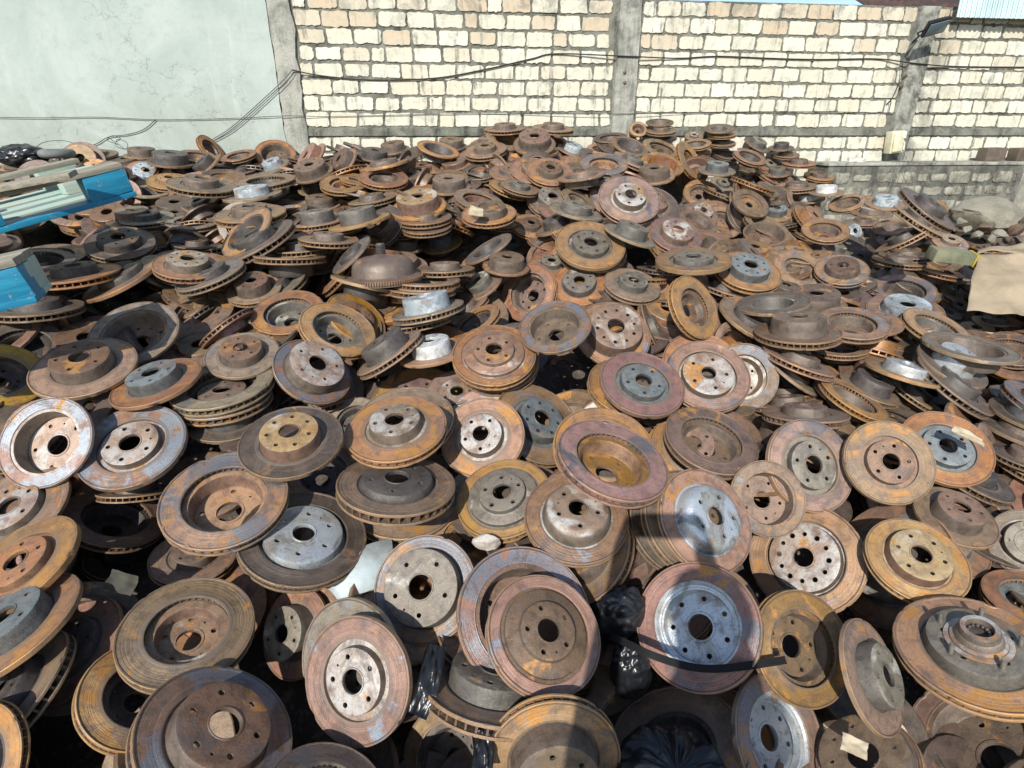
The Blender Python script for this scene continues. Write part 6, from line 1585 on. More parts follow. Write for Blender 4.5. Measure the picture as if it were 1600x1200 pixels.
1155 2316 747 11 -7 -98 -15 118 W
1252 2558 775 72 39 -1 57 127 W
1152 2970 949 16 -79 -60 -4 131 K
1198 3296 992 57 4 27 -78 124 G
1544 1048 346 22 21 -95 3 145 W
1425 1927 566 8 -20 97 14 136 W
1546 2270 661 53 4 11 -84 142 T
1403 2785 823 91 -2 -14 -38 119 K
1428 3003 938 49 4 15 -86 138 V
1603 3618 1022 16 -18 -93 -28 121 G
1868 1302 359 45 -1 8 -89 149 H
1829 1600 445 95 20 -6 24 143 W
1782 1936 537 29 -75 -54 -24 136 W
1782 2695 721 42 12 6 -90 130 S
1770 2994 861 86 7 -13 -48 135 H
1977 3943 1069 76 35 5 55 128 H
1760 4207 1189 20 -97 -6 -10 136 S
2164 1625 448 40 -41 75 32 122 K
2328 1928 492 56 6 -5 82 138 H
2198 2187 496 70 9 20 -68 121 R
2242 2530 659 67 22 -12 70 145 V
2072 4472 1204 4 67 -74 7 116 G
2569 1961 402 20 -86 39 25 118 G
2645 2182 477 50 -10 -2 -86 138 S
2693 2622 632 51 7 2 -86 125 H
2619 2869 695 8 -89 15 -43 148 H
2504 3573 865 40 17 11 -89 123 S
2718 3872 860 66 21 1 72 123 R
2887 2241 464 2 -72 61 33 130 S
2924 2667 591 84 3 13 -53 125 H
3076 2931 617 92 9 -23 30 134 K
2861 3162 664 18 -98 -2 -5 142 G
2946 3591 798 39 42 -2 82 148 V
3028 3896 825 50 0 -9 86 140 T
3204 3034 620 80 12 -2 58 124 V
3230 3320 705 7 16 -4 98 116 V
3369 3492 680 94 10 -26 17 133 T
3287 3974 769 28 18 -85 -41 133 H
3758 4899 840 22 23 14 94 145 H
3426 2938 567 40 -24 86 22 140 T
3576 3415 625 86 -3 12 -50 137 K
3615 3673 632 30 34 -82 -34 122 V
3554 3992 732 71 56 6 42 123 K
3638 4322 727 18 -9 29 -94 123 K
3596 4911 831 21 86 -43 -19 150 G
3952 3362 462 22 27 -16 92 131 S
3932 3698 598 26 19 3 94 127 W
4081 3913 612 84 -16 -12 50 140 H
3935 4379 647 83 2 40 -38 124 W
3989 4774 715 49 22 2 84 147 K
4373 3571 411 7 90 -43 0 132 S
4364 3903 467 12 98 -11 8 131 V
4307 4121 516 82 -6 23 -53 117 W
4332 4414 504 31 26 -4 91 126 H
4227 4930 641 44 17 17 87 149 S
4584 3753 437 16 -10 14 -97 141 V
4561 4059 506 15 -47 -87 1 137 S
4651 4357 457 45 -1 -87 -22 137 H
4650 4714 529 40 56 -72 3 126 K
4791 4041 363 25 -96 -4 -8 145 G
4864 4309 417 28 15 62 72 138 V
4870 5035 469 21 -37 90 -8 123 H
-3314 3286 1208 18 20 -93 -23 139 V
-3555 3572 1302 13 32 91 24 135 S
-3038 2549 1002 19 0 -96 -21 125 R
-3063 2847 1054 55 -17 -9 -81 123 W
-2978 3230 1168 37 6 18 -91 123 G
-3042 3613 1214 36 24 -24 87 117 S
-2684 2507 922 35 6 -8 93 117 H
-2676 2906 1034 18 -84 -50 -9 118 W
-2591 3733 1248 86 29 -14 -40 118 H
-2294 1898 830 97 11 -20 10 139 R
-2181 2473 980 4 14 -99 -8 134 S
-2162 3201 1169 96 24 8 -14 144 T
-2111 3673 1221 91 25 -18 26 133 V
-1643 1169 606 39 2 24 -89 127 K
-1840 1498 748 50 -5 -2 86 141 W
-1908 1821 793 96 27 -5 -6 123 H
-1918 2351 912 23 44 86 12 133 V
-1751 3413 1149 95 -10 26 16 140 T
-1654 3614 1206 14 10 -94 -29 119 H
-1760 4263 1321 18 95 -25 2 149 V
-1279 1194 549 69 16 10 -70 121 T
-1343 2063 828 35 74 -54 -20 141 K
-1367 2461 937 79 12 18 57 142 W
-1191 2743 1054 98 -13 -7 -9 149 V
-1286 3199 1076 20 27 -94 -3 127 G
-1467 4232 1336 2 90 42 -14 148 G
-947 2105 832 5 11 12 99 131 H
-992 2920 1014 12 -99 4 -9 127 S
-973 3359 1137 94 5 -31 7 115 H
-902 3837 1259 39 -22 1 89 146 S
-1033 4230 1368 82 3 20 54 135 S
-428 593 424 78 22 -15 56 122 R
-662 2831 972 5 -25 -96 9 118 V
-576 3563 1207 84 34 -24 -36 147 R
-541 4245 1356 78 -5 -11 62 141 H
-62 3852 1264 87 -1 17 47 121 S
-111 4288 1361 92 14 3 -36 131 H
387 2821 889 88 11 11 -44 126 W
323 4137 1370 79 7 4 -61 128 S
706 2778 886 87 -4 4 50 131 R
734 3318 1074 86 -1 -24 46 133 T
540 3616 1243 14 -97 22 0 143 T
737 4208 1355 54 -10 -1 83 125 S
1071 644 312 45 -24 -29 81 145 R
1205 2839 903 59 72 -6 37 126 K
1288 3185 967 18 -91 30 22 128 W
1648 1145 394 17 25 -12 95 124 H
1648 1863 565 48 -77 -40 13 140 S
1615 2421 693 91 -10 21 34 145 H
1717 2818 772 12 93 32 12 150 S
2066 1494 366 14 -72 -67 -11 127 S
2039 2018 548 8 53 -79 -29 149 R
2087 3039 846 93 23 17 -23 140 R
2585 1878 439 11 -59 79 9 125 V
2376 2315 569 19 -93 31 5 127 S
2466 3539 908 79 21 1 -58 150 S
2884 2443 547 74 -7 8 67 125 R
3108 2673 612 26 -91 11 30 116 S
3023 3155 670 5 90 30 30 119 T
3148 3575 736 25 6 -97 -3 135 T
3091 4162 817 6 -5 3 -100 124 T
3373 2744 523 14 -23 0 96 134 T
3398 3177 607 92 16 -22 30 145 T
3436 3595 714 35 -45 82 8 125 K
3359 4186 818 3 -1 -13 -99 115 V
3641 2912 481 71 11 21 67 123 V
3791 3371 555 73 7 -11 67 116 V
3903 3899 693 3 95 -22 20 135 H
3950 4110 666 15 -36 -32 -86 144 R
3698 4593 768 57 30 8 76 124 G
4281 3883 503 67 -4 -13 -73 133 T
4279 4191 619 20 96 -20 0 146 S
4283 4647 550 71 -17 28 -62 116 S
4740 3998 407 22 -63 73 15 125 S
4826 4567 423 98 -20 3 1 135 S
-3592 3158 1217 13 -7 99 -5 127 H
-3416 4026 1271 99 12 -2 4 126 S
-2914 2461 944 64 28 -3 72 122 G
-2621 2696 1042 33 -59 -73 -5 141 V
-2980 2967 1133 7 78 60 16 141 S
-3122 4042 1300 2 -32 94 11 142 R
-2533 2492 997 2 2 -10 99 120 G
-2601 2909 1069 44 10 -18 88 127 R
-2724 3125 1126 42 56 -68 -23 123 R
-2696 3951 1327 86 48 19 -3 134 R
-1997 1578 759 25 -67 68 -15 126 G
-2422 2094 920 73 -26 48 -42 136 S
-2161 2428 1000 32 -2 9 -94 127 S
-2407 2634 1024 10 -17 -98 2 148 G
-2182 3468 1146 96 -18 -12 -19 130 T
-2355 3625 1232 53 32 37 -69 129 H
-1786 1628 765 90 -12 0 43 133 T
-1965 2398 930 44 -23 -11 86 136 K
-1684 3189 1122 2 -9 24 96 123 V
-1639 3582 1270 9 -73 67 13 146 G
-1319 2115 822 75 -35 20 -53 116 K
-1090 2116 898 18 87 35 28 117 W
-1574 3148 1068 2 -83 42 -36 120 R
-1463 3637 1255 16 -86 48 1 126 G
-820 517 434 1 91 42 1 144 G
-889 2330 859 29 -23 -14 92 121 R
-1044 3164 1116 91 -23 -15 -32 149 G
-1041 3864 1335 0 84 -51 21 144 H
-924 4300 1392 75 -17 8 -63 140 G
-473 424 437 29 2 -30 91 141 S
-684 792 412 59 -29 5 -76 125 G
-584 3307 1111 90 28 -21 25 119 G
-698 3907 1320 80 25 37 41 142 R
-881 3975 1362 91 -6 8 41 115 S
116 434 297 59 -19 -10 78 139 R
-311 1119 477 30 -39 23 -84 130 T
297 3914 1305 50 -69 -47 -23 131 R
733 1717 590 87 -11 -22 -42 126 W
479 2821 973 36 10 -24 90 126 W
461 4063 1391 55 21 -11 80 122 S
893 520 254 85 33 27 30 120 R
723 2400 804 81 0 1 58 145 W
729 2816 967 4 96 29 -4 118 W
1375 2148 600 34 -65 68 0 116 S
1203 3048 997 14 -53 -83 -9 122 G
1696 1788 532 23 24 -83 -45 124 G
1765 2594 695 88 43 3 -22 122 K
1597 2808 849 73 2 16 66 135 G
2116 1432 429 5 -36 91 17 134 K
2056 1980 518 26 -90 -31 15 148 G
2804 2823 750 15 46 -21 85 149 K
2949 2181 444 60 -4 33 -73 129 H
2656 2520 562 24 48 -83 13 118 G
2727 3034 672 89 21 14 -39 141 S
2468 3813 956 35 -89 -29 -3 140 W
3067 2472 497 20 56 80 -12 124 G
3153 2631 598 84 37 12 38 124 H
3310 2858 580 70 10 -24 -66 123 V
3210 3665 753 6 75 -62 -20 133 G
3803 3249 613 86 3 -4 51 149 W
3558 3775 781 24 71 66 -6 125 K
3425 4275 794 26 9 34 90 129 V
3491 4432 862 16 -82 -55 3 135 S
3772 3169 525 0 -35 92 -20 148 S
3708 3903 697 20 -27 91 -23 149 S
4071 4263 625 80 -40 10 43 117 T
4231 3376 410 96 4 15 -22 121 K
4133 3864 568 90 0 -20 -38 149 V
4172 4350 665 18 -30 -81 47 125 S
4489 4291 541 62 -14 -76 -11 140 S
4809 4213 428 83 -33 24 38 136 W
4851 4617 476 7 -4 -20 -98 130 W
-3710 3261 1125 0 98 15 8 133 K
-3721 3599 1172 1 -99 -12 -3 137 W
-3692 4030 1247 99 13 1 9 123 V
-3470 3017 1014 94 13 10 -30 125 R
-3422 3377 1095 95 9 -8 28 137 H
-3447 3699 1144 80 12 -4 58 142 T
-3388 3947 1212 96 6 1 27 132 S
-3052 2548 903 2 38 -92 -12 124 V
-3083 2950 992 3 -59 79 18 116 W
-3095 3297 1065 8 11 5 -99 116 S
-3096 3687 1153 75 10 14 -64 136 G
-3088 4017 1226 76 7 9 -64 146 T
-2756 2257 827 96 14 -1 23 121 G
-2751 2600 900 19 5 9 -98 129 T
-2717 3024 985 8 -79 60 8 139 G
-2693 3669 1153 20 -5 16 -97 143 H
-2731 4047 1242 3 -40 91 11 116 W
-2385 1968 746 96 13 4 -22 121 G
-2354 2242 803 70 10 6 -71 118 R
-2462 2646 935 4 8 -99 -8 126 R
-2379 2971 988 10 -98 -16 4 147 W
-2376 3368 1059 57 10 4 -81 134 R
-2354 3646 1114 64 8 10 -76 146 R
-2379 3968 1216 4 -49 86 17 120 S
-2377 4291 1318 6 4 -99 -13 117 T
-2117 1601 634 25 6 -11 96 140 S
-1995 1920 745 15 -94 20 -24 127 W
-2028 2201 834 27 -96 -1 -7 149 R
-2018 2590 864 81 10 -5 57 132 T
-2043 2919 948 99 8 -3 13 128 T
-2062 3301 1059 4 -66 75 6 144 S
-2076 3625 1109 50 3 14 -86 132 K
-2140 4049 1218 14 1 -11 98 143 S
-1708 1279 542 87 7 8 -48 129 G
-1646 1672 644 75 9 -12 65 126 G
-1791 1953 720 85 15 -4 50 143 H
-1737 2280 804 62 17 -6 77 130 G
-1746 2677 874 11 -17 -96 -19 130 S
-1761 2939 950 54 11 -6 83 141 K
-1682 3350 1043 37 4 13 -92 146 T
-1762 3623 1107 76 9 2 -65 137 K
-1740 4039 1216 6 -92 38 10 128 W
-1710 4265 1311 12 -30 -94 -12 129 T
-1367 835 394 67 9 -8 73 148 K
-1359 1224 522 35 -72 -54 -27 134 W
-1383 1496 586 1 -24 -95 -19 115 W
-1371 2315 781 14 -1 14 -98 133 R
-1373 2651 884 27 10 -9 95 123 V
-1382 2874 941 100 1 3 3 146 S
-1511 3199 1083 19 -40 74 50 120 H
-1441 3727 1126 18 -91 35 12 146 V
-1437 3944 1095 96 12 -3 23 118 T
-1123 539 311 67 10 13 -72 141 V
-1037 1619 550 61 7 12 -78 126 G
-1046 2648 772 71 13 -6 69 124 W
-1103 3008 950 52 10 -9 85 147 R
-1064 3345 1060 2 9 -99 -9 139 R
-1101 3638 1123 61 4 -4 79 140 W
-1025 3981 1209 10 -24 -96 -13 148 W
-1044 4364 1302 67 2 -14 73 133 K
-744 652 311 70 10 -8 70 139 S
-815 1273 403 70 6 15 -69 145 K
-730 2243 711 6 6 -14 99 126 W
-740 2636 853 51 9 -12 84 130 T
-759 2958 931 13 -99 9 4 119 G
-729 3362 1048 100 9 0 -5 126 H
-762 3666 1113 97 15 -2 21 147 S
-693 3980 1192 31 7 14 -94 134 R
-728 4330 1301 99 15 0 -6 120 W
-455 646 288 18 -1 13 -98 139 K
-375 1216 500 16 -84 51 12 141 T
-403 2303 787 17 -46 -85 -19 149 S
-491 2575 838 4 -33 -94 -11 147 H
-374 3596 1095 80 8 10 -59 133 H
-388 4030 1211 54 4 -14 83 116 T
-483 4307 1315 17 -93 32 -3 121 W
-75 562 236 94 10 8 -32 139 T
-68 1329 449 60 17 -14 77 128 S
-171 1561 537 90 15 11 -39 148 G
21 2225 776 24 -63 70 20 136 K
-156 2569 798 32 -93 -16 -8 142 W
-115 2917 957 2 9 -98 -19 145 K
-65 4319 1322 26 0 -11 96 140 R
194 589 230 96 15 5 21 116 H
281 1277 407 90 19 -1 39 145 R
293 1687 525 82 15 -5 55 148 K
262 1998 609 59 10 -9 80 128 R
198 3296 1019 16 -72 -68 -2 116 V
236 3559 1123 10 -74 -65 -12 142 K
352 3923 1213 12 -69 71 7 142 V
545 571 191 16 -95 23 16 138 G
577 1247 369 88 17 -3 44 135 K
628 1945 582 88 12 2 45 136 W
567 2660 781 89 14 15 -40 143 R
693 2928 885 15 8 16 -97 142 V
562 3370 914 73 6 15 -66 130 K
689 3587 1092 88 8 -11 46 125 V
597 3925 1180 95 10 12 -26 131 R
547 4368 1325 30 4 15 -94 134 R
893 586 213 14 -97 12 17 115 K
885 963 270 68 15 -5 71 138 R
897 1829 554 2 -98 -15 16 134 S
907 2601 731 97 14 12 -18 128 S
861 2907 857 9 -13 98 16 118 R
930 3314 954 90 16 1 40 133 G
844 3581 1053 86 14 14 -47 129 G
896 4301 1342 2 -28 93 24 148 R
943 4591 1419 2 39 -89 -23 142 W
1177 662 156 97 17 0 16 118 T
1208 916 226 78 9 15 -60 145 S
1304 1609 387 12 -95 21 21 130 W
1276 1969 514 4 -88 48 6 127 G
1286 2268 637 1 -10 98 14 123 K
1267 2595 680 23 0 12 -97 132 S
1241 2978 816 49 0 16 -86 119 T
1267 3352 928 38 0 15 -91 148 K
1271 3676 994 78 6 17 -60 125 K
1220 3941 1089 7 -7 -96 -27 126 R
1554 927 211 6 -1 99 12 118 V
1568 1334 264 14 -1 18 -97 126 R
1617 2314 571 49 4 18 -85 148 V
1572 2590 648 89 14 2 44 138 K
1603 3244 847 33 9 -13 93 118 T
1610 3565 1009 21 -96 -18 10 148 K
1531 3971 1106 90 15 0 41 132 H
1622 4289 1162 87 12 15 -46 137 W
1904 1268 247 28 8 -15 94 128 T
1860 1514 326 66 5 13 -74 117 K
1946 2016 443 25 7 -13 96 119 W
2070 2212 515 1 -35 94 8 142 R
1933 2712 549 14 -90 40 14 148 G
1942 2969 703 26 11 -10 95 139 K
1902 3309 836 97 17 11 -13 136 W
2004 3953 981 18 -89 -42 -9 120 H
2080 4320 1136 38 -77 -51 -8 140 H
1969 4646 1261 22 -76 -61 5 120 W
2224 1614 307 99 9 0 -10 140 S
2238 1991 400 94 8 10 -33 121 S
2285 2353 491 97 13 10 -16 120 V
2180 3344 796 12 12 -14 98 145 G
2290 4730 1194 2 12 -15 98 149 W
2517 2343 452 0 -5 12 -99 116 W
2559 2654 531 73 5 17 -66 143 V
2570 2926 642 2 -77 62 14 120 T
2524 3668 815 70 1 25 -67 140 R
2581 3920 870 77 1 20 -61 123 T
2881 2280 439 15 -38 -90 -13 142 K
2877 2602 498 1 -72 66 19 117 K
2876 2985 550 28 11 -10 95 127 K
2904 3381 562 66 11 -4 74 124 R
2880 3616 722 42 -12 12 -89 142 T
2881 4067 823 13 -10 12 -98 128 R
2905 4334 900 46 -8 16 -87 134 G
3271 2651 407 46 14 -7 87 118 G
3316 2944 500 11 -89 -43 2 142 R
3249 3348 570 73 19 -4 66 129 W
3291 3585 658 3 -99 7 12 148 H
3234 4016 715 43 15 -2 89 126 R
3242 4367 762 96 10 13 24 142 H
3268 4741 795 58 -4 15 -80 130 V
3577 2949 411 77 12 2 63 133 H
3585 3315 476 8 -11 6 -99 137 R
3552 3740 561 98 7 8 14 123 R
3592 3958 668 16 44 -88 -10 143 K
3603 4278 681 6 -78 60 15 130 W
3567 4670 739 11 -21 19 -95 123 R
3959 3069 347 23 -7 5 -97 133 S
3865 3309 428 9 9 -6 99 148 H
3973 3648 445 80 -2 15 -58 126 G
3948 4012 547 14 20 -96 16 131 V
3920 4417 617 21 20 -95 -12 135 W
3910 4722 638 92 16 13 34 142 G
3872 5065 724 12 -96 -15 18 129 V
4211 3390 341 78 -4 12 -61 119 K
4215 3682 378 2 18 -6 98 126 S
4252 4048 424 91 16 7 38 148 K
4268 4331 466 29 -12 10 -94 137 H
4285 4776 558 30 -82 -44 20 148 V
4597 3721 283 81 -1 19 -55 124 K
4513 3997 333 18 -16 9 -97 122 R
4611 4395 354 91 6 11 40 123 K
4570 4750 410 77 -4 16 -62 123 T
4549 5083 474 17 -13 9 -97 144 S
-3829 3384 1140 58 -13 -4 80 127 V
-3823 3696 1250 18 95 25 7 148 S
-3794 3933 1302 24 -95 2 -20 134 T
-3282 2960 1003 1 -76 60 23 117 G
-3491 3258 1134 81 43 -10 -39 132 V
-3333 3583 1187 36 -77 -52 12 118 W
-3345 4065 1275 43 2 11 90 121 W
-2973 2459 968 11 -51 -85 -6 138 H
-3072 2946 1037 36 -2 18 -91 137 H
-3169 3280 1113 80 14 -12 -57 143 G
-3128 3545 1167 27 -94 -19 -4 137 R
-3038 3889 1268 79 47 -12 38 122 W
-2772 2345 895 96 -15 11 -19 124 R
-2658 2826 955 20 12 -22 95 126 S
-2629 3529 1232 21 -92 27 17 149 R
-2646 4034 1272 61 6 10 -78 131 T
-2498 2210 829 96 10 -20 15 129 S
-2349 2467 926 38 -84 -33 -19 144 V
-2267 2926 1005 85 11 0 52 123 S
-2403 3576 1134 69 9 9 -72 122 W
-2250 3972 1294 28 -63 71 15 140 W
-1943 1354 571 12 -97 -4 19 121 G
-1974 1635 693 86 0 19 -47 143 W
-2181 1807 725 6 -88 -48 -4 122 T
-2165 2096 786 28 -88 37 4 137 G
-2094 2404 901 44 -70 -44 -33 120 T
-2016 3030 1027 92 -17 8 -35 144 K
-2134 3305 1100 72 6 -4 69 131 H
-2109 3549 1139 50 10 -10 86 118 H
-2023 3943 1232 45 -2 31 -84 125 G
-1707 1264 568 85 10 -2 51 128 R
-1767 1505 611 55 12 -18 81 116 V
-1711 1867 716 49 3 52 -70 120 K
-1740 2212 816 15 12 -13 97 144 R
-1693 3076 1051 1 -10 -91 40 136 K
-1756 3132 1084 60 -22 34 69 126 H
-1709 3739 1194 85 -15 -5 -51 123 R
-1676 3968 1238 22 8 -7 97 116 V
-1660 4209 1335 17 -74 -65 -4 147 H
-1458 938 499 94 -15 -9 29 138 H
-1420 1168 530 86 42 -13 24 146 V
-1459 1815 698 88 34 2 -33 126 R
-1314 2206 825 84 14 -5 52 146 G
-1474 2522 866 89 28 -5 -37 116 R
-1438 3003 999 14 97 18 3 144 R
-1290 3305 1094 85 -17 -11 48 137 W
-1429 3653 1133 97 22 4 3 118 S
-1471 4315 1356 66 -7 -43 62 136 K
-1004 578 370 94 -9 12 -30 141 V
-956 679 367 19 -12 -12 -97 142 S
-1046 2201 786 48 3 11 -87 123 R
-1029 3284 1073 78 8 -4 62 123 R
-1015 3734 1170 76 -2 16 63 125 S
-1057 3876 1249 7 -8 -99 -11 119 V
-1109 4290 1360 12 -98 12 -6 124 G
-607 458 282 6 -48 86 15 120 R
-727 813 365 22 -79 -55 -15 136 V
-801 2287 820 6 97 -20 12 142 G
-658 2980 965 89 10 8 -43 120 T
-798 3247 1076 78 20 -38 45 123 H
-619 3645 1147 93 14 30 -18 117 G
-710 3888 1239 2 9 18 -98 140 K
-823 4097 1310 16 -74 38 -53 123 K
-373 2137 734 83 24 -8 50 123 V
-553 2428 890 4 -35 -93 -11 135 G
-436 3724 1183 91 -7 -10 -39 116 H
-452 3945 1268 98 14 -3 -11 142 V
-502 4268 1348 67 4 -16 72 136 H
70 1534 489 12 20 -83 -50 138 T
-62 3431 1146 47 10 -12 87 127 V
-59 3818 1092 11 6 -98 -16 116 S
-185 4150 1342 44 -6 -86 25 116 K
-157 4492 1479 20 -56 -79 -14 147 T
315 673 284 87 -17 10 -46 128 G
289 1209 366 2 -6 18 -98 126 R
487 1868 602 71 -2 -24 66 133 S
71 2572 743 5 11 7 -99 120 W
252 3474 1086 80 11 -11 58 148 K
256 4408 1396 6 -88 -47 -6 119 R
343 4617 1487 33 -74 -58 7 139 T
566 486 203 93 22 6 28 146 W
493 838 223 65 6 -16 74 137 T
716 2037 631 82 4 15 54 131 K
522 2349 710 10 -45 86 -23 120 W
687 2522 811 22 10 -87 -43 131 K
537 3555 1107 10 -96 3 -24 131 V
628 4040 1291 14 -22 -94 20 147 S
645 4275 1342 80 40 2 44 126 T
949 516 199 83 22 4 51 128 K
962 814 261 6 13 -31 94 142 K
986 1598 496 76 11 -2 64 133 G
1029 1874 549 74 -11 11 -66 123 W
957 2046 598 7 -11 -96 -26 140 R
905 2566 807 11 -7 -98 -15 118 W
1002 2808 839 72 39 -1 57 127 W
902 3220 1016 16 -79 -60 -4 131 K
892 4191 1330 97 24 3 6 144 W
1111 4472 1358 5 -72 50 49 142 V
1286 901 281 7 -72 67 16 132 G
1240 1982 551 40 5 -5 92 135 R
1175 2177 624 8 -20 97 14 136 W
1296 2520 723 53 4 11 -84 142 T
1153 3035 891 91 -2 -14 -38 119 K
1178 3253 1010 49 4 15 -86 138 V
1353 3868 1105 16 -18 -93 -28 121 G
1452 4137 1182 9 -90 -41 14 149 H
1342 4597 1376 88 12 26 -37 122 G
1523 892 233 91 8 -10 38 132 R
1672 1196 284 32 -88 -35 6 118 G
1618 1562 369 45 -1 8 -89 149 H
1532 2186 595 29 -75 -54 -24 136 W
1697 2483 709 43 -47 -76 -12 131 R
1532 2945 790 42 12 6 -90 130 S
1520 3244 936 86 7 -13 -48 135 H
1712 3440 919 39 35 -21 82 128 H
1727 4183 1202 76 35 5 55 128 H
1803 1365 391 2 -4 -98 -21 131 S
1914 1885 460 40 -41 75 32 122 K
2078 2178 548 56 6 -5 82 138 H
1948 2457 478 70 9 20 -68 121 R
1992 2780 726 67 22 -12 70 145 V
2022 4202 1052 70 37 -13 60 140 R
2331 1665 359 97 -4 20 14 120 S
2173 1862 435 16 5 92 34 144 S
2319 2211 456 20 -86 39 25 118 G
2395 2432 535 50 -10 -2 -86 138 S
2443 2892 618 51 7 2 -86 125 H
2404 3470 832 25 -70 -65 -15 134 S
2632 2178 483 26 -86 -28 32 149 R
2637 2491 521 2 -72 61 33 130 S
2674 2917 657 84 3 13 -53 125 H
2826 3201 607 92 9 -23 30 134 K
2611 3412 742 18 -98 -2 -5 142 G
2696 3841 886 39 42 -2 82 148 V
2778 4146 919 50 0 -9 86 140 T
2911 2202 435 91 13 14 -36 124 S
3030 2661 520 0 -81 -38 45 135 S
3189 2734 542 90 9 -40 12 145 H
2954 3284 691 80 12 -2 58 124 V
2980 3570 782 7 16 -4 98 116 V
3119 3742 759 94 10 -26 17 133 T
3289 2938 531 76 3 11 -64 128 K
3176 3188 632 40 -24 86 22 140 T
3326 3665 699 86 -3 12 -50 137 K
3365 3923 710 30 34 -82 -34 122 V
3304 4242 820 71 56 6 42 123 K
3388 4592 741 18 -9 29 -94 123 K
3627 2905 476 98 9 8 16 132 R
3822 3426 537 48 -8 -34 -80 149 S
3702 3612 527 22 27 -16 92 131 S
3682 3948 670 26 19 3 94 127 W
3831 4163 685 84 -16 -12 50 140 H
3685 4629 736 83 2 40 -38 124 W
3739 5024 817 49 22 2 84 147 K
4073 3190 397 44 30 11 84 132 V
4123 3821 471 7 90 -43 0 132 S
4114 4153 534 12 98 -11 8 131 V
4057 4371 588 82 -6 23 -53 117 W
4082 4664 585 31 26 -4 91 126 H
4299 3616 403 2 -30 21 -93 136 H
4334 4003 496 16 -10 14 -97 141 V
4311 4309 573 15 -47 -87 1 137 S
4401 4607 529 45 -1 -87 -22 137 H
4400 4964 612 40 56 -72 3 126 K
4704 4133 409 41 57 -41 -57 147 V
4541 4291 425 25 -96 -4 -8 145 G
4614 4559 484 28 15 62 72 138 V
-3564 3536 1230 18 20 -93 -23 139 V
-3805 3822 1322 13 32 91 24 135 S
-3288 2799 1025 19 0 -96 -21 125 R
-3313 3097 1077 55 -17 -9 -81 123 W
-3228 3480 1191 37 6 18 -91 123 G
-3292 3863 1236 36 24 -24 87 117 S
-2934 2757 945 35 6 -8 93 117 H
-2926 3156 1057 18 -84 -50 -9 118 W
-2904 3550 1187 32 -20 -92 11 125 R
-2841 3983 1273 86 29 -14 -40 118 H
-2544 2148 858 97 11 -20 10 139 R
-2431 2723 1004 4 14 -99 -8 134 S
-2412 3451 1192 96 24 8 -14 144 T
-2361 3923 1246 91 25 -18 26 133 V
-1893 1419 644 39 2 24 -89 127 K
-2090 1748 782 50 -5 -2 86 141 W
-2158 2071 823 96 27 -5 -6 123 H
-2168 2601 938 23 44 86 12 133 V
-1989 3202 1132 85 -11 28 -43 144 R
-2001 3663 1171 95 -10 26 16 140 T
-1904 3864 1230 14 10 -94 -29 119 H
-1529 1444 589 69 16 10 -70 121 T
-1604 1662 687 73 14 9 -66 122 V
-1617 2711 964 79 12 18 57 142 W
-1441 3003 1040 98 -13 -7 -9 149 V
-1546 4112 1276 21 75 62 -9 122 W
-1200 591 389 55 -22 -17 79 139 R
-1205 1031 445 51 -10 -3 86 132 R
-1197 2365 826 5 11 12 99 131 H
-1206 2796 968 71 34 -9 61 140 G
-1242 3170 1040 12 -99 4 -9 127 S
-1223 3609 1159 94 5 -31 7 115 H
-1152 4087 1281 39 -22 1 89 146 S
-671 488 335 45 5 16 -88 140 W
-809 2376 841 88 -2 -13 -46 140 K
-717 2781 1000 7 72 68 -12 136 R
-912 3081 1002 5 -25 -96 9 118 V
-625 3435 1172 1 90 37 -23 140 T
-826 3803 1272 84 34 -24 -36 147 R
-279 460 315 83 -13 -19 -50 133 T
-293 1002 422 34 15 8 93 142 K
-286 1408 530 80 37 -6 47 122 S
-279 2308 796 17 -16 -95 -19 123 W
-272 2698 884 44 82 34 -7 118 V
-311 3533 1198 11 -97 18 14 145 W
-312 4102 1296 87 -1 17 47 121 S
-361 4538 1392 92 14 3 -36 131 H
145 665 313 44 -27 -6 86 128 R
42 1324 524 64 -9 23 -73 137 T
-5 3953 1231 66 18 3 73 125 S
73 4387 1411 79 7 4 -61 128 S
521 536 298 70 1 2 72 145 K
484 3568 1132 86 -1 -24 46 133 T
290 3866 1294 14 -97 22 0 143 T
487 4458 1407 54 -10 -1 83 125 S
1022 583 285 29 -14 -93 17 124 G
821 914 282 45 -24 -29 81 145 R
939 2362 721 99 -13 -5 -8 126 T
1055 2612 804 8 -46 15 -87 145 S
955 3089 969 59 72 -6 37 126 K
1038 3435 1038 18 -91 30 22 128 W
1306 652 214 94 6 23 25 139 V
1410 1125 280 91 20 2 36 138 T
1311 1858 522 81 46 0 37 138 V
1398 2123 583 48 -77 -40 13 140 S
1365 2671 758 91 -10 21 34 145 H
1467 3058 883 12 93 32 12 150 S
1433 3256 977 2 -98 12 -14 143 T
1489 3787 1103 58 37 -19 70 138 K
1802 1278 395 87 19 -9 44 146 H
1816 1744 418 14 -72 -67 -11 127 S
1789 2278 568 8 53 -79 -29 149 R
1714 3032 815 92 8 24 28 129 H
1837 3299 884 93 23 17 -23 140 R
1824 4007 1042 83 4 -8 -56 126 V
1837 4351 1193 55 -25 1 -80 127 T
2130 1462 317 23 16 18 -94 118 H
2106 1714 388 18 -79 58 -10 132 V
2335 2128 492 11 -59 79 9 125 V
2154 3119 791 29 -93 -22 -1 148 T
2707 2123 431 16 41 -8 89 117 W
2634 2693 608 74 -7 8 67 125 R
2858 2923 676 26 -91 11 30 116 S
2773 3405 746 5 90 30 30 119 T
2898 3825 821 25 6 -97 -3 135 T
2841 4412 917 6 -5 3 -100 124 T
3299 2635 540 38 6 91 17 148 H
3123 2994 585 14 -23 0 96 134 T
3148 3427 678 92 16 -22 30 145 T
3186 3845 794 35 -45 82 8 125 K
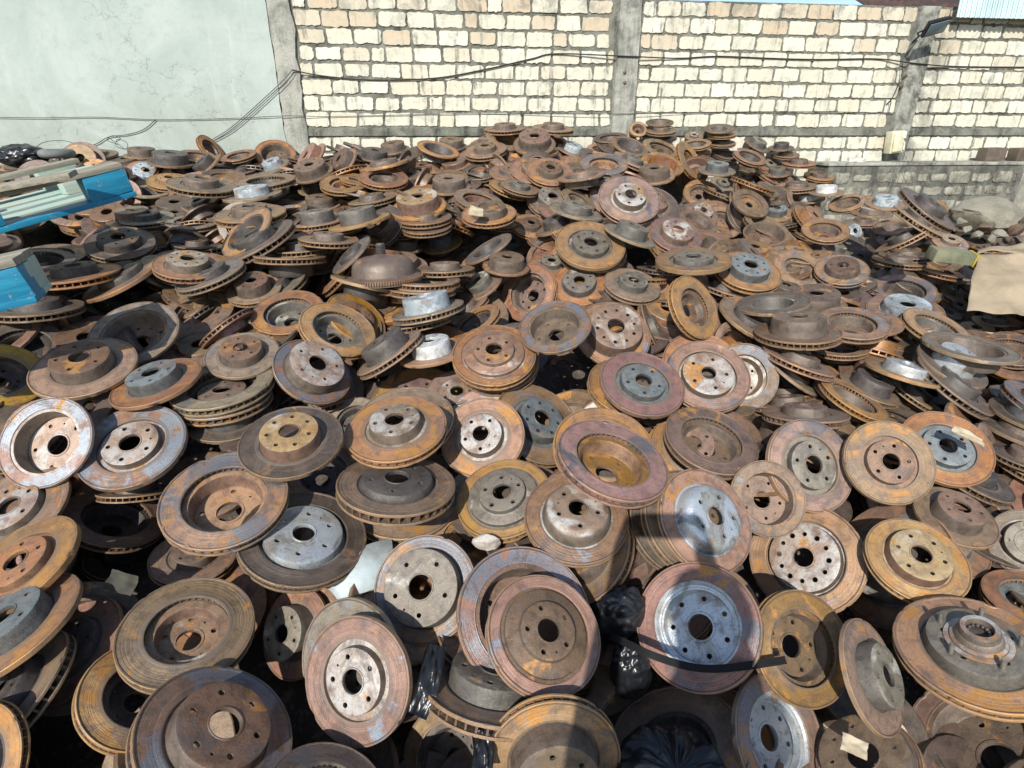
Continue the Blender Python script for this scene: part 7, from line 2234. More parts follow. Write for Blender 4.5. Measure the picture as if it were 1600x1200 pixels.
3109 4456 834 3 -1 -13 -99 115 V
3481 2707 461 12 5 -20 -97 131 W
3391 3162 543 71 11 21 67 123 V
3541 3621 623 73 7 -11 67 116 V
3653 4149 770 3 95 -22 20 135 H
3700 4370 707 15 -36 -32 -86 144 R
3448 4863 790 57 30 8 76 124 G
4008 3382 470 80 -31 17 -48 130 V
4031 4133 571 67 -4 -13 -73 133 T
4029 4441 694 20 96 -20 0 146 S
4033 4897 640 71 -17 28 -62 116 S
4395 3821 405 26 1 -89 -36 135 G
4490 4248 469 22 -63 73 15 125 S
4576 4817 498 98 -20 3 1 135 S
-3842 3408 1239 13 -7 99 -5 127 H
-3164 2711 968 64 28 -3 72 122 G
-2871 2946 1065 33 -59 -73 -5 141 V
-3230 3217 1156 7 78 60 16 141 S
-2783 2742 1021 2 2 -10 99 120 G
-2851 3159 1092 44 10 -18 88 127 R
-2974 3375 1149 42 56 -68 -23 123 R
-2946 4201 1351 86 48 19 -3 134 R
-2247 1828 791 25 -67 68 -15 126 G
-2672 2344 946 73 -26 48 -42 136 S
-2411 2678 1024 32 -2 9 -94 127 S
-2657 2884 1047 10 -17 -98 2 148 G
-2432 3708 1210 96 -18 -12 -19 130 T
-2605 3875 1257 53 32 37 -69 129 H
-2036 1868 838 90 -12 0 43 133 T
-1928 2353 899 69 -47 35 -43 120 T
-2215 2648 954 44 -23 -11 86 136 K
-1891 2724 972 67 -21 -5 71 120 T
-1934 3439 1143 2 -9 24 96 123 V
-1889 3832 1292 9 -73 67 13 146 G
-1505 1378 618 96 28 4 -8 131 H
-1523 1718 725 12 65 -73 -16 148 T
-1569 2375 814 75 -35 20 -53 116 K
-1457 2657 994 4 -96 23 19 149 V
-1340 2386 850 18 87 35 28 117 W
-1824 3388 1129 2 -83 42 -36 120 R
-1713 3887 1277 16 -86 48 1 126 G
-931 2033 839 19 -63 74 -14 145 K
-1139 2580 891 29 -23 -14 92 121 R
-1182 3083 1060 98 10 -11 12 135 K
-1294 3414 1139 91 -23 -15 -32 149 G
-1291 4114 1358 0 84 -51 21 144 H
-821 1982 721 6 28 -2 -96 147 H
-527 2095 680 10 -94 -10 -30 137 V
-729 2802 986 95 -14 0 -29 145 R
-1030 2761 1024 29 -10 91 28 131 H
-834 3557 1137 90 28 -21 25 119 G
-948 4157 1342 80 25 37 41 142 R
-1131 4215 1425 91 -6 8 41 115 S
-561 1379 484 30 -39 23 -84 130 T
-193 1721 563 88 -6 2 47 122 K
-275 2834 930 5 -55 82 18 117 G
-336 3349 1127 90 -2 22 36 134 V
-377 3864 1305 70 14 -8 69 140 R
47 4164 1347 50 -69 -47 -23 131 R
38 656 333 14 65 74 10 137 V
95 3983 1276 28 23 -1 93 137 W
211 4313 1437 55 21 -11 80 122 S
643 780 264 85 33 27 30 120 R
459 1464 503 82 5 -25 -51 118 S
473 2640 899 81 0 1 58 145 W
460 3248 1130 12 -40 -91 -6 141 K
680 4045 1315 85 -23 8 -47 142 H
399 3843 1358 13 -98 11 -2 150 V
780 620 273 22 -34 0 92 126 K
1288 781 332 13 -30 94 11 130 S
830 2239 722 89 8 -40 19 128 K
1125 2388 701 34 -65 68 0 116 S
1069 3070 1003 84 25 19 43 128 K
1414 684 205 86 -18 31 -35 118 K
1424 960 345 67 10 13 -73 145 W
1793 1591 422 62 9 -5 77 128 H
1446 2048 550 23 24 -83 -45 124 G
1515 2834 803 88 43 3 -22 122 K
1543 3622 1062 22 -66 -72 -4 140 H
1290 4377 1326 14 33 -79 49 126 W
1866 1692 439 5 -36 91 17 134 K
1806 2240 536 26 -90 -31 15 148 G
1864 2626 686 22 -45 85 15 149 G
1883 3028 855 98 1 16 5 146 W
2021 4779 1245 12 27 14 94 138 H
2077 1736 430 70 19 -8 -69 123 H
2461 2010 439 5 5 100 1 121 K
2699 2431 499 60 -4 33 -73 129 H
2406 2770 626 24 48 -83 13 118 G
2477 3294 708 89 21 14 -39 141 S
2413 1796 366 31 -22 0 -92 127 S
2817 2722 557 20 56 80 -12 124 G
2903 2881 661 84 37 12 38 124 H
3060 3108 645 70 10 -24 -66 123 V
2960 3915 839 6 75 -62 -20 133 G
3012 2468 484 33 -49 -70 -41 137 W
3553 3499 679 86 3 -4 51 149 W
3308 4035 823 24 71 66 -6 125 K
3477 2781 538 17 22 96 -4 123 W
3633 3162 540 14 -8 -98 -14 133 S
3522 3419 589 0 -35 92 -20 148 S
3458 4163 738 20 -27 91 -23 149 S
3821 4513 706 80 -40 10 43 117 T
3746 4840 820 76 55 2 35 144 W
3858 3246 533 81 5 -16 57 130 S
3981 3626 470 96 4 15 -22 121 K
3883 4114 639 90 0 -20 -38 149 V
3922 4620 666 18 -30 -81 47 125 S
4239 4541 615 62 -14 -76 -11 140 S
4565 3992 411 86 11 33 36 150 T
4559 4463 493 83 -33 24 38 136 W
4601 4867 552 7 -4 -20 -98 130 W
-2105 1888 667 96 13 4 -22 121 G
-1837 1521 552 25 6 -11 96 140 S
-1441 914 382 4 1 -13 99 139 K
-1428 1199 456 87 7 8 -48 129 G
-1511 1873 639 85 15 -4 50 143 H
-1457 2200 726 62 17 -6 77 130 G
-806 845 228 55 12 -9 82 143 T
-450 2153 666 6 6 -14 99 126 W
-153 1521 460 70 5 21 -69 127 R
296 818 148 99 13 3 3 141 R
548 818 241 2 -8 -98 -15 116 T
839 857 226 11 -33 93 13 123 R
1165 883 173 68 15 -5 71 138 R
1209 2150 525 59 9 -10 80 144 H
1566 2188 530 1 -10 98 14 123 K
1860 1552 274 6 -99 13 5 137 G
1900 1868 399 12 -52 83 18 132 R
1897 2234 463 49 4 18 -85 148 V
2226 1936 338 25 7 -13 96 119 W
2350 2132 408 1 -35 94 8 142 R
2565 2273 381 97 13 10 -16 120 V
-2218 2130 751 96 10 -20 15 129 S
-2069 2387 850 38 -84 -33 -19 144 V
-1663 1274 486 12 -97 -4 19 121 G
-1694 1555 610 86 0 19 -47 143 W
-1901 1727 644 6 -88 -48 -4 122 T
-1814 2334 784 44 -70 -44 -33 120 T
-1427 1184 482 85 10 -2 51 128 R
-1484 2428 834 9 -70 68 20 141 W
-1178 858 410 94 -15 -9 29 138 H
-1194 2442 788 89 28 -5 -37 116 R
-639 2488 838 9 -89 -44 -6 128 S
-447 733 274 22 -79 -55 -15 136 V
-521 2217 695 6 97 -20 12 142 G
-84 802 243 68 10 20 -69 140 R
-93 1469 496 19 -45 -87 -11 121 G
-273 2348 804 4 -35 -93 -11 135 G
218 1113 315 88 23 17 -39 137 V
514 784 223 2 -32 95 -1 145 V
773 738 208 65 6 -16 74 137 T
996 1957 529 82 4 15 54 131 K
967 2442 710 22 10 -87 -43 131 K
1242 734 166 6 13 -31 94 142 K
1237 1946 575 7 -11 -96 -26 140 R
1574 1218 297 22 21 -95 3 145 W
1455 2087 559 8 -20 97 14 136 W
1898 1472 308 45 -1 8 -89 149 H
1859 1770 395 95 20 -6 24 143 W
1812 2106 489 29 -75 -54 -24 136 W
2358 2098 441 56 6 -5 82 138 H
-2264 2068 780 97 11 -20 10 139 R
-1613 1339 559 39 2 24 -89 127 K
-1810 1668 700 50 -5 -2 86 141 W
-1344 944 502 69 -4 17 70 137 G
-1313 2223 821 35 74 -54 -20 141 K
-917 2275 785 5 11 12 99 131 H
533 2332 778 4 -93 -34 -12 137 R
1101 814 266 45 -24 -29 81 145 R
1219 2282 617 99 -13 -5 -8 126 T
1678 1325 304 17 25 -12 95 124 H
2069 2188 499 8 53 -79 -29 149 R
-1967 1748 710 25 -67 68 -15 126 G
-2392 2264 869 73 -26 48 -42 136 S
-1756 1788 757 90 -12 0 43 133 T
-1034 1008 478 32 -92 -15 16 146 K
-1289 2275 815 75 -35 20 -53 116 K
-790 707 309 1 91 42 1 144 G
-800 1169 428 90 11 11 -41 136 V
-443 594 393 29 2 -30 91 141 S
923 690 209 85 33 27 30 120 R
1110 2159 620 89 8 -40 19 128 K
1405 2308 595 34 -65 68 0 116 S
1704 1641 414 62 23 -17 73 138 S
-1825 1850 602 15 -94 20 -24 127 W
-1538 1209 395 87 7 8 -48 129 G
-1197 765 244 67 9 -8 73 148 K
-929 2159 615 11 -95 -28 -1 117 V
-560 2163 604 6 6 -14 99 126 W
-215 891 272 15 -40 -89 -17 136 H
-263 1531 401 70 5 21 -69 127 R
186 808 169 99 13 3 3 141 R
-1 1491 385 90 15 11 -39 148 G
438 828 182 2 -8 -98 -15 116 T
729 867 169 11 -33 93 13 123 R
1055 893 116 68 15 -5 71 138 R
1099 2160 470 59 9 -10 80 144 H
1378 846 72 78 9 15 -60 145 S
1456 2198 477 1 -10 98 14 123 K
1738 1254 149 14 -1 18 -97 126 R
1790 1878 345 12 -52 83 18 132 R
1787 2244 410 49 4 18 -85 148 V
2116 1946 284 25 7 -13 96 119 W
-2328 2140 687 96 10 -20 15 129 S
-1804 1565 548 86 0 19 -47 143 W
-2011 1737 581 6 -88 -48 -4 122 T
-1995 2026 643 28 -88 37 4 137 G
-1924 2334 759 44 -70 -44 -33 120 T
-1537 1194 421 85 10 -2 51 128 R
-1570 2142 673 15 12 -13 97 144 R
-1594 2438 770 9 -70 68 20 141 W
-1288 868 350 94 -15 -9 29 138 H
-1304 2452 724 89 28 -5 -37 116 R
-876 2131 640 48 3 11 -87 123 R
-557 723 294 22 -79 -55 -15 136 V
-631 2217 673 6 97 -20 12 142 G
-194 802 224 68 10 20 -69 140 R
-337 773 296 22 41 7 -88 138 T
-203 1479 436 19 -45 -87 -11 121 G
-383 2358 742 4 -35 -93 -11 135 G
404 784 204 2 -32 95 -1 145 V
663 748 150 65 6 -16 74 137 T
886 1967 473 82 4 15 54 131 K
1132 744 108 6 13 -31 94 142 K
1199 1804 391 74 -11 11 -66 123 W
1345 2097 505 8 -20 97 14 136 W
1788 1482 253 45 -1 8 -89 149 H
1749 1780 341 95 20 -6 24 143 W
2084 1805 342 40 -41 75 32 122 K
2248 2108 388 56 6 -5 82 138 H
-1723 1349 498 39 2 24 -89 127 K
-1920 1678 637 50 -5 -2 86 141 W
-1988 2001 681 96 27 -5 -6 123 H
-1454 954 442 69 -4 17 70 137 G
-1423 2233 757 35 74 -54 -20 141 K
212 1264 331 64 -9 23 -73 137 T
298 1963 608 78 16 -15 59 134 H
991 824 208 45 -24 -29 81 145 R
1580 1055 125 91 20 2 36 138 T
1568 2033 503 48 -77 -40 13 140 S
1986 1674 260 14 -72 -67 -11 127 S
1959 2198 446 8 53 -79 -29 149 R
-1866 1798 694 90 -12 0 43 133 T
-1399 2285 751 75 -35 20 -53 116 K
-900 717 249 1 91 42 1 144 G
-553 604 333 29 2 -30 91 141 S
-391 1289 414 30 -39 23 -84 130 T
125 970 372 9 94 -28 17 128 T
813 700 151 85 33 27 30 120 R
1000 2169 565 89 8 -40 19 128 K
1295 2318 541 34 -65 68 0 116 S
1594 1651 359 62 23 -17 73 138 S
2036 1612 322 5 -36 91 17 134 K
1976 2150 455 26 -90 -31 15 148 G"""
def lowdisc(t):
    th, vent, ri, rh, hh, bore, nb, sty = TY[t]; seg = 28; V, Fc, Mt = [], [], []
    def lathe(pr, closed):
        b0 = len(V)
        for r_, z in pr:
            for k in range(seg): V.append((r_*math.cos(2*math.pi*k/seg), r_*math.sin(2*math.pi*k/seg), z))
        m = len(pr)
        for i in range(m if closed else m-1):
            for k in range(seg):
                l = (k+1) % seg; j = (i+1) % m; Fc.append((b0+i*seg+k, b0+i*seg+l, b0+j*seg+l, b0+j*seg+k))
    if vent:
        lathe([(ri, -.05), (ri, 0), (.985, 0), (1, -.012), (1, -.05)], True)
        lathe([(rh+.05, -th+.05), (rh+.05, -th), (.985, -th), (1, -th+.012), (1, -th+.05)], True)
        for k in range(30):
            a = 2*math.pi*k/30; c_, s_ = math.cos(a), math.sin(a); b0 = len(V)
            for r_ in (.75, .97):
                for w_ in (-.018, .018):
                    for z in (-.048, -th+.048): V.append((r_*c_-w_*s_, r_*s_+w_*c_, z))
            Fc.extend([(b0+4, b0+6, b0+7, b0+5), (b0, b0+1, b0+5, b0+4), (b0+2, b0+6, b0+7, b0+3)])
    else:
        lathe([(ri, -th), (ri, 0), (.985, 0), (1, -.012), (1, -th+.01), (.985, -th)], True)
    lathe([(bore, hh), (rh-.02, hh), (rh, hh-.02), (rh+.015, 0), (ri+.01, -.03), (ri+.01, -.06), (rh-.04, -.06), (rh-.05, hh-.05), (bore, hh-.05)], True)
    return V, Fc
import numpy as np
lows = {}; AV, AF, AM = [], [], []; nv = 0
rng = random.Random(8)
for ln in FILL.strip().split('\n'):
    v = ln.split(); p = [int(a)/1000 for a in v[:3]]; q = [int(a)/100 for a in v[3:7]]; rad = int(v[7])/1000; t = v[8]
    if t not in lows:
        a, b = lowdisc(t); lows[t] = (np.array(a), np.array(b))
    a, b = lows[t]; Mq = np.array(Quaternion(q).normalized().to_matrix())
    AV.append(a @ Mq.T*rad+np.array(p)); AF.append(b+nv); nv += len(a)
    AM.append(np.full(len(b), rng.choice((0, 0, 1, 1, 2, 3))))
AV = np.concatenate(AV); AF = np.concatenate(AF); AM = np.concatenate(AM)
me = bpy.data.meshes.new('discs'); me.vertices.add(len(AV)); me.vertices.foreach_set('co', AV.ravel())
me.loops.add(AF.size); me.loops.foreach_set('vertex_index', AF.ravel().astype(np.int32))
me.polygons.add(len(AF)); me.polygons.foreach_set('loop_start', np.arange(0, AF.size, 4, dtype=np.int32))
for m in STUFFM: me.materials.append(m)
me.polygons.foreach_set('material_index', AM.astype(np.int32)); me.update(calc_edges=True); me.validate(); finish(me, 35)
o = bpy.data.objects.new('buried_brake_discs', me); COL.objects.link(o)
tag(o, 'mass of dark rusty brake discs filling the gaps of the heap', 'brake discs', kind='stuff')

# ---------------------------------------------------------------- loose things on and round the heap
def heap_depth(px, py, lift=0.0):
    a = pix(px, py, 1)-Vector((0, 0, 1.6)); t = .6
    while t < 6:
        p = Vector((0, 0, 1.6))+a*t
        if p.z < surf(p.x, p.y)+lift: return t
        t += .01
    return 6
def on_heap(px, py, lift=0.0): return pix(px, py, heap_depth(px, py, lift))
def plain(name, col, rough=.6, metal=0, col2=None, sc_=8, bump=0, spec=.4):
    N = NT(name); P = N.n('TexCoord').outputs['Object']
    m1 = N.noise(P, sc_, 8, .68)
    c = N.mix(N.ramp(m1, .4, .66), col, col2 or tuple(x*.7 for x in col))
    return N.out(c, rough, metal, N.bump(m1, bump, .01) if bump else None, spec)
def frame(o_, x, y):     # matrix from origin, x axis, rough y axis
    x = x.normalized(); z = x.cross(y).normalized(); y = z.cross(x)
    M = Matrix((x, y, z)).transposed().to_4x4(); M.translation = o_; return M

# blue pallets
N = NT('blue_paint'); P = N.n('TexCoord').outputs['Object']
mp = N.n('Mapping'); N.L(P, mp.inputs[0]); mp.inputs['Scale'].default_value = (2, 14, 14); gr = N.noise(mp.outputs[0], 3, 8, .7)
c = N.mix(N.ramp(gr, .38, .66), (.010, .17, .30), (.016, .25, .39))
c = N.mix(N.ramp(N.noise(P, 26, 9, .8), .57, .64), c, (.30, .30, .24)); BLUE = N.out(c, .55, 0, N.bump(gr, .5, .004))
N = NT('grey_timber'); P = N.n('TexCoord').outputs['Object']
mp = N.n('Mapping'); N.L(P, mp.inputs[0]); mp.inputs['Scale'].default_value = (1.5, 22, 22); gr = N.noise(mp.outputs[0], 3.5, 9, .75)
c = N.mix(N.ramp(gr, .36, .66), (.36, .33, .25), (.19, .175, .14)); TIMBER = N.out(c, .85, 0, N.bump(gr, .8, .004))
N = NT('faded_turquoise'); P = N.n('TexCoord').outputs['Object']
mp = N.n('Mapping'); N.L(P, mp.inputs[0]); mp.inputs['Scale'].default_value = (1.5, 18, 18); gr = N.noise(mp.outputs[0], 3, 9, .75)
c = N.mix(N.ramp(gr, .36, .62), (.27, .46, .42), (.44, .46, .37)); TURQ = N.out(c, .8, 0, N.bump(gr, .6, .004))
def pallet(o_, xdir, ydir, label, L_=1.0, D_=.8, topboards=(0.0, .58), diag=True):
    rt_ = empty('pallet'); rt_.matrix_world = frame(o_, xdir, ydir); tag(rt_, label, 'pallet', 'blue wooden pallets')
    for k in range(5):
        bm = bmesh.new(); add_box(bm, (L_/2, .05+k*(D_-.1)/4, .009), (L_, .1 if k else .11, .018), bev=.002, jit=.0015)
        bm_obj('deck_board', bm, BLUE if k == 0 else TURQ, rt_)
    for x in (.075, L_/2, L_-.075):
        for y in (.045, D_/2, D_-.045):
            bm = bmesh.new(); add_box(bm, (x, y, .018+.001+.042), (.15, .09, .084), bev=.004, jit=.003)
            bm_obj('block', bm, BLUE if y < .1 else TURQ, rt_)
    for y in topboards:
        bm = bmesh.new(); add_box(bm, (L_/2-.0, y+.05, .018+.086+.011), (L_, .10, .022), bev=.002, jit=.002); bm_obj('top_board', bm, TIMBER, rt_)
    if diag:
        bm = bmesh.new(); M = Matrix.Translation((.06, .33, .127)) @ Matrix.Rotation(-.52, 4, 'Z')
        add_box(bm, (.42, 0, .009), (.9, .09, .018), M, bev=.002); bm_obj('top_board', bm, TIMBER, rt_)
    return rt_
A = pix(214, 306, 2.26); B = pix(-60, 382, 1.93)
bm_dir = (B-A)
Y_ = Vector((bm_dir.y, -bm_dir.x, 0)).normalized()*1.0+Vector((0, 0, .10))
if Y_.y < 0: Y_ = Vector((-Y_.x, -Y_.y, .10))
def pallet_at(A, B, label, **k):
    x = (B-A).normalized(); y = Vector((x.y, -x.x, 0)); 
    if y.y < 0: y = -y
    # keep the frame right handed with z up: put the origin at B end when needed
    if x.cross(y).z < 0: x = -x; A = B
    return pallet(A, x, y, label, **k)
d_ = (B-A).normalized()
pallet_at(A, A+d_*1.0, 'blue pallet with grey timber top boards lying on the left of the heap')
A2 = pix(60, 472, 1.62); d2 = (pix(-60, 503, 1.56)-A2).normalized()
pallet_at(A2, A2+d2*.5, 'chipped blue pallet corner at the left edge below the larger pallet', L_=.5, D_=.2, topboards=(0.0, .1), diag=False)

# domed torque converter
p = on_heap(600, 430, .03); rt_ = empty('torque_converter', p); rt_.rotation_euler = (R(-4), R(-3), 0); rt_.scale = (.98,)*3
tag(rt_, 'domed brown torque converter with a short threaded stub on top among the discs', 'torque converter')
bm = bmesh.new(); add_lathe(bm, [(0, -.03), (.16, -.03), (.163, -.02), (.163, -.004), (.15, 0), (.137, .004), (.134, .03), (.128, .052), (.108, .072), (.085, .08), (.05, .083), (.028, .09), (.0, .092)], 64); bm_obj('shell', bm, HC['br'], rt_, 30)
bm = bmesh.new()
for k in range(96): add_box(bm, (.166, 0, -.012), (.007, .0055, .014), Matrix.Rotation(2*math.pi*k/96, 4, 'Z'))
bm_obj('ring_gear', bm, HC['or'], rt_)
bm = bmesh.new(); pr = [(0, .08), (.021, .08)]
for q in range(7): pr += [(.021, .092+q*.006), (.018, .095+q*.006)]
add_lathe(bm, pr+[(.016, .136), (0, .137)], 24); bm_obj('threaded_stub', bm, HC['dk'], rt_)

# black plastics
N = NT('black_plastic'); P = N.n('TexCoord').outputs['Object']; h = N.noise(P, 17, 3, .5, 1.2)
BLACKP = N.out((.012, .013, .015), .3, 0, N.bump(h, .5, .008), .55)
N = NT('black_rubber'); BLACKR = N.out((.009, .009, .01), .75, 0, None, .2)
def crumple(name, c_, size, label, cat, seed, M=None, fold=1.0):
    bm = bmesh.new(); bmesh.ops.create_icosphere(bm, subdivisions=5, radius=1)
    for v in bm.verts:
        q = v.co*2.1+Vector((seed*7.1, 0, 0)); n1 = abs(noise.noise(q)); n2 = abs(noise.noise(q*2.3)); n3 = abs(noise.noise(q*5.1))
        v.co *= .8+.22*fold*(n1*1.1+n2*.35+n3*.05)
        v.co = Vector((v.co.x*size[0], v.co.y*size[1], v.co.z*size[2]))
    o = bm_obj(name, bm, BLACKP, ang=80); o.location = c_
    if M: o.rotation_euler = M
    tag(o, label, cat); return o
crumple('plastic_film', on_heap(968, 962, -.06), (.08, .05, .09), 'crumpled glossy black plastic film stuffed between discs above the strap', 'plastic film', 1, (0, R(20), R(10)))
crumple('plastic_film', on_heap(985, 1050, -.10), (.055, .05, .09), 'crumpled glossy black plastic film under the strap', 'plastic film', 2, (0, R(-10), R(30)))
crumple('plastic_bag', on_heap(35, 244, .05), (.17, .12, .08), 'crumpled black bag at the top left against the plastered wall', 'bag', 3)
def strip(pts, wd, label, name, mat, cat, folds=5, up=Vector((0, 0, 1))):
    bm = bmesh.new(); rws = []
    for i, p in enumerate(pts):
        t = (pts[min(i+1, len(pts)-1)]-pts[max(0, i-1)]).normalized(); view = (p-Vector((0, 0, 1.6))).normalized()
        s_ = t.cross(view).normalized(); rw_ = []
        for k in range(folds*3+1):
            u = k/(folds*3)-.5; d = noise.noise(Vector((u*7, i*.35, 3)))*.010*folds/5
            rw_.append((bm.verts.new(p+s_*u*wd-view*(d+.004)), bm.verts.new(p+s_*u*wd-view*(d+.001 if folds > 1 else d-.003))))
        rws.append(rw_)
    for a, b in zip(rws, rws[1:]):
        for k in range(len(a)-1):
            bm.faces.new((a[k][0], a[k+1][0], b[k+1][0], b[k][0])); bm.faces.new((a[k][1], b[k][1], b[k+1][1], a[k+1][1]))
        bm.faces.new((a[0][0], b[0][0], b[0][1], a[0][1])); bm.faces.new((a[-1][0], a[-1][1], b[-1][1], b[-1][0]))
    o = bm_obj(name, bm, mat, ang=70); tag(o, label, cat); return o
def smooth(ps, n=6):
    o_ = []
    for i in range(len(ps)-1):
        a, b, c_, d = ps[max(i-1, 0)], ps[i], ps[i+1], ps[min(i+2, len(ps)-1)]
        for k in range(n):
            t = k/n; o_.append(.5*((2*b)+(c_-a)*t+(2*a-5*b+4*c_-d)*t*t+(3*b-a-3*c_+d)*t**3))
    o_.append(ps[-1]); return o_
DZ = 1.24
sp = smooth([pix(955, 994, DZ+.10), pix(985, 1008, DZ+.04), pix(1020, 1024, DZ), pix(1070, 1040, DZ), pix(1115, 1045, DZ), pix(1170, 1040, DZ), pix(1228, 1031, DZ+.02)])
strip(sp, .016, 'flat black rubber strap lying across a silvery hub disc, lower right of centre', 'strap', BLACKR, 'strap', folds=1)
strip(smooth([on_heap(682, 1008, .02), on_heap(676, 1040, .03), on_heap(666, 1080, .02), on_heap(650, 1118, .0)]), .045, 'wrinkled black plastic strip hanging beside the pinkish disc', 'plastic_strip', BLACKP, 'plastic strip', 6)
strip(smooth([on_heap(752, 1140, .03), on_heap(756, 1170, .03), on_heap(752, 1210, .02)]), .04, 'wrinkled black plastic strip at the bottom edge below the stacked dark discs', 'plastic_strip', BLACKP, 'plastic strip', 6)
# bag drawn over a disc at the bottom
c0 = pix(1052, 1225, 1.13); fwd = (Vector((0, 0, 1.6))-c0).normalized(); nz_ = (fwd*.8+Vector((0, .25, .75))).normalized()
M = frame(c0, Vector((1, 0, 0)), nz_.cross(Vector((1, 0, 0))))
bm = bmesh.new(); rr_ = []
for i in range(15):
    t = i/14; row = []
    for k in range(120):
        a = 2*math.pi*k/120; rad = .125*(t**.9)
        z = .045*(1-t**3)-.02*max(0, t-.9)*10
        fold = noise.noise(Vector((math.cos(a)*3.2, math.sin(a)*3.2, t*1.2)))+.6*noise.noise(Vector((math.cos(a)*6+t*3, math.sin(a)*6, t*3.5)))
        if t < .88: z += fold*.020*min(1, t*2.2)
        row.append(bm.verts.new(M @ Vector((rad*math.cos(a), rad*math.sin(a), z))))
    rr_.append(row)
for a, b in zip(rr_, rr_[1:]):
    for k in range(120):
        l = (k+1) % 120
        bm.faces.new((a[k], a[l], b[l], b[k]))
o = bm_obj('plastic_bag', bm, BLACKP, ang=80)
tag(o, 'big black plastic bag stretched over a disc at the bottom of the heap', 'bag')

# pale curved panel
PALE = plain('pale_blue_sheet', (.38, .45, .46), .5, 0, (.27, .29, .28), 12, .3)
bm = bmesh.new(); dP = heap_depth(560, 895, .0)
a0, a1, a2, a3 = pix(500, 915, dP+.05), pix(535, 948, dP+.02), pix(620, 915, dP+.07), pix(612, 842, dP+.16)
rws = []
for i in range(13):
    u = i/12; p0 = a0.lerp(a3, u)+Vector((0, 0, .035*math.sin(math.pi*u))); p1 = a1.lerp(a2, u)+Vector((0, 0, .02*math.sin(math.pi*u))); rw_ = []
    for k in range(7):
        v = k/6; q = p0.lerp(p1, v)+Vector((0, 0, .02*math.sin(math.pi*v))); rw_.append((bm.verts.new(q), bm.verts.new(q-Vector((0, 0, .003)))))
    rws.append(rw_)
for a, b in zip(rws, rws[1:]):
    for k in range(6):
        bm.faces.new((a[k][0], a[k+1][0], b[k+1][0], b[k][0])); bm.faces.new((a[k][1], b[k][1], b[k+1][1], a[k+1][1]))
    bm.faces.new((a[0][0], b[0][0], b[0][1], a[0][1])); bm.faces.new((a[-1][0], a[-1][1], b[-1][1], b[-1][0]))
for rw_ in (rws[0], rws[-1]):
    for k in range(6): bm.faces.new((rw_[k][0], rw_[k+1][0], rw_[k+1][1], rw_[k][1]))
o = bm_obj('sheet_panel', bm, PALE, ang=60); tag(o, 'pale blue curved sheet panel sticking out between discs, lower left of centre', 'panel')

# scraps
def scrap(c_, sx, sy, label, mat, seed, rot, name='paper_scrap', cat='scrap'):
    bm = bmesh.new(); n_ = 10; g = []
    rg = random.Random(seed); edge = [.92+.05*math.sin(q*.3+seed)+rg.uniform(-.02, .02) for q in range(40)]
    for s_ in (0, .0012):
        gg = [[bm.verts.new((sx*(i/n_-.5)*edge[j], sy*(j/n_-.5)*edge[20+i], s_+.3*min(sx, sy)*noise.noise(Vector((i*.23, j*.23, seed))))) for j in range(n_+1)] for i in range(n_+1)]; g.append(gg)
        for i in range(n_):
            for j in range(n_): bm.faces.new((gg[i][j], gg[i+1][j], gg[i+1][j+1], gg[i][j+1]))
    for i in range(n_):
        for j in (0, n_): bm.faces.new((g[0][i][j], g[0][i+1][j], g[1][i+1][j], g[1][i][j])); bm.faces.new((g[0][j][i], g[0][j][i+1], g[1][j][i+1], g[1][j][i]))
    o = bm_obj(name, bm, mat, ang=50); o.location = c_; o.rotation_euler = rot; tag(o, label, cat); return o
PAPER = plain('old_paper', (.42, .36, .26), .85, 0, (.28, .23, .155), 14)
FOAM = plain('white_foam', (.50, .47, .42), .8, 0, (.36, .30, .26), 30)
scrap(on_heap(744, 330, .10), .075, .05, 'small torn pale paper scrap stuck on an orange brown disc above the domed converter', PAPER, 1, (R(60), R(10), 0))
scrap(pix(1512, 680, 1.78), .10, .035, 'crumpled dry leaf lying on an orange disc with slate hub', PAPER, 2, (R(20), R(20), R(-25)), 'dry_leaf', 'leaf')
scrap(pix(1335, 1166, 1.13), .05, .035, 'torn cardboard scrap inside a wide hub bore at the bottom', PAPER, 3, (R(30), 0, R(-30)))

scrap(on_heap(1146, 234, .06), .07, .03, 'small white paper scrap near the top of the heap', FOAM, 5, (R(30), 0, .4))
scrap(pix(1340, 250, 4.55), .12, .06, 'crumpled white plastic scrap by the foot of the right pillar', FOAM, 6, (R(30), 0, -.3), 'plastic_scrap')
scrap(on_heap(190, 910, -.04), .07, .05, 'grimy grey card scrap wedged behind the leaning disc, lower left', plain('grimy_card', (.06,.058,.045), .9), 7, (R(50), R(20), 0))
scrap(on_heap(1395, 1150, -.02), .08, .07, 'torn cardboard piece under the dark discs at the bottom right', PAPER, 8, (R(30), R(10), .6))
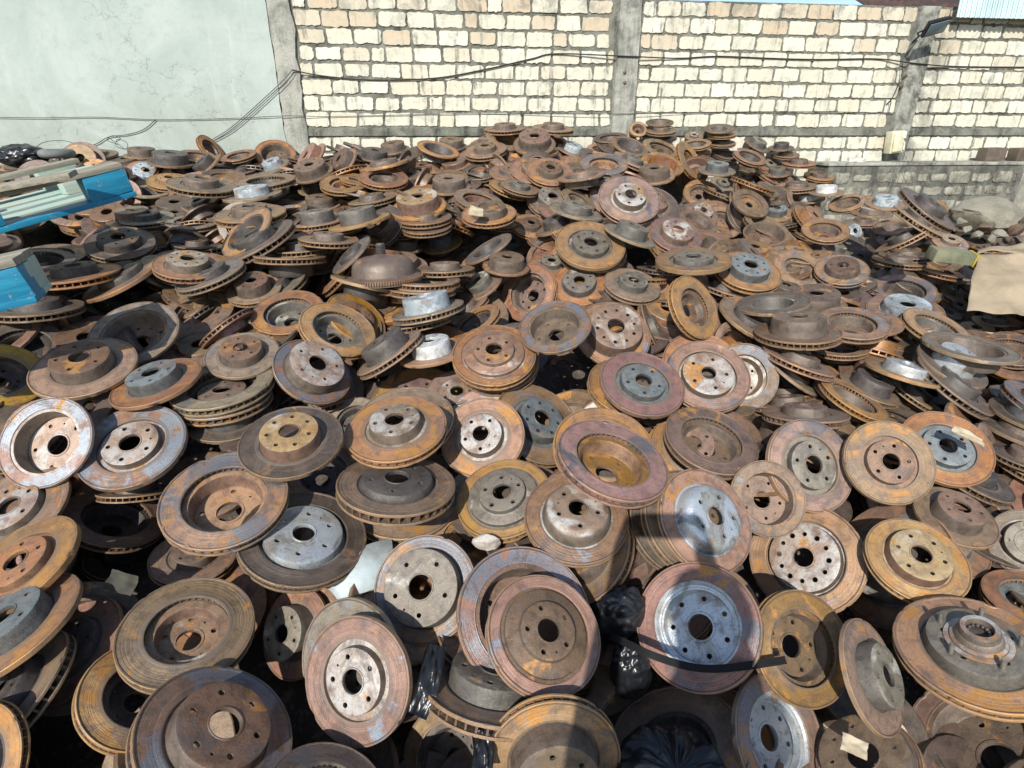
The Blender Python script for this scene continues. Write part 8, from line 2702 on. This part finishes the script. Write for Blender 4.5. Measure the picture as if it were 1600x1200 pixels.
# cardboard box flattened over the right edge
N = NT('cardboard'); P = N.n('TexCoord').outputs['Object']; vo = N.n('TexVoronoi', feature='DISTANCE_TO_EDGE'); vo.inputs['Scale'].default_value = 3.5
N.L(P, vo.inputs['Vector']); m1 = N.noise(P, 6, 8, .7); cr_ = N.math('MULTIPLY', N.ramp(vo.outputs[0], .0, .12), .35)
c = N.mix(N.ramp(m1, .4, .66), (.33, .265, .18), (.25, .20, .13)); 
c = N.mix(N.math('MULTIPLY', N.ramp(N.noise(P, 2.5, 7, .7), .56, .66), .5), c, (.18, .15, .11))
CARD = N.out(c, .88, 0, N.bump(N.math('ADD', cr_, m1), .7, .008))
bm = bmesh.new(); dC = 2.75
def sheet(bm, q0, q1, q2, q3, n_=14, th_=.006, amp=.035, sd_=1, ndir=Vector((0, -1, .3))):
    g = []
    for s_ in (0, 1):
        gg = []
        for i in range(n_+1):
            row = []
            for j in range(n_+1):
                u, v = i/n_, j/n_; p = (q0.lerp(q1, u)).lerp(q3.lerp(q2, u), v)
                h = noise.noise(Vector((u*3, v*3, sd_)))*amp+amp*.9*abs(noise.noise(Vector((u*1.6+5, v*1.2, sd_))))
                e = 1+.03*noise.noise(Vector((u*9, v*9, sd_+4)))
                row.append(bm.verts.new(p+ndir*h*e+ndir*(-th_*s_)+Vector((0, 0, .012*noise.noise(Vector((u*6, sd_, v*6)))))))
            gg.append(row)
        for i in range(n_):
            for j in range(n_): bm.faces.new((gg[i][j], gg[i+1][j], gg[i+1][j+1], gg[i][j+1]))
        g.append(gg)
    for i in range(n_):
        for j in (0, n_):
            bm.faces.new((g[0][i][j], g[0][i+1][j], g[1][i+1][j], g[1][i][j])); bm.faces.new((g[0][j][i], g[0][j][i+1], g[1][j][i+1], g[1][j][i]))
rt_ = empty('cardboard_box', pix(1560, 490, dC)); inv = rt_.location.copy()
tag(rt_, 'flattened light brown cardboard box leaning on the right edge of the heap', 'box')
def rel(v): return v-inv
bm = bmesh.new(); sheet(bm, rel(pix(1512, 486, dC-.05)), rel(pix(1680, 500, dC-.1)), rel(pix(1680, 398, dC+.15)), rel(pix(1526, 397, dC+.22)), 18); bm_obj('side_panel', bm, CARD, rt_, 60)
bm = bmesh.new(); sheet(bm, rel(pix(1526, 396, dC+.225)), rel(pix(1680, 398, dC+.155)), rel(pix(1690, 384, dC+.45)), rel(pix(1546, 386, dC+.5)), 14, sd_=3, ndir=Vector((0, 0, 1))); bm_obj('flap', bm, CARD, rt_, 60)
# mossy block with a yellow edge
c_ = pix(1488, 400, 2.98); rt_ = empty('timber_block', c_); rt_.rotation_euler = (R(6), R(6), R(-10)); tag(rt_, 'mossy green block with a yellow painted end resting beside the cardboard', 'block')
MOSS = plain('mossy_timber', (.20, .20, .13), .9, 0, (.12, .13, .08), 10, .5); YEL = plain('yellow_paint', (.45, .32, .03), .6, 0, (.25, .2, .06), 12)
bm = bmesh.new(); add_box(bm, (-.01, 0, 0), (.19, .10, .06), bev=.004, jit=.004); bm_obj('body', bm, MOSS, rt_)
bm = bmesh.new(); add_box(bm, (.0955, 0, 0), (.022, .102, .062), bev=.003, jit=.002); bm_obj('painted_end', bm, YEL, rt_)

# concrete chunk, rubble
FOAMQ = 1
def rock(c_, s_, label, mat, seed, name='stone', rot=(0, 0, 0), cat='stone', group=None, flat=.9):
    bm = bmesh.new(); bmesh.ops.create_icosphere(bm, subdivisions=4, radius=1); rg = random.Random(seed)
    pl = [(Vector((rg.uniform(-1, 1), rg.uniform(-1, 1), rg.uniform(-1, 1))).normalized(), rg.uniform(.5, .8)) for _ in range(11)]
    for v in bm.verts:
        for n_, d in pl:
            k = v.co.dot(n_)
            if k > d: v.co -= n_*(k-d)*flat
        v.co += v.co.normalized()*noise.noise(v.co*3+Vector((seed, 0, 0)))*.07
        v.co += v.co.normalized()*noise.noise(v.co*9+Vector((seed, 0, 0)))*.02
        v.co = Vector((v.co.x*s_[0], v.co.y*s_[1], v.co.z*s_[2]))
    o = bm_obj(name, bm, mat, ang=22); o.location = c_; o.rotation_euler = rot; tag(o, label, cat, group); return o
CONC = concrete('broken_concrete', (.30, .28, .22), (.19, .18, .14), 6, .3, 1, streak=False)
rock(pix(1558, 338, 3.9), (.30, .22, .13), 'large pyramid shaped lump of broken concrete in front of the low wall', CONC, 5, 'concrete_lump', (0, R(4), 0), 'concrete')
rock(on_heap(762, 846, -.02), (.042, .025, .024), 'dirty white foam lump between rusty discs below the centre', FOAM, 4, 'foam_lump', (0, .1, .2), 'foam')
rg = random.Random(12)
RK = [(1540, 355, .05), (1562, 366, .045), (1585, 360, .06), (1528, 368, .04), (1596, 375, .05), (1500, 345, .035), (1610, 352, .07), (1550, 372, .03), (1575, 374, .03), (1512, 358, .03)]
for i, (x_, y_, s_) in enumerate(RK):
    rock(pix(x_, y_, 3.75-.35*(y_-345)/25), (s_*rg.uniform(.9, 1.4), s_, s_*.7), 'broken brown rubble stone lying between the concrete lump and the cardboard', CONC if i % 2 else HC['br'], 20+i, 'rubble_stone', (rg.uniform(0, 1), 0, rg.uniform(0, 6)), 'stone', 'rubble stones below the concrete lump')
for nm, px_, wpx, lab in (('rusty_block', 1548, .17, 'dark rusty steel box on top of the low wall'), ('rusty_block', 1592, .12, 'second dark rusty steel box at the right end of the low wall top')):
    p = pix_wall(px_, 252, .18); bm = bmesh.new(); add_box(bm, (0, 0, .062), (wpx, .10, .10), bev=.004, jit=.004); o = bm_obj(nm, bm, HC['br']); o.matrix_world = WX @ Matrix.Translation((p.x, -.16, zl+.0)) ; tag(o, lab, 'steel box', 'rusty boxes on the low wall')

# white meter box with hanging wires
p = pix_wall(1398, 222, .08)
rt_ = empty('meter_box'); rt_.matrix_world = WX @ Matrix.Translation((p.x+.005, -.03, p.z)) @ Matrix.Rotation(R(-6), 4, 'Y'); tag(rt_, 'small weathered white plastic box fixed low on the dark right pillar', 'meter box')
WHP = plain('yellowed_plastic', (.62, .60, .44), .5, 0, (.48, .45, .30), 6)
bm = bmesh.new(); add_box(bm, (0, -.04, 0), (.115, .08, .165), bev=.008); bm_obj('case', bm, WHP, rt_)
bm = bmesh.new(); add_box(bm, (-.004, -.087, -.002), (.085, .012, .135), bev=.004); bm_obj('cover', bm, WHP, rt_)
bm = bmesh.new(); add_box(bm, (.035, -.095, .05), (.03, .006, .05), bev=.002); add_box(bm, (.045, -.095, -.03), (.008, .004, .06)); bm_obj('torn_label', bm, plain('white_label', (.8, .8, .78), .6), rt_)
WIRE = plain('wire_grey', (.10, .10, .09), .7); WIREB = plain('wire_black', (.02, .02, .022), .6)
def cable(pts, r_, label, mat, name='cable', group=None, n_=8):
    bm = bmesh.new(); add_tube(bm, smooth(pts, n_), r_, 6); o = bm_obj(name, bm, mat, ang=70); tag(o, label, 'cable', group); return o
def W(px, py, off=None):
    if off is None:
        x = pix_wall(px, py).x; off = .040 if (x < c1+.13 or min(abs(x-c2), abs(x-c3)) < .14) else .016
    return WX @ pix_wall(px, py, off)
for i, (a, b, lab) in enumerate((((1402, 236), (1424, 330), 'thin grey wire hanging straight from the white box to the heap'), ((1410, 236), (1440, 318), 'bent grey wire hanging right of the white box wires'), ((1406, 238), (1412, 300), 'short loose wire hanging under the white box'))):
    pa_, pb_ = W(*a), on_heap(b[0], b[1], .06)
    cable([pa_, pa_.lerp(pb_, .35)+Vector((.02*(i-1), 0, .02)), pa_.lerp(pb_, .7)+Vector((-.03*(i-1), 0, -.02)), pb_], .0018, lab, WIRE, 'wire')
# long cables on the wall
cable([W(x, y) for x, y in ((-60, 182), (60, 184), (150, 183), (250, 187), (360, 185), (450, 181), (520, 182), (700, 178), (800, 178), (960, 178), (1130, 175), (1260, 174), (1375, 176), (1500, 177), (1660, 178))], .0021, 'long black cable sagging along the wall low above the heap', WIREB)
cable([W(456, 109), W(500, 118), W(580, 125), W(680, 122), W(760, 108), W(830, 92), W(870, 84), W(980, 88), W(1060, 91), W(1120, 88), W(1200, 91), W(1280, 93), W(1370, 92), W(1430, 99), W(1500, 104), W(1660, 105)], .0045, 'upper black cable looping across the block wall bays', WIREB)
cable([W(456, 110), W(440, 128), W(400, 165), W(360, 200), W(325, 222)], .0024, 'thin cable slanting down the plaster from the left pillar', WIREB)
cable([W(459, 112), W(446, 130), W(404, 170), W(364, 204), W(331, 222)], .0022, 'second thin cable slanting beside the first down to the heap', WIREB)
cable([W(243, 187), W(225, 202), W(200, 210), W(170, 214), W(150, 225), W(118, 236)], .0025, 'loose cable branching down the plaster to the left', WIREB)
cable([W(172, 216, .07), W(180, 222, .09), W(188, 216, .07), W(176, 212, .06), W(168, 219, .08), W(185, 226, .07)], .002, 'small knot of thin wire on the plaster above the heap', WIREB, 'wire')
cable([W(1410, 99), W(1408, 120), W(1396, 150), W(1385, 163), W(1392, 158), W(1388, 178)], .003, 'thin cable running down the right pillar to the white box', WIREB)
cable([W(52, 233, .25), W(70, 222, .25), W(100, 220, .25), W(125, 228, .25), W(135, 238, .25)], .002, 'thin black hoop of wire over the bag at the top left', WIREB, 'wire')
# bolts in the pillars, part of them
for pil, ps in ((p2, ((976, 113), (976, 129))), (p3, ((1415, 118), (1409, 134)))):
    for (x_, y_) in ps:
        q = pix_wall(x_, y_, .03); bm = bmesh.new(); add_lathe(bm, [(0, .012), (.006, .012), (.007, .006), (.014, .004), (.015, 0)], 10, M=Matrix.Translation((q.x, -.03, q.z)) @ Matrix.Rotation(R(90), 4, 'X'))
        o = bm_obj('bolt', bm, HC['br']); o.parent = pil
# floodlight
q = pix_wall(1462, 42, .22); rt_ = empty('floodlight'); rt_.matrix_world = WX @ Matrix.Translation((q.x, -.22, q.z)) @ Matrix.Rotation(R(-14), 4, 'Y') @ Matrix.Rotation(R(-48), 4, 'X')
tag(rt_, 'small black floodlight on a bracket at the top of the right pillar', 'floodlight')
BLK = plain('black_metal', (.02, .021, .023), .45, .3); GLS = plain('lamp_glass', (.16, .22, .24), .15, 0, (.12, .17, .19), 3)
bm = bmesh.new(); add_box(bm, (0, 0, 0), (.17, .115, .028), bev=.006)
for k in range(7): add_box(bm, (-.06+.02*k, 0, .022), (.005, .09, .018))
bm_obj('housing', bm, BLK, rt_)
bm = bmesh.new(); add_box(bm, (0, 0, -.016), (.145, .09, .005), bev=.002); bm_obj('lens', bm, GLS, rt_)
bm = bmesh.new(); add_tube(bm, [(-.09, 0, 0), (-.10, .04, .03), (-.05, .09, .06), (0, .13, .09), (-.02, .19, .10)], .006, 6); bm_obj('bracket', bm, BLK, rt_)
# small grey tyre, wall top details
p = on_heap(89, 240, .07); rt_ = empty('grey_tyre', p); bm = bmesh.new()
for k in range(1):
    bmt = [(.065+.035*math.cos(a), .028*math.sin(a)) for a in [2*math.pi*i/14 for i in range(14)]]
    add_lathe(bm, bmt, 40, True)
bm_obj('rubber', bm, plain('grey_rubber', (.17, .18, .17), .8, 0, (.11, .12, .12)), rt_); tag(rt_, 'small dusty grey tyre lying at the top left of the heap', 'tyre')
# ---------------------------------------------------------------- the photographer, whose shadow falls over the heap
def skinned(name, chains, mat, parent=None, sub=2):
    me = bpy.data.meshes.new(name); vs, es, rad = [], [], []
    idx = {}
    for ch in chains:
        prev = None
        for key, p, r_ in ch:
            if key in idx and p is None: i = idx[key]
            else:
                i = len(vs); vs.append(p); rad.append(r_); idx[key] = i
            if prev is not None: es.append((prev, i))
            prev = i
    me.from_pydata(vs, es, []); o = bpy.data.objects.new(name, me); COL.objects.link(o)
    md = o.modifiers.new('skin', 'SKIN'); md.use_smooth_shade = True
    if not me.skin_vertices: me.attributes.new('x', 'FLOAT', 'POINT')
    for i, sv in enumerate(me.skin_vertices[0].data): sv.radius = (rad[i], rad[i]*.85) if isinstance(rad[i], float) else rad[i]
    me.skin_vertices[0].data[0].use_root = True
    s = o.modifiers.new('sub', 'SUBSURF'); s.levels = sub; s.render_levels = sub
    me.materials.append(mat)
    if parent: o.parent = parent
    return o
SKINM = plain('skin_tone', (.25, .14, .09), .55, 0, (.22, .12, .08)); SHIRT = plain('shirt_cloth', (.05, .07, .12), .9, 0, (.04, .055, .1)); TROU = plain('trouser_cloth', (.06, .06, .055), .9)
rt_ = empty('person', (0, -.47, .0)); tag(rt_, 'person in dark shirt and trousers standing in front of the heap holding up a phone', 'person')
V_ = lambda x, y, z: (x, y+.0, z)
body = [[('pel', V_(0, 0, .93), .13), ('waist', V_(0, 0, 1.08), .10), ('chest', V_(0, -.01, 1.28), .11), ('upch', V_(0, -.01, 1.40), .12), ('neck', V_(0, .01, 1.49), .055), ('h1', V_(0, .025, 1.56), .066), ('h2', V_(0, .03, 1.64), .086), ('h3', V_(0, .02, 1.71), .066)]]
for s in (-1, 1):
    body.append([('upch', None, 0), ('sh%d' % s, V_(.145*s, -.01, 1.40), .062), ('el%d' % s, V_(.19*s, .12, 1.24), .046), ('wr%d' % s, V_(.115*s, .37, 1.50), .028), ('pa%d' % s, V_(.095*s, .415, 1.56), .03)])
    for q, (dx, dz) in enumerate(((.0, .055), (-.012, .04), (-.016, .022), (-.018, .004))):
        body.append([('pa%d' % s, None, 0), ('f%d%d' % (s, q), V_((.092+dx*.2)*s, .445, 1.56+dz), .0095), ('g%d%d' % (s, q), V_((.078+dx)*s, .452, 1.562+dz), .008)])
    body.append([('pa%d' % s, None, 0), ('t%d' % s, V_(.085*s, .405, 1.60), .011), ('u%d' % s, V_(.062*s, .412, 1.605), .009)])
    body.append([('pel', None, 0), ('hp%d' % s, V_(.10*s, 0, .86), .095), ('kn%d' % s, V_(.12*s, .03, .48), .06), ('an%d' % s, V_(.13*s, 0, .09), .042), ('to%d' % s, V_(.15*s, .15, .04), .04)])
for ch in body:
    for i, it in enumerate(ch):
        if it[1] is None: ch[i] = (it[0], None, 0)
skinned('body', body, SKINM, rt_)
cl = [[('a', V_(0, 0, .90), .12), ('b', V_(0, 0, 1.08), .115), ('c', V_(0, -.01, 1.28), .125), ('d', V_(0, -.01, 1.40), .11), ('e', V_(0, 0, 1.455), .07)]]
for s in (-1, 1): cl.append([('d', None, 0), ('s%d' % s, V_(.145*s, -.01, 1.40), .08), ('m%d' % s, V_(.18*s, .07, 1.29), .064)])
skinned('shirt', cl, SHIRT, rt_)
tr = [[('a', V_(0, 0, .93), .12), ('b', V_(0, 0, .86), .12)]]
for s in (-1, 1): tr.append([('b', None, 0), ('h%d' % s, V_(.10*s, 0, .82), .108), ('k%d' % s, V_(.12*s, .03, .48), .075), ('n%d' % s, V_(.13*s, 0, .12), .06)])
skinned('trousers', tr, TROU, rt_)
bm = bmesh.new(); bmesh.ops.create_uvsphere(bm, u_segments=24, v_segments=16, radius=.1)
for v in bm.verts: v.co = Vector((v.co.x*.9, v.co.y*1.02, max(v.co.z, -.035)*1.05)); v.co += v.co.normalized()*noise.noise(v.co*30)*.006
o = bm_obj('hair', bm, BLK, rt_); o.location = (0, .01, 1.675)
ph_ = empty('phone', (0, -.028, 1.6)); tag(ph_, 'dark mobile phone held up level in both hands of the person', 'phone')
bm = bmesh.new(); add_box(bm, (0, 0, -.004), (.162, .009, .075), bev=.003); bm_obj('phone_body', bm, BLK, ph_)
bm = bmesh.new(); add_box(bm, (0, -.0052, -.004), (.150, .001, .068)); bm_obj('screen', bm, GLS, ph_)
